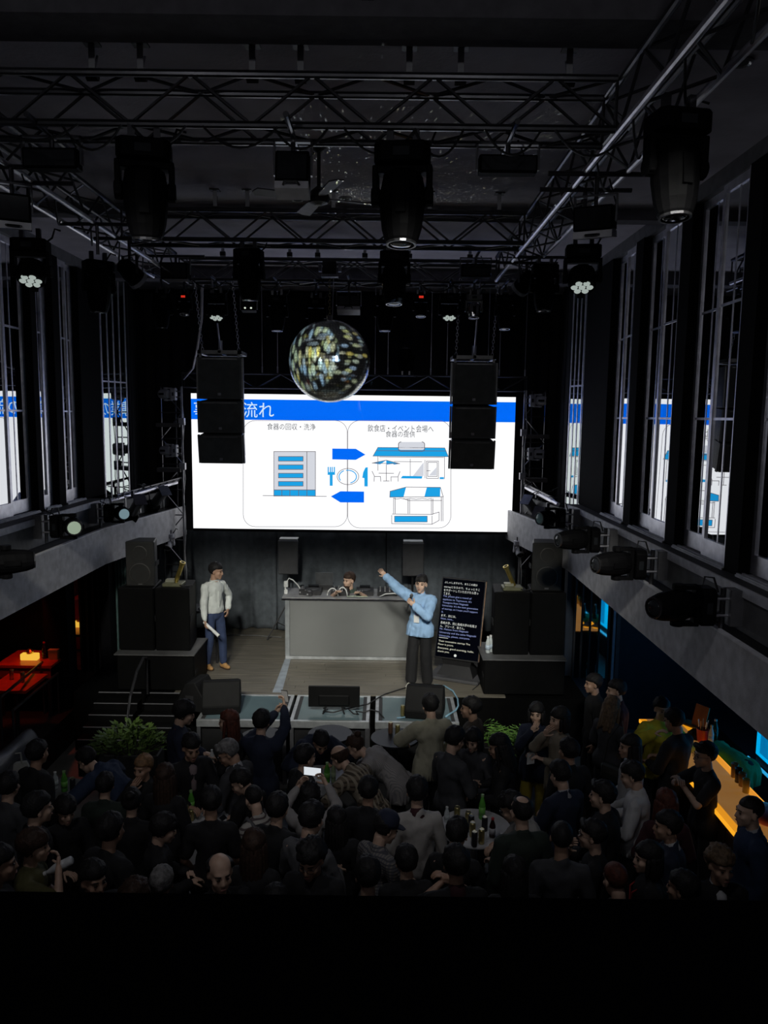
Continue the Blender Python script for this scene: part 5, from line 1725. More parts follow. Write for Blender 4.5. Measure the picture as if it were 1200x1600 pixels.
def face_parts(K, P):
    E, BR = [], []
    for s in (-1, 1):
        e = MB(); e.M = K['head']
        br = MB(); br.M = K['head']
        e.ell((s * 0.030, 0.0845, 0.012), (0.0125, 0.0075, 0.0058), 10, 6)
        br.cap((s * 0.016, 0.093, 0.034), (s * 0.045, 0.082, 0.036), 0.0042, 0.003, 6, 2)
        E.append(e.mesh('eye', True)); BR.append(br.mesh('eyebrow', True))
    m = MB(); m.M = K['head']
    m.ell((0, 0.0965, -0.055), (0.021, 0.005, 0.0055), 10, 6)
    return E, BR, m.mesh('mouth', True)

def hair_mesh(style, seed=0):
    """in head space"""
    rnd = random.Random(seed)
    n, m = 30, 20
    vs, fs = [], []
    c = Vector((0, -0.014, 0.05))
    R0 = Vector((0.087, 0.107, 0.099))
    hl = {'short': 0.052, 'crop': 0.06, 'part': 0.055, 'fringe': 0.045, 'long': 0.05, 'bob': 0.04, 'bun': 0.06, 'curly': 0.05, 'bald': 0.2, 'thin': 0.09, 'mop': 0.022}[style]
    grow = {'crop': 0.90, 'curly': 1.13, 'mop': 1.10, 'thin': 0.93, 'bun': 0.98}.get(style, 1.04)
    amp = {'curly': 0.016, 'mop': 0.008, 'crop': 0.002, 'thin': 0.004}.get(style, 0.009)
    b = MB()
    rr = []
    for k in range(m):
        a = math.pi * (k + 0.5) / m - math.pi / 2
        ring = []
        for i in range(n):
            t = 2 * math.pi * i / n
            d = Vector((math.cos(a) * math.cos(t), math.cos(a) * math.sin(t), math.sin(a)))
            p = Vector((R0.x * d.x, R0.y * d.y, R0.z * d.z))
            q = c + p * grow
            # where hair is absent, pull the shell inside the skull
            front = q.y - 0.015
            low = -0.055 if style not in ('long', 'bob', 'mop') else -0.07
            inface = front > 0 and q.z < hl + 0.25 * max(0, 0.06 - abs(q.x)) * (1 if style != 'part' else -1) * 0.2
            ear = abs(q.x) > 0.055 and -0.012 < q.y < 0.03 and q.z < 0.03 and style not in ('long', 'bob', 'mop')
            under = q.z < low
            if style in ('bald', 'thin'):
                inface = inface or (q.z > (0.085 if style == 'bald' else 0.125))
            if inface or under or ear:
                q = c + p * 0.66
            else:
                wd = 1.0
                if q.y > 0.01:
                    wd = min(1.0, max(0.0, (q.z - hl) / 0.032) + 0.12)
                if style not in ('long', 'bob', 'mop') and q.y <= 0.02:
                    wd = min(wd, max(0.0, (q.z - low) / 0.05) + 0.1)
                q = c + p * (0.905 + (grow - 0.905) * min(1.0, wd ** 0.6))
                q = q + d * (amp * min(1.0, wd) * (noise.noise(Vector((q.x * 38, q.y * 38, q.z * 20)) + Vector((seed, seed, 0))) + 0.7 * noise.noise(Vector((q.x * 95, q.y * 95, q.z * 40)) + Vector((0, seed, seed)))))
                if style == 'curly' or style == 'mop':
                    q = q + d * (amp * 0.8 * noise.noise(Vector((q.x * 90, q.y * 90, q.z * 90)) + Vector((seed, 0, seed))))
            ring.append(q)
        rr.append(ring)
    b.rings(rr)
    if style == 'long':
        for i in range(9):
            t = R(190 + 160 * i / 8 - 5)
            x, y = 0.07 * math.cos(t), -0.02 + 0.075 * math.sin(t)
            L = rnd.uniform(0.2, 0.27)
            b.cap((x, y, 0.03), (x * 1.25, y * 1.15 - 0.01, -L), 0.034, 0.022, 8, 2)
        for s in (-1, 1):
            b.cap((s * 0.075, 0.02, 0.02), (s * 0.09, 0.035, -0.2), 0.022, 0.014, 8, 2)
    elif style == 'bob':
        for i in range(9):
            t = R(180 + 180 * i / 8)
            x, y = 0.072 * math.cos(t), -0.02 + 0.075 * math.sin(t)
            b.cap((x, y, 0.03), (x * 1.12, y * 1.1, -0.1), 0.032, 0.024, 8, 2)
        for s in (-1, 1):
            b.cap((s * 0.076, 0.02, 0.02), (s * 0.08, 0.03, -0.085), 0.022, 0.016, 8, 2)
    elif style == 'bun':
        b.ell((0, -0.1, 0.12), (0.04, 0.04, 0.036), 12, 8)
    elif style == 'part':
        b.cap((-0.05, 0.06, 0.1), (0.03, 0.075, 0.105), 0.024, 0.03, 8, 2)
    elif style == 'fringe' or style == 'mop':
        for i in range(6):
            x = -0.055 + 0.022 * i
            b.cap((x, 0.06, 0.09), (x * 1.05 + 0.004, 0.088 - abs(x) * 0.35, 0.056 + rnd.uniform(-0.008, 0.008)), 0.018, 0.011, 7, 2)
    return b.mesh('hair', True)
_HAIR = {}
def hair_of(style, v=0):
    k = (style, v)
    if k not in _HAIR:
        _HAIR[k] = hair_mesh(style, v + len(style))
    return _HAIR[k]

def garment(K, P, kind, vox, seed, ratio, hemz=None):
    """shirt, jacket, tee or dress built over the same skeleton"""
    b = MB()
    hw = 0.86 if P.female else 1.0
    loose = {'tee': 0.0, 'shirt': 0.006, 'jacket': 0.014, 'over': 0.028, 'dress': 0.0, 'blouse': 0.004}[kind]
    hem = {'tee': 0.82, 'shirt': 0.86, 'jacket': 0.74, 'over': 0.80, 'dress': 0.6, 'blouse': 0.86, }[kind]
    hem = hemz or hem
    dz = K['pelvis'].z - 0.93
    Q = (K['upchest'] - K['waist']).to_track_quat('Z', 'Y').to_matrix()
    g = loose
    b.ell((K['chest'] + K['upchest']) / 2 + Vector((0, 0, 0.0)), (0.160 * hw + g, 0.120 + g, 0.15), 16, 10, Q)
    b.cap(K['waist'], K['upchest'] - (K['upchest'] - K['waist']) * 0.15, 0.118 + g, 0.118 + g, 14)
    wq = (K['waist'] - K['pelvis']).to_track_quat('Z', 'Y').to_matrix()
    b.ell(K['waist'], (0.142 * hw + g, 0.112 + g, 0.16), 16, 10, wq)
    b.ell((K['waist'] + K['pelvis']) / 2, (0.152 + g, 0.118 + g, 0.15), 16, 10, wq)
    if not P.sit:
        z0 = hem + dz
        if z0 < 0.88:
            for x in (-0.07, 0.0, 0.07):
                b.cap(K['pelvis'] + Vector((x, 0, 0.02)), Vector((x * 1.1, 0, z0 - 0.03)), 0.118 + g * 0.8, 0.116 + g, 12, 2)
    b.cap(K['neck0'] - Vector((0, 0, 0.03)), K['neck0'] + Vector((0, 0.004, 0.028)), 0.085 + g * 0.3, 0.066, 12, 2)
    for s in 'rl':
        b.cap(K['neck0'] - Vector((0, 0, 0.02)), K['sh' + s], 0.062, 0.063 + g * 0.6, 10)
        b.cap(K['sh' + s], K['el' + s], 0.060 + g, 0.050 + g, 12)
        if kind != 'tee':
            e, w = K['el' + s], K['wr' + s]
            b.cap(e, e + (w - e) * 0.9, 0.049 + g, 0.037 + g * 0.8, 12, 2)
        else:
            b2 = K['sh' + s] + (K['el' + s] - K['sh' + s]) * 0.9
    if kind == 'tee':
        b = MB()
        b.ell((K['chest'] + K['upchest']) / 2, (0.160 * hw, 0.120, 0.15), 16, 10, Q)
        b.cap(K['waist'], K['upchest'] - (K['upchest'] - K['waist']) * 0.15, 0.12, 0.12, 14)
        b.ell(K['waist'], (0.145 * hw, 0.115, 0.16), 16, 10, wq)
        b.ell((K['waist'] + K['pelvis']) / 2, (0.155, 0.12, 0.15), 16, 10, wq)
        for x in (-0.07, 0.0, 0.07):
            if not P.sit:
                b.cap(K['pelvis'] + Vector((x, 0, 0)), Vector((x * 1.1, 0, hem + dz - 0.03)), 0.119, 0.117, 12, 2)
        b.cap(K['neck0'] - Vector((0, 0, 0.03)), K['neck0'] + Vector((0, 0.004, 0.016)), 0.082, 0.066, 12, 2)
        for s in 'rl':
            b.cap(K['neck0'] - Vector((0, 0, 0.02)), K['sh' + s], 0.062, 0.064, 10)
            b.cap(K['sh' + s], K['sh' + s] + (K['el' + s] - K['sh' + s]) * 0.75, 0.068, 0.064, 12, 2)
    if kind == 'dress':
        b.cap(K['pelvis'], Vector((0, 0, 0.5)), 0.15, 0.19, 14, 2)
    me = remesh(b, vox, 0.0, 3, 0.015 if kind in ('shirt', 'over', 'blouse') else 0.011, seed, 10.0, ratio)
    if kind != 'dress':
        bm = bmesh.new()
        bm.from_mesh(me)
        n0 = (K['waist'] - K['pelvis']).normalized()
        cut = K['pelvis'] + n0 * (hem - 0.93) if P.sit else Vector((0, 0, hem + dz))
        low = [f for f in bm.faces if f.calc_center_median().z < 1.06 + dz and abs(f.calc_center_median().x) < 0.235 and abs(f.calc_center_median().y) < 0.24]
        g2 = set(low)
        for f in low:
            g2.update(f.edges); g2.update(f.verts)
        bmesh.ops.bisect_plane(bm, geom=list(g2), plane_co=cut, plane_no=Vector((0, 0, 1)), clear_inner=True)
        es = [e for e in bm.edges if len(e.link_faces) == 1]
        if es:
            bmesh.ops.holes_fill(bm, edges=es, sides=0)
        for f in bm.faces:
            f.smooth = len(f.verts) < 12
        bm.to_mesh(me)
        bm.free()
    return me

def trousers(K, P, vox, seed, wide, ratio):
    b = MB()
    b.ell(K['pelvis'] + Vector((0, 0, -0.01)), (0.15, 0.104, 0.12), 16, 10)
    b.cap(K['pelvis'] + Vector((0, 0, 0.02)), K['pelvis'] + Vector((0, 0, 0.07)), 0.105, 0.1, 14, 2)
    for s in 'rl':
        b.cap(K['hip' + s], K['kn' + s], 0.088, 0.07 + wide * 0.6, 12, 2)
        a = K['an' + s] + Vector((0, 0, 0.02))
        b.cap(K['kn' + s], a, 0.07 + wide * 0.6, 0.056 + wide, 12, 1)
    return remesh(b, vox, 0.0, 2, 0.008, seed, 9.0, ratio)

def shoe_mesh(a, s):
    up = MB()
    up.ell(a + Vector((0, -0.02, -0.035)), (0.043, 0.062, 0.05), 12, 8)
    up.ell(a + Vector((0.004 * s, 0.07, -0.05)), (0.044, 0.095, 0.036), 14, 8)
    up.ell(a + Vector((0, 0.03, -0.03)), (0.04, 0.07, 0.045), 12, 8)
    me = remesh(up, 0.011, 0, 2)
    so = MB()
    prof = []
    for i in range(18):
        t = 2 * math.pi * i / 18
        y = 0.03 + 0.128 * math.sin(t)
        w = 0.043 + 0.006 * math.sin(t)
        prof.append((a.x + w * math.cos(t), a.y + y))
    so.prism(prof, a.z - 0.085, a.z - 0.068)
    return me, so.mesh('sole')

ARCH = {}
def archetype(key, P, top='shirt', vox=0.0125, cvox=0.0155, wide=0.012, seed=1, ratio=0.5, shoes=True, hemz=None):
    if key in ARCH:
        return ARCH[key]
    K, body = body_parts(P, vox, ratio)
    ey, br, mo = face_parts(K, P)
    A = dict(K=K, P=P, body=body, eyes=ey, eyebrows=br, mouth=mo,
             top=garment(K, P, top, cvox, seed, ratio, hemz),
             trousers=trousers(K, P, cvox, seed + 3, wide, ratio) , topkind=top)
    if shoes:
        A['shoes'] = [shoe_mesh(K['an' + s], 1 if s == 'r' else -1) for s in 'rl']
    ARCH[key] = A
    return A

def person(A, label, loc, rz, topm, legm=None, hair='short', hairc='black', skin=SKIN, sc=1.0, shoem=None, group=None, glasses=False, extra=None, hv=0, solem=None):
    K = A['K']
    r = thing('person', label, 'person', loc, rz, group)
    r.scale = (sc, sc, sc)
    link('body', A['body'], skin, r)
    for e in A['eyes']:
        link('eye', e, EYEM, r)
    link('mouth', A['mouth'], LIPM, r)
    if hair:
        h = link('hair', hair_of(hair, hv), HAIRC[hairc], r)
        h.matrix_local = K['head']
    for e in A['eyebrows']:
        link('eyebrow', e, HAIRC[hairc], r)
    link({'tee': 't_shirt', 'shirt': 'shirt', 'jacket': 'jacket', 'over': 'loose_shirt', 'dress': 'dress', 'blouse': 'blouse'}[A['topkind']], A['top'], topm, r)
    link('trousers', A['trousers'], legm or BLACKCL, r)
    if 'shoes' in A:
        for up, so in A['shoes']:
            sh = link('shoe', up, shoem or BLACKCL, r)
            link('sole', so, solem or RUBBER, sh)
    ex = extra or {}
    if glasses:
        g = MB(); g.M = K['head']
        for s in (-1, 1):
            k = 14
            g.rings([[(s * 0.031 + rr_ * 0.021 * math.cos(2 * math.pi * i / k), 0.103 + dy - abs(s * 0.031 + rr_ * 0.021 * math.cos(2 * math.pi * i / k)) * 0.2, 0.010 + rr_ * 0.017 * math.sin(2 * math.pi * i / k)) for i in range(k)] for rr_, dy in ((1.0, 0), (1.12, 0), (1.12, 0.004), (1.0, 0.004))], caps=False)
            g.cyl((s * 0.053, 0.095, 0.014), (s * 0.078, -0.005, 0.014), 0.002, n=5)
        g.cyl((-0.01, 0.102, 0.014), (0.01, 0.102, 0.014), 0.0018, n=5)
        g.build('glasses', DARKMETAL, r)
    if 'shirtfront' in ex:      # light shirt seen in the opening of a jacket
        m = MB()
        Q = (K['upchest'] - K['waist']).to_track_quat('Z', 'Y').to_matrix()
        c = (K['chest'] + K['upchest']) / 2
        f = Q @ Vector((0, 1, 0)) if (Q @ Vector((0, 1, 0))).y > 0 else Q @ Vector((0, -1, 0))
        if f.y < 0.1:
            f = Vector((0, 1, 0))
        m.cap(c + f * 0.084 + (K['upchest'] - K['waist']) * 0.24, c + f * 0.098 - (K['upchest'] - K['waist']) * 0.45, 0.052, 0.034, 10, 2)
        m.cap(K['neck0'] + Vector((0, 0.0, -0.01)), K['neck0'] + Vector((0, 0.006, 0.036)), 0.07, 0.06, 12, 2)
        m.build('shirt_front', ex['shirtfront'], r, smooth=True)
    if 'collar' in ex:
        m = MB()
        m.cap(K['neck0'] + Vector((0, 0.0, 0.0)), K['neck0'] + Vector((0, 0.008, 0.038)), 0.073, 0.062, 14, 2)
        m.build('collar', ex['collar'], r, smooth=True)
    if 'lanyard' in ex:
        m = MB()
        n0, c = K['neck0'], K['chest']
        z = Vector((0, 0.02, 0))
        for s in (-1, 1):
            m = MB()
            m.tube([n0 + Vector((s * 0.06, -0.03, 0.03)), n0 + Vector((s * 0.07, 0.06, -0.0)), c + Vector((s * 0.05, 0.145, 0.06)), K['waist'] + Vector((s * 0.01, 0.15, 0.08))], 0.007, 6)
            m.build('lanyard', ex['lanyard'], r)
        MB().bc(K['waist'] + Vector((0, 0.155, 0.03)), (0.085, 0.008, 0.11)).build('name_card', WHITEP, r)
    if 'cap' in ex:
        m = MB(); m.M = K['head']
        m.lathe([(0.094, 0.045), (0.097, 0.075), (0.09, 0.12), (0.06, 0.152), (0.015, 0.162)], 18, (0, -0.012, 0))
        m.build('cap', ex['cap'], r, smooth=True)
        m = MB(); m.M = K['head'] @ Matrix.Rotation(-0.1, 4, 'X')
        m.prism([(-0.08, 0.05), (-0.07, 0.11), (-0.03, 0.155), (0.03, 0.155), (0.07, 0.11), (0.08, 0.05)], 0.052, 0.06)
        m.build('cap_brim', ex['cap'], r)
    if 'backpack' in ex:
        for s in (-1, 1):
            m = MB()
            m.tube([K['upchest'] + Vector((s * 0.1, 0.12, -0.02)), K['upchest'] + Vector((s * 0.11, 0.04, 0.095)), K['upchest'] + Vector((s * 0.11, -0.12, 0.03)), K['chest'] + Vector((s * 0.1, -0.16, -0.15))], 0.02, 8)
            m.build('backpack_strap', ex['backpack'], r, smooth=True)
        MB().ell(K['chest'] + Vector((0, -0.2, -0.06)), (0.15, 0.09, 0.22), 14, 10).build('backpack_bag', ex['backpack'], r, smooth=True)
    if 'shirt_details' in ex:   # open collar flaps, button placket
        n0, ch = K['neck0'], K['chest']
        for s in (-1, 1):
            m = MB()
            m.add([n0 + Vector(q) for q in ((s * 0.012, 0.082, -0.045), (s * 0.058, 0.062, 0.03), (s * 0.075, 0.03, 0.045), (s * 0.085, 0.05, -0.005), (s * 0.05, 0.088, -0.06))]
                  + [n0 + Vector(q) for q in ((s * 0.012, 0.098, -0.045), (s * 0.058, 0.075, 0.034), (s * 0.078, 0.034, 0.052), (s * 0.092, 0.06, -0.005), (s * 0.05, 0.104, -0.06))],
                  [(0, 1, 2, 3, 4), (5, 6, 7, 8, 9), (0, 1, 6, 5), (1, 2, 7, 6), (2, 3, 8, 7), (3, 4, 9, 8), (4, 0, 5, 9)])
            m.build('collar_flap', topm, r)
        v_ = MB()
        v_.add([n0 + Vector(q) for q in ((-0.03, 0.075, 0.03), (0.03, 0.075, 0.03), (0.0, 0.112, -0.09), (-0.03, 0.06, 0.03), (0.03, 0.06, 0.03), (0.0, 0.06, -0.09))], [(0, 1, 2), (3, 4, 5), (0, 1, 4, 3), (1, 2, 5, 4), (2, 0, 3, 5)])
        v_.build('open_neck', skin, r)
        MB().tube([n0 + Vector((0, 0.108, -0.085)), ch + Vector((0, 0.124, 0.02)), ch + Vector((0, 0.124, -0.1)), K['waist'] + Vector((0, 0.122, -0.04))], 0.009, 6).build('placket', topm, r)
    if 'beard' in ex:
        m = MB(); m.M = K['head']
        m.ell((0, 0.049, -0.08), (0.047, 0.044, 0.034), 14, 8)
        m.build('beard', HAIRC[hairc], r, smooth=True)
    return r

def cloth(name, c, rough=0.85, **k):
    return mat(name, c, rough, bump=k.pop('bump', 0.25), bscale=k.pop('bscale', 140), var=k.pop('var', 0.12), **k)
BLACKCL = cloth('cloth_black', (0.008, 0.008, 0.009))

def wave_mat(name, c1, c2, scale, axis='Z', c3=None):
    """woven check or stripe"""
    if name in _MATS:
        return _MATS[name]
    m = mat(name, c1, 0.85)
    nt = m.node_tree
    b = nt.nodes['Principled BSDF']
    tc = nt.nodes.new('ShaderNodeTexCoord')
    def wv(ax, sc):
        w = nt.nodes.new('ShaderNodeTexWave')
        w.bands_direction = ax
        w.inputs['Scale'].default_value = sc
        w.inputs['Distortion'].default_value = 0.05
        nt.links.new(tc.outputs['Object'], w.inputs[0])
        r = nt.nodes.new('ShaderNodeValToRGB')
        r.color_ramp.elements[0].position = 0.55
        r.color_ramp.elements[1].position = 0.75
        nt.links.new(w.outputs[0], r.inputs[0])
        return r.outputs[0]
    x = nt.nodes.new('ShaderNodeMix'); x.data_type = 'RGBA'
    x.inputs[6].default_value = c1 + (1,); x.inputs[7].default_value = c2 + (1,)
    nt.links.new(wv(axis, scale), x.inputs[0])
    out = x.outputs[2]
    if c3:
        y = nt.nodes.new('ShaderNodeMix'); y.data_type = 'RGBA'
        nt.links.new(out, y.inputs[6]); y.inputs[7].default_value = c3 + (1,)
        nt.links.new(wv('X' if axis == 'Z' else 'Z', scale), y.inputs[0])
        out = y.outputs[2]
    nt.links.new(out, b.inputs['Base Color'])
    return m
# ================================================================ the three people on stage
def place(A, u, v, rz, z0=0.0, sc=1.0):
    """stand the figure so that the top of its head is where the picture has it"""
    h = A['K']['head'] @ Vector((0, -0.01, 0.14))
    p = at(u, v, Z=z0 + h.z * sc)
    c, s = math.cos(rz), math.sin(rz)
    return Vector((p.x - (h.x * c - h.y * s) * sc, p.y - (h.x * s + h.y * c) * sc, z0))

def hand_point(o, A, sd, off=(0, 0, 0)):
    k = o.scale[0]
    M = Matrix.Translation(o.location) @ Matrix.Rotation(o.rotation_euler.z, 4, 'Z') @ Matrix.Scale(k, 4)
    return M @ (A['K']['hd' + sd] + Vector(off)), M.to_3x3().normalized() @ A['K']['hdir' + sd]

mcP = Pose(r=(0.27, 0.12, 0.83), rh=(0.7, -0.6, 0), l=(-0.24, 0.03, 0.95), lh=(-0.9, -0.5, 0), yaw=R(32), pitch=R(-6), step=-0.07, stance=0.11, curl=1.3)
mcA = archetype('host', mcP, 'shirt', 0.009, 0.011, 0.0, 21, 0.7, hemz=0.945)
mc = person(mcA, 'man in white shirt, blue jeans and tan shoes at the left of the stage', place(mcA, 338, 879, R(-132), ZS, 1.0), R(-132), cloth('host_white_shirt', (0.62, 0.65, 0.62)), cloth('host_blue_jeans', (0.03, 0.048, 0.11)), 'short', 'black', SKIN2, 1.0, cloth('host_tan_shoes', (0.46, 0.25, 0.09), 0.5), extra={'shirt_details': 1}, solem=cloth('host_dark_sole', (0.05, 0.03, 0.02)))
hp, hd = hand_point(mc, mcA, 'r')
rp = thing('rolled_paper', 'white rolled paper held by the man in the white shirt', 'paper', hp)
MB().cyl((-0.06, 0.02, 0.06), (0.2, -0.1, -0.13), 0.022, 0.026, n=12).build('roll', WHITEP, rp)
MB().cyl((0.2, -0.1, -0.13), (0.205, -0.102, -0.134), 0.018, n=12).build('dark_end', BLACKM, rp)

prP = Pose(r=(0.50, 0.22, 1.74), rh=(0.2, -0.2, -0.9), l=(-0.0, 0.25, 1.34), lh=(-0.9, -0.3, -0.7), yaw=R(10), pitch=R(2), roll=R(-5), step=0.04, stance=0.12, curl=0.7, lcurl=1.5)
prA = archetype('presenter', prP, 'over', 0.009, 0.011, 0.03, 22, 0.7, hemz=0.83)
LB = cloth('presenter_light_blue_shirt', (0.30, 0.48, 0.72))
pr = person(prA, 'man in loose light blue shirt pointing with one arm and holding a microphone', place(prA, 660, 898, R(155), ZS, 1.0), R(155), LB, cloth('presenter_black_trousers', (0.006, 0.006, 0.007)), 'fringe', 'black', SKIN, 1.0, cloth('presenter_white_shoes', (0.6, 0.58, 0.5), 0.5), extra={'collar': LB, 'lanyard': cloth('purple_lanyard', (0.2, 0.09, 0.28))}, solem=cloth('presenter_white_sole', (0.6, 0.6, 0.55)))
hp, hd = hand_point(pr, prA, 'l')
mk = thing('microphone', 'black handheld microphone at the mouth of the man in light blue', 'microphone', hp)
MB().cyl((-0.05, -0.03, -0.15), (0.012, 0.0, 0.06), 0.013, 0.018, n=10).build('handle', BLACK, mk)
MB().ell((0.022, 0.004, 0.085), (0.027, 0.027, 0.03), 12, 8).build('head', mat('mic_mesh', (0.12, 0.12, 0.12), 0.4, 0.7, bump=0.6, bscale=300), mk, smooth=True)

djP = Pose(sit=True, lean=0.12, r=(0.2, 0.5, 1.5), rh=(0.8, -0.3, -0.6), l=(-0.2, 0.46, 1.47), lh=(-0.8, -0.3, -0.6), yaw=R(-42), pitch=R(0))
djA = archetype('dj', djP, 'tee', 0.009, 0.011, 0.01, 23, 0.7)
djl = place(djA, 546, 894, R(180), ZS, 1.02)
dj = person(djA, 'bearded man in dark green tee seated behind the DJ booth', djl, R(180), cloth('dj_green_tee', (0.05, 0.075, 0.06)), BLACKCL, 'short', 'brown', SKIN, 1.02, extra={'beard': 1})
stl = thing('stool', 'black stool under the seated DJ', 'stool', (djl.x, djl.y, ZS))
MB().lathe([(0.15, 0.40), (0.17, 0.41), (0.17, 0.44), (0.14, 0.455)], 18).build('seat', BLACK, stl)
for k in range(3):
    a = R(120 * k + 30)
    MB().cyl((0.1 * math.cos(a), 0.1 * math.sin(a), 0.4), (0.19 * math.cos(a), 0.19 * math.sin(a), 0.0), 0.014, n=8).build('leg', DARKMETAL, stl)

# ================================================================ crowd poses
fwd = (0.6, -0.3, -0.8)
fwl = (-0.6, -0.3, -0.8)
ARC = {}
def arc_(key, P, top, **k):
    ARC[key] = archetype(key, P, top, seed=len(ARC) + 2, **k)
    return ARC[key]
HOLD = dict(r=(0.10, 0.27, 1.10), l=(-0.12, 0.26, 1.08), rh=fwd, lh=fwl, curl=1.1)
arc_('hold_jacket', Pose(pitch=R(-14), **HOLD), 'jacket')
arc_('hold_shirt', Pose(pitch=R(-14), **HOLD), 'shirt')
arc_('hold_left', Pose(pitch=R(-22), yaw=R(35), bend=0.12, **HOLD), 'jacket')
arc_('hold_tee', Pose(pitch=R(-18), yaw=R(-15), bend=0.1, **HOLD), 'tee')
arc_('hold_woman', Pose(pitch=R(-14), female=True, **HOLD), 'blouse')
arc_('down_jacket', Pose(yaw=R(8)), 'jacket')
arc_('down_shirt', Pose(yaw=R(-6), step=0.03), 'shirt')
arc_('down_tee', Pose(yaw=R(5), r=(0.2, 0.14, 0.9), l=(-0.2, 0.16, 0.92)), 'tee')
arc_('down_woman', Pose(female=True, yaw=R(12), r=(0.17, 0.16, 0.95), l=(-0.17, 0.2, 1.0)), 'jacket')
arc_('film', Pose(female=True, r=(0.14, 0.36, 1.60), l=(-0.16, 0.36, 1.56), rh=(0.7, -0.2, -0.7), lh=(-0.7, -0.2, -0.7), curl=1.3), 'shirt')
arc_('film_up', Pose(r=(0.12, 0.42, 1.66), l=(0.02, 0.42, 1.58), rh=(0.7, -0.1, -0.7), lh=(-0.6, -0.1, -0.8), curl=1.3), 'jacket')
arc_('drink', Pose(r=(0.05, 0.22, 1.46), rh=(0.6, 0.3, -0.7), l=(-0.13, 0.25, 1.05), lh=fwl, curl=1.4), 'tee')
arc_('clasp', Pose(r=(0.03, 0.27, 1.34), l=(-0.03, 0.27, 1.33), rh=(0.8, 0, -0.6), lh=(-0.8, 0, -0.6), curl=1.5), 'tee')
arc_('mouth', Pose(female=True, r=(0.03, 0.2, 1.45), rh=(0.5, 0.3, -0.8), l=(-0.05, 0.24, 1.18), lh=fwl, curl=1.4), 'jacket')
arc_('bend', Pose(lean=R(38), bend=R(26), r=(0.16, 0.55, 1.02), l=(-0.14, 0.55, 1.04), rh=(0.8, -0.3, 0), lh=(-0.8, -0.3, 0)), 'over')
arc_('bend_shirt', Pose(lean=R(30), bend=R(24), r=(0.18, 0.5, 1.04), l=(-0.1, 0.52, 1.02), rh=(0.8, -0.3, 0), lh=(-0.8, -0.3, 0)), 'jacket')
arc_('reach', Pose(r=(0.2, 0.2, 0.96), l=(-0.22, 0.34, 1.08), rh=(0.8, -0.5, 0), lh=(-0.9, -0.4, 0), pitch=R(-8)), 'over')
arc_('lean_table', Pose(lean=R(14), bend=R(12), pitch=R(-12), r=(0.18, 0.44, 1.06), l=(-0.14, 0.42, 1.08), rh=(0.8, -0.4, 0), lh=(-0.8, -0.4, 0), curl=1.2), 'shirt')
arc_('gesture', Pose(r=(0.24, 0.3, 1.45), rh=(0.8, -0.2, -0.6), l=(-0.04, 0.27, 1.3), lh=(-0.8, 0.1, -0.5), yaw=R(-10)), 'over')

def C_(n, c, **k):
    return cloth('cloth_' + n, c, **k)
BLK = BLACKCL
NAVY = C_('navy', (0.012, 0.018, 0.04))
NAVY2 = C_('slate_navy', (0.02, 0.035, 0.075))
GRYD = C_('dark_grey', (0.045, 0.046, 0.05))
GRY = C_('mid_grey', (0.10, 0.10, 0.105))
WHT = C_('white', (0.52, 0.52, 0.52))
OFFW = C_('off_white', (0.42, 0.40, 0.37))
BEIGE = C_('beige', (0.42, 0.40, 0.29))
TAN = C_('tan_blazer', (0.27, 0.23, 0.17))
GRNB = C_('green_black', (0.018, 0.028, 0.02))
OLIVE = C_('olive', (0.09, 0.085, 0.03))
YEL = C_('yellow', (0.62, 0.55, 0.04))
MUST = C_('mustard', (0.28, 0.22, 0.02))
WINE = C_('wine', (0.05, 0.012, 0.016))
PLAID = wave_mat('cloth_plaid', (0.16, 0.125, 0.085), (0.06, 0.045, 0.03), 6.0, 'Z', (0.30, 0.26, 0.19))
STRIPE = wave_mat('cloth_pale_stripe', (0.36, 0.34, 0.32), (0.24, 0.23, 0.23), 22.0, 'X')
STRIPE2 = wave_mat('cloth_white_dark_stripe', (0.40, 0.38, 0.34), (0.09, 0.07, 0.07), 7.0, 'Z')
PRINT = wave_mat('cloth_grey_print', (0.12, 0.12, 0.13), (0.22, 0.2, 0.17), 12.0, 'X', (0.06, 0.06, 0.07))
REDC = C_('red', (0.35, 0.03, 0.03))
MAG = C_('magenta', (0.3, 0.05, 0.09))
DKDEN = C_('dark_denim', (0.02, 0.028, 0.05))
LSH = C_('pale_shirt_front', (0.4, 0.4, 0.42))
PKSH = C_('dusky_shirt_front', (0.22, 0.17, 0.17))
BL_DK = C_('deep_blue', (0.012, 0.03, 0.075))
BROWN = C_('dark_brown', (0.05, 0.04, 0.03))

F, L_, R_, B_ = R(180), R(90), R(-90), 0.0     # facing camera, left, right, stage
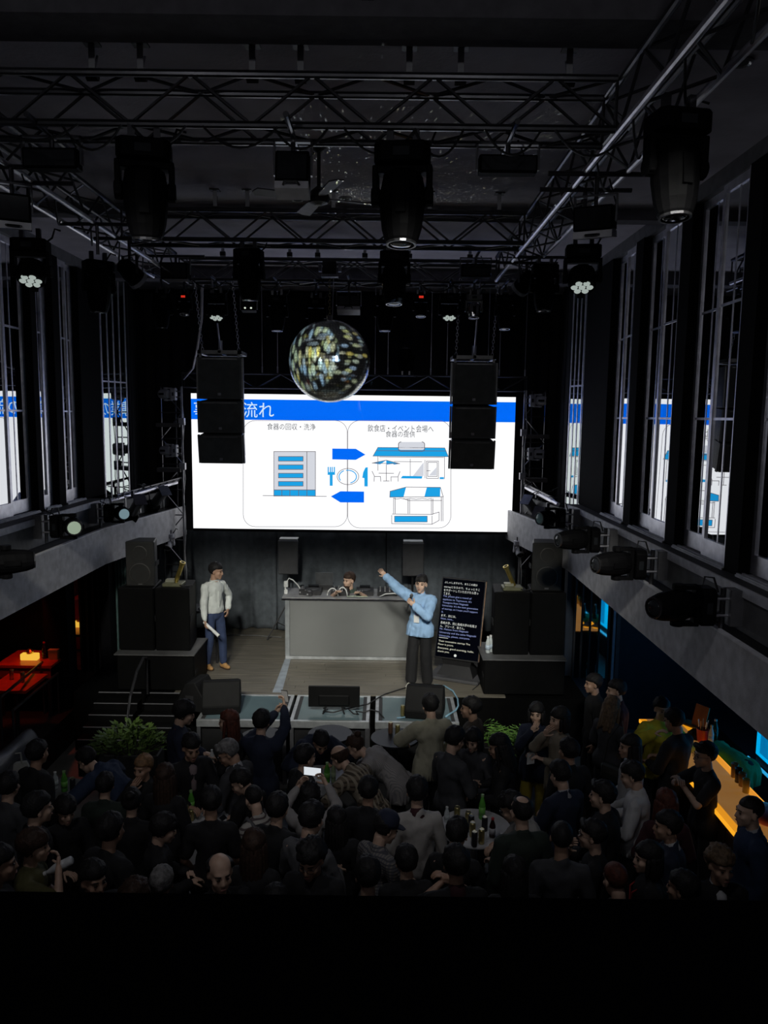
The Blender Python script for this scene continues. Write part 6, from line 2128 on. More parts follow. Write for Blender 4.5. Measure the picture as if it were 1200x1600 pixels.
# (u, v of head top, pose, facing, top, trousers, hair, hair colour, scale, label, extras)
PEOPLE = [
    (57, 1157, 'down_jacket', R(-30), BLK, BLK, 'short', 'black', 1.0, 'man in black jacket by the white bag near the tufted bench', {}),
    (137, 1170, 'bend', R(70), NAVY2, BLK, 'short', 'black', 1.0, 'man in dark blue shirt bowing low at the left, before the left plant', {}),
    (152, 1208, 'down_jacket', B_, GRNB, BLK, 'short', 'black', 0.98, 'person in green-black jacket behind the bowing man, seen from behind', {}),
    (213, 1180, 'mouth', R(160), BLK, BLK, 'short', 'blond', 0.95, 'woman with short blond hair and black clothes, hand at her chin', {}),
    (246, 1194, 'down_woman', R(-10), BLK, BLK, 'long', 'brown', 0.94, 'woman with long brown hair from behind beside the short-haired blond woman', {}),
    (291, 1095, 'hold_jacket', R(-75), NAVY, BLK, 'mop', 'black', 1.03, 'man in navy jacket with a red lanyard standing before the left plant', {'lanyard': REDC, 'shirtfront': BLK}),
    (289, 1149, 'hold_jacket', R(-150), BLK, BLK, 'short', 'black', 1.02, 'man in black jacket over a dusky shirt facing out at left', {'shirtfront': PKSH}),
    (366, 1110, 'down_woman', R(75), BLK, BLK, 'long', 'auburn', 0.97, 'woman with long auburn hair in black facing left near the left monitors', {}),
    (400, 1109, 'film_up', R(-12), NAVY, BLK, 'short', 'black', 1.0, 'man in navy filming the stage with a phone held up at right', {}),
    (359, 1158, 'hold_left', R(65), GRYD, BLK, 'part', 'grey', 1.0, 'grey-haired man with glasses and a pale shirt under a dark suit', {'shirtfront': LSH, 'glasses': 1}),
    (380, 1204, 'hold_left', R(60), BLK, BLK, 'short', 'black', 0.98, 'man in black looking down at his phone below the grey-haired man', {}),
    (399, 1226, 'hold_tee', R(50), STRIPE2, DKDEN, 'crop', 'black', 1.0, 'crop-haired man in striped white tee with a grey backpack', {'backpack': GRY}),
    (317, 1230, 'down_tee', R(5), BLK, BLK, 'short', 'black', 1.03, 'man in black tee from behind at the left white table', {}),
    (476, 1164, 'down_jacket', R(-60), BLK, BLK, 'short', 'black', 0.98, 'man in black facing right behind the raised bright phone', {}),
    (482, 1226, 'film', R(0), STRIPE, DKDEN, 'curly', 'black', 0.96, 'curly-haired woman in pale sleeves raising a bright phone with both hands', {}),
    (504, 1148, 'bend', R(-160), NAVY, BLK, 'short', 'black', 0.98, 'person in navy bowing over the middle black table', {}),
    (524, 1164, 'bend_shirt', R(55), PLAID, BROWN, 'bald', 'brown', 1.0, 'bald man in brown plaid shirt leaning over the middle table', {}),
    (547, 1150, 'bend', R(75), STRIPE, BLK, 'bun', 'brown', 0.98, 'woman with brown hair in a bun and pale shirt leaning left', {}),
    (564, 1214, 'down_jacket', R(-15), BLK, BLK, 'short', 'black', 1.0, 'man in black from behind, below the bald man in plaid', {}),
    (640, 1214, 'down_shirt', R(8), OFFW, BLK, 'short', 'black', 1.03, 'man in white shirt with dark red collar from behind, centre of the floor', {'collar': WINE}),
    (617, 1270, 'hold_tee', R(-50), PRINT, BROWN, 'short', 'black', 0.98, 'man in dark cap and printed grey shirt behind the white-shirted man', {'cap': NAVY}),
    (534, 1262, 'down_jacket', B_, BLK, BLK, 'long', 'black', 0.98, 'long-haired person in black coat from behind, left of the man in the cap', {}),
    (621, 1322, 'down_jacket', R(10), BLK, BLK, 'short', 'black', 0.98, 'black-haired man from behind below the man in the cap', {}),
    (672, 1084, 'reach', R(15), BEIGE, BLK, 'short', 'black', 1.03, 'man in loose beige shirt from behind at the round black table', {}),
    (737, 1089, 'down_jacket', R(70), BROWN, BLK, 'short', 'black', 1.0, 'man in dark brown jacket facing left beside the right plant', {}),
    (714, 1135, 'hold_shirt', R(-50), GRYD, BLK, 'short', 'black', 1.02, 'man in charcoal shirt from behind, right of the beige-shirted man', {}),
    (747, 1140, 'hold_woman', R(150), GRYD, BLK, 'bob', 'black', 0.95, 'woman in grey eating, between the charcoal shirt and the right plant', {}),
    (768, 1147, 'hold_woman', R(80), BLK, BLK, 'long', 'black', 0.97, 'woman in black with long black hair below the right plant', {}),
    (779, 1240, 'lean_table', R(75), OFFW, BROWN, 'curly', 'black', 1.0, 'curly-haired man with glasses in white tee leaning to the round white table', {'glasses': 1}),
    (707, 1277, 'hold_shirt', R(-20), BLK, BLK, 'short', 'black', 1.0, 'man in black from behind at the left of the round white table', {}),
    (701, 1322, 'clasp', R(10), BLK, BLK, 'short', 'black', 1.0, 'man in black jacket from behind with a hand at his cheek, red collar', {'collar': WINE}),
    (848, 1098, 'mouth', R(160), NAVY, MUST, 'bob', 'black', 0.96, 'woman in navy top and mustard trousers with hands at her mouth', {}),
    (866, 1105, 'mouth', R(110), TAN, BLK, 'bob', 'black', 0.98, 'woman in tan blazer covering her mouth, right of the right plant', {}),
    (890, 1154, 'down_jacket', R(20), BLK, BLK, 'short', 'black', 1.0, 'man in black from behind, below the woman in the tan blazer', {}),
    (873, 1188, 'hold_jacket', R(30), NAVY, BLK, 'short', 'black', 1.0, 'man in navy jacket from behind with a white collar edge', {'collar': LSH}),
    (829, 1244, 'down_jacket', R(10), GRNB, BLK, 'thin', 'black', 1.02, 'balding man in green-black jacket from behind, right of the round white table', {}),
    (879, 1284, 'down_shirt', R(-8), GRYD, BLK, 'crop', 'black', 1.03, 'crop-haired man in dark shirt from behind, right of the balding man', {}),
    (915, 1282, 'drink', R(70), BLK, BLK, 'part', 'black', 0.98, 'man with glasses facing left, right of the crop-haired man in dark shirt', {'glasses': 1}),
    (944, 1221, 'down_jacket', R(55), BLK, BLK, 'part', 'black', 1.0, 'man with slicked black hair facing left, left of the white-shirted phone user', {}),
    (937, 1053, 'down_jacket', R(85), BLK, BLK, 'short', 'black', 1.0, 'smiling man in black facing left at the foot of the mirror strips', {}),
    (956, 1062, 'down_jacket', R(75), WINE, BLK, 'short', 'black', 0.98, 'man in dark wine jacket close behind the smiling man by the mirror strips', {}),
    (968, 1088, 'hold_woman', R(-50), GRYD, BLK, 'long', 'light', 0.97, 'woman with long light brown hair and a shoulder bag, seen from behind', {}),
    (986, 1148, 'down_woman', R(80), WHT, BLK, 'long', 'black', 0.97, 'woman in white blouse with long black hair facing left', {}),
    (996, 1190, 'hold_shirt', R(65), WHT, BLK, 'short', 'black', 1.0, 'man in white shirt facing left with a phone, right of the slicked-hair man', {}),
    (1035, 1090, 'gesture', R(-170), YEL, BLK, 'short', 'black', 1.0, 'man in bright yellow shirt near the far end of the bar', {}),
    (1051, 1107, 'hold_jacket', R(35), BLK, BLK, 'short', 'black', 1.02, 'man in black suit from behind in front of the yellow shirt', {}),
    (1104, 1160, 'clasp', R(95), BLK, BLK, 'part', 'black', 1.0, 'man with glasses and black tee, hands clasped, at the glowing bar', {'glasses': 1}),
    (1175, 1244, 'down_jacket', R(80), BL_DK, BLK, 'crop', 'black', 1.04, 'man in deep blue suit facing left at the near end of the bar', {'collar': LSH}),
    (1113, 1325, 'down_jacket', R(175), BLK, BLK, 'curly', 'light', 1.0, 'light-haired man facing out in black jacket and white shirt', {'shirtfront': WHT}),
    (1024, 1316, 'down_woman', R(80), BLK, BLK, 'bob', 'black', 0.97, 'woman with black bob and a red lanyard facing left', {'lanyard': REDC}),
    (1030, 1234, 'down_woman', R(-5), WINE, BLK, 'long', 'auburn', 0.95, 'auburn-haired woman in wine red from behind, right of the white-shirted phone user', {}),
    (1057, 1268, 'down_jacket', R(70), NAVY, BLK, 'short', 'black', 0.98, 'man in navy jacket with white collar below the auburn-haired woman', {'collar': WHT}),
    (960, 1346, 'hold_shirt', R(15), BLK, BLK, 'crop', 'auburn', 1.0, 'man with reddish cropped hair from behind at the bottom right', {'collar': OFFW}),
    (36, 1297, 'drink', R(-80), OLIVE, BLK, 'mop', 'brown', 1.0, 'man drinking from a white bottle at the lower left', {}),
    (9, 1322, 'down_jacket', R(-75), GRYD, BLK, 'short', 'black', 0.98, 'man in grey jacket facing right at the left frame edge, below the drinker', {}),
    (69, 1239, 'down_jacket', R(-60), BLK, BLK, 'short', 'black', 1.0, 'man in black facing right, above the drinking man', {'collar': LSH}),
    (103, 1247, 'hold_jacket', R(-140), BLK, BLK, 'mop', 'black', 0.96, 'man in black facing out with clasped hands, left of the low white table', {}),
    (147, 1346, 'down_jacket', R(-140), BLK, BLK, 'short', 'black', 1.0, 'man in black facing right-down at the bottom left', {}),
    (217, 1232, 'down_woman', B_, BLK, BLK, 'bun', 'black', 0.97, 'black-haired person with a bun from behind, left of the left white table', {}),
    (247, 1272, 'hold_jacket', R(-70), BLK, BLK, 'mop', 'black', 0.98, 'man in black in profile facing right at the left white table', {}),
    (253, 1355, 'down_jacket', R(-10), BLK, BLK, 'short', 'grey', 0.98, 'grey-haired person from behind at the bottom left', {}),
    (225, 1378, 'down_jacket', R(10), BROWN, BLK, 'curly', 'brown', 0.98, 'curly brown-haired person at the bottom edge, left of the grey-haired person', {}),
    (358, 1334, 'down_shirt', R(-150), BLK, BLK, 'bald', 'black', 1.02, 'balding man looking right at the bottom, below the man in the black tee', {}),
    (420, 1384, 'down_jacket', B_, BLK, BLK, 'short', 'black', 0.97, 'black-haired person barely visible at the bottom centre-left', {}),
    (408, 1297, 'down_woman', R(-8), BLK, BLK, 'long', 'brown', 0.96, 'woman in black with brown hair from behind, below the backpack man', {}),
    (477, 1252, 'hold_shirt', R(-30), GRY, BLK, 'short', 'black', 1.0, 'man in grey shirt from behind, below the raised phone', {'collar': MAG}),
    (484, 1318, 'hold_jacket', R(165), BLK, BLK, 'curly', 'black', 1.0, 'curly-haired man with glasses facing out at the bottom centre', {'glasses': 1}),
    (446, 1240, 'down_jacket', R(-25), BLK, BLK, 'short', 'black', 0.97, 'man in black from behind, left of the curly-haired woman filming', {}),
    (12, 1207, 'down_jacket', R(-15), GRYD, BLK, 'short', 'black', 0.99, 'man in grey jacket from behind at the left frame edge by the bench', {}),
    (185, 1272, 'down_jacket', R(-30), BLK, BLK, 'short', 'black', 0.98, 'man in black from behind, right of the low white table', {}),
    (560, 1340, 'down_jacket', R(5), BLK, BLK, 'short', 'black', 0.98, 'black-haired man from behind at the bottom centre, left of the cap', {}),
    (790, 1340, 'down_jacket', R(0), BLK, BLK, 'long', 'black', 0.96, 'long-haired person in black at the bottom, below the round white table', {}),
    (1070, 1362, 'down_jacket', R(40), BLK, BLK, 'short', 'black', 0.97, 'man in black from behind, left of the light-haired man', {}),
]
# nobody stands inside a neighbour: shift along the line of sight (by stature) and a little sideways
SCL = [q[8] for q in PEOPLE]
DX = [0.0] * len(PEOPLE)
def spot(i):
    u, v, pose, rz = PEOPLE[i][:4]
    p = place(ARC[pose], u, v, rz, 0.0, SCL[i])
    p.x += DX[i]
    return p
for it in range(70):
    P_ = [spot(i) for i in range(len(PEOPLE))]
    for i in range(len(PEOPLE)):
        for j in range(i + 1, len(PEOPLE)):
            d = P_[i].xy - P_[j].xy
            if d.length < 0.47:
                f, n = (i, j) if P_[i].y > P_[j].y else (j, i)
                k = 0.006 * (0.47 - d.length) / 0.47 * 3
                SCL[f] = max(0.90, SCL[f] - k)
                SCL[n] = min(1.08, SCL[n] + k)
                sx = 0.012 if P_[f].x > P_[n].x else -0.012
                DX[f] = max(-0.07, min(0.07, DX[f] + sx))
                DX[n] = max(-0.07, min(0.07, DX[n] - sx))
PER = {}
for i, (u, v, pose, rz, top, leg, hr_, hc, sc, lab, ex) in enumerate(PEOPLE):
    A = ARC[pose]
    gl = ex.pop('glasses', False)
    PER[lab] = (person(A, lab, spot(i), rz, top, leg, hr_, hc, SKIN if i % 3 else SKIN2, SCL[i], glasses=bool(gl), extra=ex, hv=i % 3), A)

def who(start):
    for k, v in PER.items():
        if start in k:
            return v

# ---- things they hold
PHONE_ON = em('phone_screen_white', (0.85, 0.9, 0.95), 0.8)
PHONE_DIM = em('phone_screen_dim', (0.25, 0.24, 0.22), 0.5)
def phone(label, loc, rot, screen, w=0.075, h=0.155):
    t = thing('phone', label, 'phone', loc, rot=rot)
    MB().box(-w / 2, w / 2, -0.004, 0.004, -h / 2, h / 2).build('body', BLACK, t, bevel=0.003)
    MB().box(-w / 2 + 0.004, w / 2 - 0.004, -0.0052, -0.0042, -h / 2 + 0.008, h / 2 - 0.008).build('display', screen, t)
    MB().cyl((w * 0.25, 0.004, h * 0.35), (w * 0.25, 0.007, h * 0.35), 0.008, n=8).build('camera_lens', LENSD, t)
    return t
o, A = who('curly-haired woman in pale')
a, _ = hand_point(o, A, 'r'); b, _ = hand_point(o, A, 'l')
c = (a + b) / 2 + Vector((0, 0.04, 0.06))
phone('phone with a bright white screen held up by the curly-haired woman', c, Euler((R(12), R(90), 0)), PHONE_ON, 0.09, 0.19)
o, A = who('man in navy filming')
a, _ = hand_point(o, A, 'r'); b, _ = hand_point(o, A, 'l')
phone('black phone held up by the man in navy', (a + b) / 2 + Vector((0.03, 0.05, 0.07)), Euler((R(15), 0, R(-20))), PHONE_DIM, 0.085, 0.165)
o, A = who('looking down at his phone')
a, _ = hand_point(o, A, 'r'); b, _ = hand_point(o, A, 'l')
phone('dark phone in the hands of the man below the grey-haired man', (a + b) / 2 + Vector((0, 0, 0.02)), Euler((R(-60), 0, o.rotation_euler.z)), LENSD)
o, A = who('man in white shirt facing left with a phone')
a, _ = hand_point(o, A, 'r'); b, _ = hand_point(o, A, 'l')
phone('dark phone held by the white-shirted man facing left', (a + b) / 2 + Vector((0, 0, 0.04)), Euler((R(-40), 0, o.rotation_euler.z)), LENSD)
o, A = who('man drinking from')
a, d = hand_point(o, A, 'r')
bt_ = bottle('white bottle tipped to the mouth of the drinking man', a + Vector((0.03, 0, 0.03)), 0.24, mat('milky_plastic', (0.6, 0.62, 0.62), 0.2), WHITEP, r=0.036, rot=Euler((0, R(-115), R(10))))
bt_.location = a + Vector((0.14, 0.0, -0.03))
o, A = who('navy jacket with a red lanyard')
a, _ = hand_point(o, A, 'r')
bottle('small white bottle held by the man with the red lanyard', a + Vector((0.0, 0.0, -0.03)), 0.15, WHITEP, WHITEP, r=0.025)
o, A = who('eating')
a, _ = hand_point(o, A, 'r')
sn = thing('snack', 'bitten pale snack in the hand of the woman in grey', 'food', a + Vector((0, 0, 0.03)))
MB().ell((0, 0, 0), (0.045, 0.03, 0.02), 10, 6).build('bread', mat('bread', (0.5, 0.36, 0.2), 0.7), sn, smooth=True)
MB().ell((0.02, 0, 0.012), (0.02, 0.02, 0.012), 8, 5).build('filling', mat('filling', (0.6, 0.5, 0.4), 0.6), sn, smooth=True)
o, A = who('woman in navy top and mustard')
a, _ = hand_point(o, A, 'l')
cdd = thing('card', 'white card held by the woman with mustard trousers', 'card', a + Vector((0, -0.03, -0.02)), R(20))
MB().box(-0.05, 0.05, -0.002, 0.002, -0.07, 0.07).build('sheet', WHITEP, cdd)
MB().tube([(0, 0, 0.07), (0.01, 0.02, 0.12), (-0.01, 0.03, 0.15)], 0.004, 5).build('cord', BLACK, cdd)
o, A = who('shoulder bag')
k = A['K']
bg = thing('shoulder_bag', 'dark shoulder bag of the woman with light brown hair', 'bag', o.location + Vector((0.0, -0.24, 0.86)), R(-50))
MB().box(-0.15, 0.15, -0.05, 0.05, -0.1, 0.1).build('bag_body', C_('leather_dark', (0.03, 0.035, 0.032), rough=0.4), bg, bevel=0.03)
MB().tube([(-0.13, 0, 0.1), (-0.12, 0.05, 0.35), (0.02, 0.12, 0.62), (0.12, 0.05, 0.35), (0.13, 0, 0.1)], 0.008, 6).build('strap', C_('leather_dark', (0.03, 0.035, 0.032), rough=0.4), bg)
MB().box(-0.1, 0.1, -0.055, -0.049, 0.0, 0.08).build('flap', C_('leather_grey', (0.06, 0.06, 0.055), rough=0.4), bg)
# ================================================================ tables, bottles and cans
TOPW = mat('table_top_white', (0.55, 0.55, 0.55), 0.4, var=0.05)
TOPB = mat('table_top_black', (0.016, 0.016, 0.018), 0.4, var=0.1, spec=0.3)
CANG = mat('can_gold', (0.45, 0.38, 0.16), 0.3, 0.8)
CAND = mat('can_dark', (0.05, 0.05, 0.055), 0.35, 0.5)
CANT = mat('can_lid', (0.6, 0.55, 0.35), 0.3, 0.9)
TEAG = mat('green_tea_plastic', (0.12, 0.42, 0.06), 0.2, var=0.2)
TEAL_ = mat('green_tea_label', (0.2, 0.55, 0.1), 0.4)
GCAP = mat('green_cap', (0.3, 0.5, 0.2), 0.4)

def round_table(label, u, v, r, z, m, legm):
    p = at(u, v, Z=z)
    t = thing('cocktail_table', label, 'table', (p.x, p.y, 0))
    MB().lathe([(r, z - 0.028), (r + 0.004, z - 0.015), (r, z), (0.02, z)], 36).build('table_top', m, t)
    MB().cyl((0, 0, 0.03), (0, 0, z - 0.028), 0.035, n=12).build('column', legm, t)
    MB().lathe([(0.24, 0.0), (0.24, 0.012), (0.06, 0.03), (0.04, 0.06)], 28).build('base', legm, t)
    return t
WLEG = mat('table_leg_pale', (0.4, 0.4, 0.4), 0.35, 0.6)
tb = {}
tb['b1'] = round_table('round black table at the stage front beside the woman with auburn hair', 411, 1151, 0.29, 1.05, TOPB, DARKMETAL)
tb['b2'] = round_table('round black table at the stage front behind the bowing person in navy', 516, 1146, 0.28, 1.05, TOPB, DARKMETAL)
tb['b3'] = round_table('round black table at the stage front with cans, by the beige shirt', 617, 1152, 0.3, 1.05, TOPB, DARKMETAL)
tb['b4'] = round_table('round black table at the stage front right of the beige shirt', 706, 1152, 0.27, 1.05, TOPB, DARKMETAL)
tb['w1'] = round_table('round white table with many cans at the right of the floor', 742, 1292, 0.36, 1.0, TOPW, WLEG)
tb['w2'] = round_table('round grey table under the bowing group in the middle', 500, 1218, 0.36, 1.0, mat('table_top_grey', (0.3, 0.3, 0.3), 0.4), DARKMETAL)
tb['w4'] = round_table('round dark table with a green bottle at the far left', 92, 1236, 0.3, 1.0, mat('table_top_dim', (0.12, 0.12, 0.12), 0.4), DARKMETAL)
# long white table at left
a, b = at(262, 1286, Z=1.0), at(352, 1286, Z=1.0)
t = thing('high_table', 'rectangular white table with green bottles at the left of the floor', 'table', ((a.x + b.x) / 2, a.y, 0))
w = (b.x - a.x) / 2
MB().box(-w, w, -0.22, 0.26, 0.96, 1.0).build('table_top', TOPW, t, bevel=0.006)
MB().box(-w + 0.02, w - 0.02, -0.205, -0.19, 0.66, 0.96).build('front_panel', TOPW, t)
for sx in (-1, 1):
    for sy in (-0.17, 0.21):
        MB().box(sx * (w - 0.05) - 0.02, sx * (w - 0.05) + 0.02, sy - 0.02, sy + 0.02, 0, 0.96).build('leg', WLEG, t)

def tea(label, u, v, z, h=0.23, **k):
    p = at(u, v, Z=z)
    return bottle(label, (p.x, p.y, z), h, TEAG, GCAP, TEAL_, r=0.034, **k)

def can(label, u, v, z, col, h=0.15, r=0.03, group=None):
    p = at(u, v, Z=z)
    t = thing('drink_can', label, 'can', (p.x, p.y, z), group=group)
    MB().lathe([(r * 0.8, 0.0), (r, 0.012), (r, h - 0.018), (r * 0.85, h - 0.004)], 14).build('body', col, t, smooth=True)
    MB().lathe([(r * 0.85, h - 0.004), (r * 0.87, h), (r * 0.76, h - 0.003), (0.004, h - 0.003)], 14).build('lid', CANT, t)
    return t
tea('green tea bottle on the far left dark table', 101, 1236, 1.0)
bottle('clear small bottle left of the green one on the far left dark table', at(87, 1232, Z=1.0), 0.19, CLEAR, WHITEP, r=0.03)
can('dark can right of the green bottle on the far left dark table', 114, 1236, 1.0, CAND)
tea('green tea bottle standing left on the left white table', 282, 1278, 1.0)
tea('green tea bottle farther back on the left white table', 299, 1268, 1.0)
can('gold can beside the green bottle on the left white table', 291, 1280, 1.0, CANG)
can('small gold can right of the others on the left white table', 299, 1282, 1.0, CANG, 0.12)
can('dark tall can at the right end of the left white table', 334, 1284, 1.0, CAND)
tea('green tea bottle on the grey middle table', 511, 1222, 1.0)
bottle('slim pale green bottle beside the green one on the grey middle table', at(521, 1222, Z=1.0), 0.24, mat('pale_green_glass', (0.4, 0.5, 0.3), 0.2), GCAP, r=0.026)
pl_ = thing('paper_plate', 'white paper plate on the grey middle table', 'plate', at(498, 1218, Z=1.0))
MB().lathe([(0.06, 0.002), (0.1, 0.012), (0.105, 0.014), (0.1, 0.016), (0.06, 0.006), (0.005, 0.006)], 24).build('dish', WHITEP, pl_)
MB().ell((0.01, 0.01, 0.016), (0.03, 0.025, 0.012), 10, 6).build('food', mat('bread', (0.5, 0.36, 0.2), 0.7), pl_, smooth=True)
can('brown can left of the man in the beige shirt', 610, 1146, 1.05, mat('can_brown', (0.16, 0.09, 0.06), 0.35, 0.4))
can('pale can touched by the hand of the man in the beige shirt', 621, 1150, 1.05, CANG)
can('gold can standing on the stage glass left of the right wedge monitor', 629, 1118, ZS, CANG)
tea('green tea bottle at the back of the round white table', 753, 1279, 1.0, 0.26)
for u, v, c, lab in ((714, 1282, CANG, 'gold can at the left edge of the round white table'), (731, 1290, CANG, 'gold can left of the middle on the round white table'), (736, 1296, CAND, 'dark can behind the front pair on the round white table'),
                     (738, 1307, CANG, 'gold can in the middle of the round white table'), (757, 1298, CAND, 'dark gold-lidded can below the green bottle on the round white table'), (741, 1322, CAND, 'dark can at the front left of the round white table'), (752, 1318, CANG, 'gold can at the front right of the round white table')):
    can(lab, u, v, 1.0, c)
bottle('small clear bottle at the left back of the round white table', at(698, 1284, Z=1.0), 0.16, CLEAR, WHITEP, r=0.028)
cola = mat('cola_dark', (0.03, 0.012, 0.008), 0.15)
bottle('cola bottle with a red cap before the curly-haired man with glasses', at(769, 1308, Z=1.0), 0.2, cola, mat('red_cap', (0.5, 0.03, 0.03), 0.4), mat('white_band', (0.5, 0.5, 0.5), 0.4), r=0.031)
p = at(704, 1296, Z=1.0)
nk = thing('napkin', 'white napkin at the left of the round white table', 'napkin', (p.x, p.y, 1.0))
MB().box(-0.05, 0.05, -0.04, 0.04, 0.0, 0.004).build('sheet', WHITEP, nk)
MB().box(-0.03, 0.05, -0.02, 0.045, 0.0041, 0.009).build('fold', WHITEP, nk)

# ================================================================ plants
LEAF = mat('fern_green', (0.17, 0.36, 0.06), 0.5, var=0.4, scale=6)
LEAF2 = mat('pothos_green', (0.12, 0.2, 0.045), 0.45, var=0.4, scale=6)
def plant(label, u, v, z, w, h, kind, seed):
    rnd = random.Random(seed)
    p = at(u, v, Z=z)
    t = thing('potted_plant', label, 'plant', (p.x, p.y, 0))
    MB().prism([(-w * 0.36, -0.16), (w * 0.36, -0.16), (w * 0.36, 0.16), (-w * 0.36, 0.16)], 0.0, z).build('planter', mat('planter_dark', (0.03, 0.03, 0.03), 0.5), t, bevel=0.015)
    MB().box(-w * 0.34, w * 0.34, -0.14, 0.14, z - 0.03, z + 0.01).build('soil', mat('soil', (0.02, 0.015, 0.01), 0.9), t)
    f = MB()
    if kind == 'fern':
        for k in range(85):
            a = rnd.uniform(0, 6.283)
            L = rnd.uniform(0.25, 0.5) * h / 0.45
            o = Vector((rnd.uniform(-w * 0.3, w * 0.3), rnd.uniform(-0.1, 0.1), z))
            d = Vector((math.cos(a), math.sin(a), 0))
            pts = []
            up = rnd.uniform(0.7, 1.25)
            for j in range(9):
                s = j / 8
                pts.append(o + d * (L * 0.8 * s) + Vector((0, 0, L * (up * s - 0.95 * s * s * s))))
            for j in range(1, 9):
                b0, b1 = pts[j - 1], pts[j]
                dd = (b1 - b0).normalized()
                sd = dd.cross(Vector((0, 0, 1)))
                if sd.length < 0.01:
                    continue
                sd.normalize()
                wl = 0.075 * (1 - abs(j / 8 - 0.35)) * h / 0.45
                for s_ in (-1, 1):
                    q = (b0 + b1) / 2
                    tip = q + sd * (s_ * wl) + dd * 0.025 - Vector((0, 0, 0.012))
                    f.add([b0, q + dd * 0.012, tip, q - dd * 0.008 + Vector((0, 0, 0.003))], [(0, 1, 2, 3)])
    else:
        for k in range(520):
            a = rnd.uniform(0, 6.283)
            rr = math.sqrt(rnd.uniform(0, 1))
            x, y = rr * math.cos(a) * w * 0.5, rr * math.sin(a) * 0.28
            zz = z + h * (1 - rr * rr * 0.75) * rnd.uniform(0.35, 1.05)
            s = rnd.uniform(0.025, 0.05)
            d = Vector((x * 1.4 + rnd.uniform(-.2, .2), y * 2 + rnd.uniform(-.2, .2), rnd.uniform(-0.1, 0.5))).normalized()
            sd = d.cross(Vector((rnd.uniform(-.3, .3), rnd.uniform(-.3, .3), 1))).normalized()
            c = Vector((x, y, zz))
            f.add([c - d * s, c + sd * s * 0.7, c + d * s * 1.1, c - sd * s * 0.7], [(0, 1, 2, 3)])
            if k % 6 == 0:
                f.cyl((x * 0.6, y * 0.6, z), c - d * s, 0.004, n=3, caps=False)
    o = f.build('leaves', LEAF if kind == 'fern' else LEAF2, t)
    tag(o, kind='stuff')
    return t
plant('dense small-leaved plant in a dark planter at the left below the black steps', 205, 1172, 0.78, 1.05, 0.4, 'pothos', 5)
plant('bright green fern in a dark planter at the right of the stage front', 790, 1160, 0.85, 0.85, 0.42, 'fern', 8)

# ================================================================ bar at the right
BF, BR_ = at(1155, 1310, Z=1.1), at(1197, 1257, Z=1.1)
BX0, BX1 = BF.x, at(1144, 1201, Z=1.1).x
BY0, BY1 = BF.y - 0.05, at(1062, 1124, Z=1.1).y
bar = thing('bar_counter', 'bar counter with a glowing amber top along the right side', 'bar', ((BX0 + BX1) / 2, (BY0 + BY1) / 2, 0))
w, l = (BX1 - BX0) / 2, (BY1 - BY0) / 2
def amber():
    m = em('amber_backlit_top', (0.75, 0.30, 0.055), 0.3)
    b = m.node_tree.nodes['Principled BSDF']
    b.inputs['Base Color'].default_value = (0.4, 0.3, 0.2, 1)
    b.inputs['Roughness'].default_value = 0.12
    nt = m.node_tree
    tc = nt.nodes.new('ShaderNodeTexCoord')
    n = nt.nodes.new('ShaderNodeTexNoise'); n.inputs['Scale'].default_value = 5
    nt.links.new(tc.outputs['Object'], n.inputs['Vector'])
    rp = nt.nodes.new('ShaderNodeValToRGB')
    rp.color_ramp.elements[0].color = (0.62, 0.24, 0.035, 1)
    rp.color_ramp.elements[1].color = (0.72, 0.36, 0.10, 1)
    nt.links.new(n.outputs[0], rp.inputs[0])
    nt.links.new(rp.outputs[0], b.inputs['Emission Color'])
    return m
MB().box(-w + 0.012, w - 0.012, -l + 0.012, l, 1.05, 1.1).build('counter_top', amber(), bar)
LEDA = em('amber_led_edge', (1.0, 0.42, 0.02), 1.0)
for bx in ((-w, -w + 0.012, -l, l), (w - 0.012, w, -l, l), (-w + 0.012, w - 0.012, -l, -l + 0.012)):
    MB().box(bx[0], bx[1], bx[2], bx[3], 1.055, 1.098).build('glowing_edge', LEDA, bar)
LEDB = em('amber_edge_band', (0.95, 0.36, 0.01), 0.75)
MB().box(-w + 0.0125, -w + 0.09, -l + 0.0125, l - 0.01, 1.0995, 1.1012).build('lit_border', LEDB, bar)
MB().box(w - 0.09, w - 0.0125, -l + 0.0125, l - 0.01, 1.0995, 1.1012).build('lit_border', LEDB, bar)
MB().box(-w + 0.05, w - 0.02, -l + 0.04, l - 0.02, 0.0, 1.05).build('front_panel', BLACK, bar)
for k in range(8):
    y0 = -l + 0.1 + (2 * l - 0.2) * k / 8
    MB().box(-w + 0.035, -w + 0.05, y0, y0 + (2 * l - 0.2) / 8 - 0.05, 0.12, 0.98).build('panel', mat('bar_panel_brown', (0.05, 0.03, 0.02), 0.3), bar)
MB().cyl((-w - 0.04, -l, 0.2), (-w - 0.04, l, 0.2), 0.02, n=8).build('foot_rail', STEEL, bar)
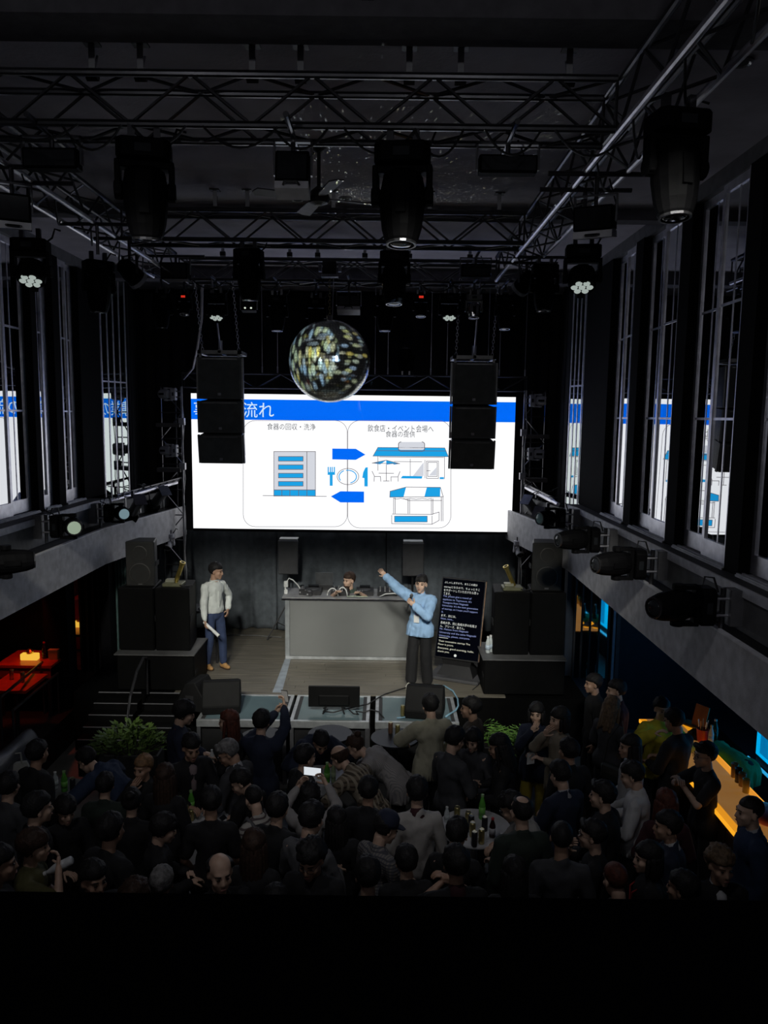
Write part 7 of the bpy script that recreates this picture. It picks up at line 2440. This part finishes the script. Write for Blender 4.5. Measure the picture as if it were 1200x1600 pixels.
# things on the bar
def bar_thing(u, v):
    return at(u, v, Z=1.1023)
p = bar_thing(1098, 1150)
mn = thing('menu_board', 'brown leaning menu board at the far end of the bar', 'menu', bar_thing(1090, 1138), R(-60))
m = MB(); m.M = Matrix.Rotation(R(-16), 4, 'X')
m.box(-0.1, 0.1, -0.006, 0.006, 0.0, 0.3)
m.build('board', mat('menu_copper', (0.35, 0.14, 0.05), 0.4, 0.3), mn)
MB().box(-0.02, 0.02, 0.08, 0.1, 0.0, 0.2).build('prop', BLACK, mn)
mn2 = thing('menu_board', 'dark flat menu lying on the bar before the leaning board', 'menu', bar_thing(1082, 1133), R(-55))
MB().box(-0.14, 0.14, -0.09, 0.09, 0.0, 0.02).build('cover', mat('menu_dark', (0.03, 0.025, 0.02), 0.5), mn2)
MB().box(-0.12, 0.12, -0.075, 0.075, 0.02, 0.024).build('page', mat('menu_page', (0.2, 0.12, 0.05), 0.6), mn2)
rc = thing('condiment_cup', 'red cup holding straws and stirrers on the bar', 'cup', bar_thing(1097, 1158))
MB().lathe([(0.06, 0.0), (0.075, 0.16), (0.068, 0.16), (0.055, 0.02)], 16).build('cup', mat('red_plastic', (0.5, 0.03, 0.015), 0.35), rc)
for k in range(5):
    a = k * 1.25
    MB().cyl((0.03 * math.cos(a), 0.03 * math.sin(a), 0.02), (0.06 * math.cos(a), 0.06 * math.sin(a), 0.27), 0.006, n=6).build('stirrer', mat('stirrer_orange', (0.7, 0.3, 0.08), 0.4) if k % 2 else CHROME, rc)
bottle('slim clear bottle beside the red cup on the bar', bar_thing(1110, 1166), 0.27, CLEAR, mat('silver_cap', (0.5, 0.5, 0.5), 0.3, 0.8), r=0.032)
bottle('dark green bottle behind the red cup on the bar', bar_thing(1116, 1160), 0.3, mat('dark_green_glass', (0.01, 0.03, 0.015), 0.1), mat('silver_cap', (0.5, 0.5, 0.5), 0.3, 0.8), r=0.036)
gj = mat('glass_jar_amber', (0.3, 0.16, 0.05), 0.15)
for u, v, h, m_, lab in ((1147, 1214, 0.16, gj, 'amber glass nearest the green cloth on the bar'), (1153, 1222, 0.16, cola, 'dark glass of cola beside the amber glass on the bar'), (1159, 1228, 0.15, gj, 'brown jar between the cola and the tumbler on the bar'), (1165, 1238, 0.15, mat('yellow_tumbler', (0.5, 0.35, 0.06), 0.15), 'yellow-lit tumbler nearest the camera on the bar')):
    t = thing('drinking_glass', lab, 'glass', bar_thing(u, v))
    MB().lathe([(0.034, 0.0), (0.04, h), (0.036, h), (0.03, 0.012)], 16).build('glass', m_, t, smooth=True)
    MB().lathe([(0.029, 0.013), (0.034, h * 0.7), (0.002, h * 0.7)], 14).build('drink', cola if m_ is cola else gj, t)
pk = thing('folded_bag', 'pink and white bag lying at the near end of the bar', 'bag', bar_thing(1196, 1286))
MB().ell((0, 0, 0.07), (0.13, 0.16, 0.07), 16, 10).build('pink_side', mat('pink_fabric', (0.6, 0.14, 0.18), 0.6), pk, smooth=True)
MB().ell((0.02, 0.12, 0.075), (0.14, 0.1, 0.073), 16, 10).build('white_side', WHITEP, pk, smooth=True)
# bartender bowing behind the bar in a green cloth top
bA = archetype('bow_deep', Pose(lean=R(66), bend=R(22), r=(0.16, 0.6, 0.82), l=(-0.14, 0.6, 0.8), rh=(0.8, -0.3, 0), lh=(-0.8, -0.3, 0)), 'over', seed=31)
bl = at(1140, 1172, Z=1.14)
person(bA, 'bartender in green shirt bowing behind the bar', (bl.x + 0.16, bl.y - 0.1, 0), R(35), C_('bartender_green', (0.03, 0.26, 0.09)), BLK, 'short', 'black', SKIN, 0.98)
# back counter with a blue light strip, lit cabinet, walls
BWX = 5.0
bc_ = thing('back_counter', 'low dark back counter with a blue light strip behind the bar', 'counter', (BWX + 0.25, BY0 + 1.4, 0))
MB().box(-0.25, 0.3, -2.2, 3.2, 0.0, 0.5).build('cabinet', BLACK, bc_)
MB().box(-0.27, 0.3, -2.2, 3.2, 0.5, 0.54).build('counter_top', BLACK, bc_)
MB().box(-0.285, -0.27, -2.2, 1.7, 0.5, 0.54).build('light_strip', em('blue_led_strip', (0.03, 0.42, 0.8), 0.85), bc_)
p0 = at(1182, 1176, X=BWX)
fr_ = thing('lit_cabinet', 'display cabinet glowing bright blue behind the bar', 'cabinet', (BWX, p0.y, 0.54))
zb_ = p0.z - 0.54
MB().box(0.0, 0.3, -2.0, 0.0, 0.0, 1.5).build('housing', BLACK, fr_)
ECY = em('cyan_backlight', (0.0, 0.42, 0.85), 0.95)
ECD = em('cyan_backlight_dim', (0.0, 0.2, 0.5), 0.8)
for k in range(4):
    y1 = -0.02 - 0.49 * k
    MB().box(-0.02, -0.002, y1 - 0.47, y1, zb_, 1.45).build('glowing_panel', ECY, fr_)
    MB().box(-0.03, -0.0205, y1 - 0.36, y1 - 0.12, zb_ + 0.06, 1.3).build('panel_inset', ECD, fr_)
add_light('bar_blue_lamp', 'POINT', (BWX - 0.4, BY0 + 1.2, 2.4), None, 3.0, (0.1, 0.45, 1.0), radius=0.1)
add_light('bar_blue_lamp', 'POINT', (5.2, 10.6, 1.9), None, 4.0, (0.1, 0.4, 1.0), radius=0.1)
# wall that closes the bar at the stage end, with narrow mirrors
YM = 12.05
struct('wall_right', MB().box(2.95, 6.0, YM, YM + 0.2, 0, Z_FB), mat('bar_end_wall', (0.012, 0.02, 0.035), 0.6))
MIRR = mat('mirror_silver', (0.85, 0.86, 0.88), 0.03, 1.0, var=0.02)
def mirror_strips(label, us, v0, v1, rzs, Y):
    a = at((us[0] + us[-1]) / 2, v1, Y=Y)
    b = at((us[0] + us[-1]) / 2, v0, Y=Y)
    t = thing('mirror_strips', label, 'mirror', (a.x, Y, a.z))
    for i in range(len(us) - 1):
        xa, xb = at(us[i], (v0 + v1) / 2, Y=Y).x - a.x, at(us[i + 1], (v0 + v1) / 2, Y=Y).x - a.x
        m = MB(); m.M = Matrix.Translation(((xa + xb) / 2, -0.04, 0)) @ Matrix.Rotation(rzs[i % len(rzs)], 4, 'Z')
        m.box(-(xb - xa) / 2 + 0.012, (xb - xa) / 2 - 0.012, -0.004, 0.004, 0.0, b.z - a.z)
        m.build('mirror_pane', MIRR, t)
    for u in us:
        x = at(u, (v0 + v1) / 2, Y=Y).x - a.x
        MB().box(x - 0.014, x + 0.014, -0.06, 0.0, 0.0, b.z - a.z).build('mullion', BLACK, t)
    return t
mirror_strips('narrow mirror strips reflecting the bar at the right stage end', [897, 908, 921, 935, 950], 890, 1058, (R(-2), R(1), R(-1), R(2)), YM - 0.02)
dfx = at(962, 1000, Y=YM - 0.05)
t = thing('door_frame_strip', 'pale blue-grey door edge right of the mirror strips', 'door edge', (dfx.x, YM - 0.05, 0))
MB().box(-0.06, -0.02, -0.03, 0.03, 0.0, Z_FB - 0.01).build('pale_post', mat('door_edge_pale', (0.4, 0.42, 0.5), 0.4), t)
MB().box(0.0, 0.06, -0.02, 0.03, 0.0, Z_FB - 0.01).build('brown_post', mat('door_edge_brown', (0.12, 0.08, 0.08), 0.5), t)

# ================================================================ red lounge at the left
YL = 12.3
struct('wall_left', MB().box(-7.3, -4.1, YL, YL + 0.2, 0, Z_FB), mat('lounge_end_wall', (0.03, 0.012, 0.012), 0.6))
struct('floor_lounge', MB().box(-7.3, -4.75, 6.5, YL, 0.0, 0.5), mat('lounge_floor', (0.008, 0.006, 0.006), 0.7))
mirror_strips('narrow mirror strips reflecting the red lounge at the left stage end', [106, 117, 127, 137, 147, 156], 872, 1048, (R(2), R(-1), R(1), R(-2), R(0)), YL - 0.02)
REDT = mat('red_lacquer', (0.55, 0.05, 0.02), 0.3)
REDS = mat('red_vinyl', (0.3, 0.03, 0.025), 0.4)
pa = at(50, 1030, Z=1.3)
ltb = thing('lounge_table', 'red-lit table with boxes and a bottle in the left lounge', 'table', (pa.x, pa.y, 0.5))
MB().box(-0.42, 0.42, -0.3, 0.45, 0.76, 0.8).build('table_top', REDT, ltb)
for sx in (-0.36, 0.36):
    for sy in (-0.24, 0.38):
        MB().box(sx - 0.025, sx + 0.025, sy - 0.025, sy + 0.025, 0, 0.76).build('leg', BLACK, ltb)
MB().box(-0.4, 0.4, -0.28, -0.26, 0.6, 0.76).build('apron', REDS, ltb)
zt_ = 1.3
lamp = thing('table_lamp', 'small glowing yellow lamp box on the red lounge table', 'lamp', (pa.x - 0.02, pa.y - 0.02, zt_))
MB().box(-0.13, 0.13, -0.05, 0.05, 0.0, 0.1).build('shade', em('yellow_lamp_glow', (1.0, 0.55, 0.06), 0.9), lamp, bevel=0.01)
MB().lathe([(0.05, 0.1), (0.06, 0.13), (0.02, 0.17)], 10).build('finial', mat('brass_tube', (0.65, 0.5, 0.14), 0.28, 0.9), lamp)
bottle('dark bottle with a red cap on the red lounge table', (pa.x + 0.17, pa.y + 0.05, zt_), 0.26, cola, mat('red_cap', (0.5, 0.03, 0.03), 0.4), r=0.035)
bx_ = thing('snack_box', 'yellowish box at the right end of the red lounge table', 'box', (pa.x + 0.33, pa.y + 0.1, zt_))
MB().box(-0.07, 0.07, -0.12, 0.12, 0.0, 0.14).build('carton', mat('carton_yellow', (0.5, 0.36, 0.1), 0.5), bx_)
MB().box(-0.075, 0.075, -0.125, 0.125, 0.14, 0.155).build('lid', mat('carton_lid', (0.55, 0.42, 0.2), 0.5), bx_)
for k, (x, y) in enumerate(((-5.12, 10.35), (-6.02, 9.0), (-6.08, 7.9))):
    t = thing('lounge_table', ('red lounge table nearest the mirror strips', 'red lounge table in the middle of the left lounge', 'red lounge table nearest the camera in the left lounge')[k], 'table', (x, y, 0.5))
    MB().box(-0.26, 0.3, -0.35, 0.35, 0.76, 0.8).build('table_top', REDT, t)
    MB().cyl((0, 0, 0.02), (0, 0, 0.76), 0.03, n=8).build('column', BLACK, t)
    MB().lathe([(0.2, 0), (0.2, 0.015), (0.04, 0.03)], 16).build('base', BLACK, t)
    for j in range(2):
        tt = thing('drink_can', 'gold can on the %s' % t['label'] if j else 'brass-lidded can beside another on the %s' % t['label'], 'can', (x - 0.1 + 0.2 * j, y + 0.1 * (1 - j), 1.3))
        MB().lathe([(0.024, 0.0), (0.03, 0.012), (0.03, 0.132), (0.026, 0.146)], 12).build('body', CANG, tt, smooth=True)
        MB().lathe([(0.026, 0.146), (0.004, 0.147)], 12).build('lid', CANT, tt)
    sf_ = thing('lounge_bench', ('red vinyl bench nearest the mirror strips', 'red vinyl bench in the middle of the left lounge', 'red vinyl bench nearest the camera in the left lounge')[k], 'bench', (x - 0.7, y - 0.55, 0.5))
    MB().box(-0.25, 0.25, -0.4, 0.4, 0.0, 0.42).build('seat', REDS, sf_, bevel=0.03)
    MB().box(-0.36, -0.25, -0.4, 0.4, 0.0, 0.95).build('backrest', REDS, sf_, bevel=0.03)
add_light('lounge_red_lamp', 'SPOT', (pa.x + 0.2, pa.y - 0.2, 2.7), (pa.x - 0.1, pa.y, 1.3), 22, (1.0, 0.10, 0.04), 48, 0.6, 0.05)
add_light('lounge_red_lamp', 'SPOT', (-5.8, 9.6, 2.7), (-6.2, 9.6, 1.0), 7, (1.0, 0.10, 0.05), 70, 0.6, 0.05)
add_light('lounge_red_lamp', 'SPOT', (-5.2, 10.5, 2.7), (-5.3, 10.4, 1.0), 24, (1.0, 0.12, 0.06), 70, 0.6, 0.05)
# dark pillars of the lounge front
for i, (ua, ub, Y) in enumerate(((68, 105, 11.4), (157, 172, 11.9))):
    xa, xb = at(ua, 980, Y=Y).x, at(ub, 980, Y=Y).x
    struct('trim_%d' % (80 + i), MB().box(xa, xb, Y, Y + 0.3, 0, Z_FB), COLB)
# greenish slats behind the left small speaker
a, b = at(176, 860, Y=12.25), at(196, 915, Y=12.25)
gs = thing('slat_screen', 'greenish slatted screen behind the left small speaker', 'screen panel', ((a.x + b.x) / 2, 12.22, 0.0))
for k in range(6):
    x = (a.x - b.x) / 2 + (b.x - a.x) * k / 5 * 1.4
    MB().box(x - 0.02, x + 0.02, -0.02, 0.02, 0.0, Z_FB - 0.02).build('slat', mat('slat_green_grey', (0.12, 0.2, 0.19), 0.3, 0.3), gs)
MB().box((a.x - b.x) / 2 - 0.03, (b.x - a.x) * 0.95 + 0.03, -0.01, 0.01, 0.3, 0.34).build('rail', BLACK, gs)
# stair rails at the far left
for i, (u0, v0, u1, v1, lab) in enumerate(((0, 1090, 66, 1035, 'upper dark stair rail at the far left'), (20, 1110, 90, 1052, 'lower dark stair rail at the far left'))):
    p, q = at(u0, v0, Y=9.2), at(u1, v1, Y=11.2)
    t = thing('stair_rail', lab, 'handrail', (p.x, p.y, 0))
    d = q - p
    MB().cyl((0, 0, p.z), (d.x, d.y, q.z), 0.02, n=8).build('rail', mat('handrail_dark', (0.06, 0.06, 0.065), 0.35, 0.6), t)
    MB().cyl((0, 0, 0), (0, 0, p.z), 0.016, n=8).build('post', DARKMETAL, t)
    MB().cyl((d.x, d.y, 0.5), (d.x, d.y, q.z), 0.016, n=8).build('post', DARKMETAL, t)
# tufted bench and white bag at the far left
a, b = at(-20, 1195, Z=1.05), at(46, 1140, Z=1.05)
d = b - a
tbn = thing('tufted_bench', 'tufted grey leather bench back at the far left', 'bench', (a.x, a.y, 0), math.atan2(d.y, d.x))
LTH = mat('grey_leather', (0.10, 0.105, 0.115), 0.38, bump=0.2)
L = d.length
rr = []
nx = 36
m = MB()
for i in range(nx + 1):
    x = L * i / nx
    ring = []
    for k in range(14):
        t_ = 2 * math.pi * k / 14
        rad = 0.11 + 0.014 * abs(math.sin(x * 9)) * (1 if math.cos(t_ * 3 + (0 if int(x * 2.86) % 2 else 1.5)) > -0.3 else -0.6)
        ring.append((x, rad * math.cos(t_) * 0.9, 0.95 + rad * math.sin(t_)))
    rr.append(ring)
m.rings(rr)
m.build('padded_top', LTH, tbn, smooth=True)
MB().box(0, L, -0.07, 0.07, 0.0, 0.9).build('back', LTH, tbn, bevel=0.02)
MB().box(0, L, -0.55, -0.07, 0.0, 0.45).build('seat', LTH, tbn, bevel=0.04)
p = at(25, 1196, Z=0.82)
bgw = thing('tote_bag', 'white tote bag with a yellow front beside the tufted bench', 'bag', (p.x, p.y, 0.455), R(20))
MB().rings([[(-0.16, -0.06, 0), (0.16, -0.06, 0), (0.16, 0.06, 0), (-0.16, 0.06, 0)], [(-0.17, -0.07, 0.25), (0.17, -0.07, 0.25), (0.17, 0.07, 0.25), (-0.17, 0.07, 0.25)], [(-0.12, -0.03, 0.4), (0.12, -0.03, 0.4), (0.12, 0.03, 0.4), (-0.12, 0.03, 0.4)]]).build('bag_body', C_('canvas_white', (0.4, 0.4, 0.36)), bgw)
MB().box(-0.11, 0.09, -0.078, -0.068, 0.04, 0.2).build('yellow_front', C_('canvas_yellow', (0.35, 0.33, 0.1)), bgw)
MB().tube([(-0.07, -0.035, 0.4), (-0.06, -0.035, 0.53), (0.06, -0.035, 0.53), (0.07, -0.035, 0.4)], 0.012, 6).build('handle', C_('canvas_white', (0.4, 0.4, 0.36)), bgw)
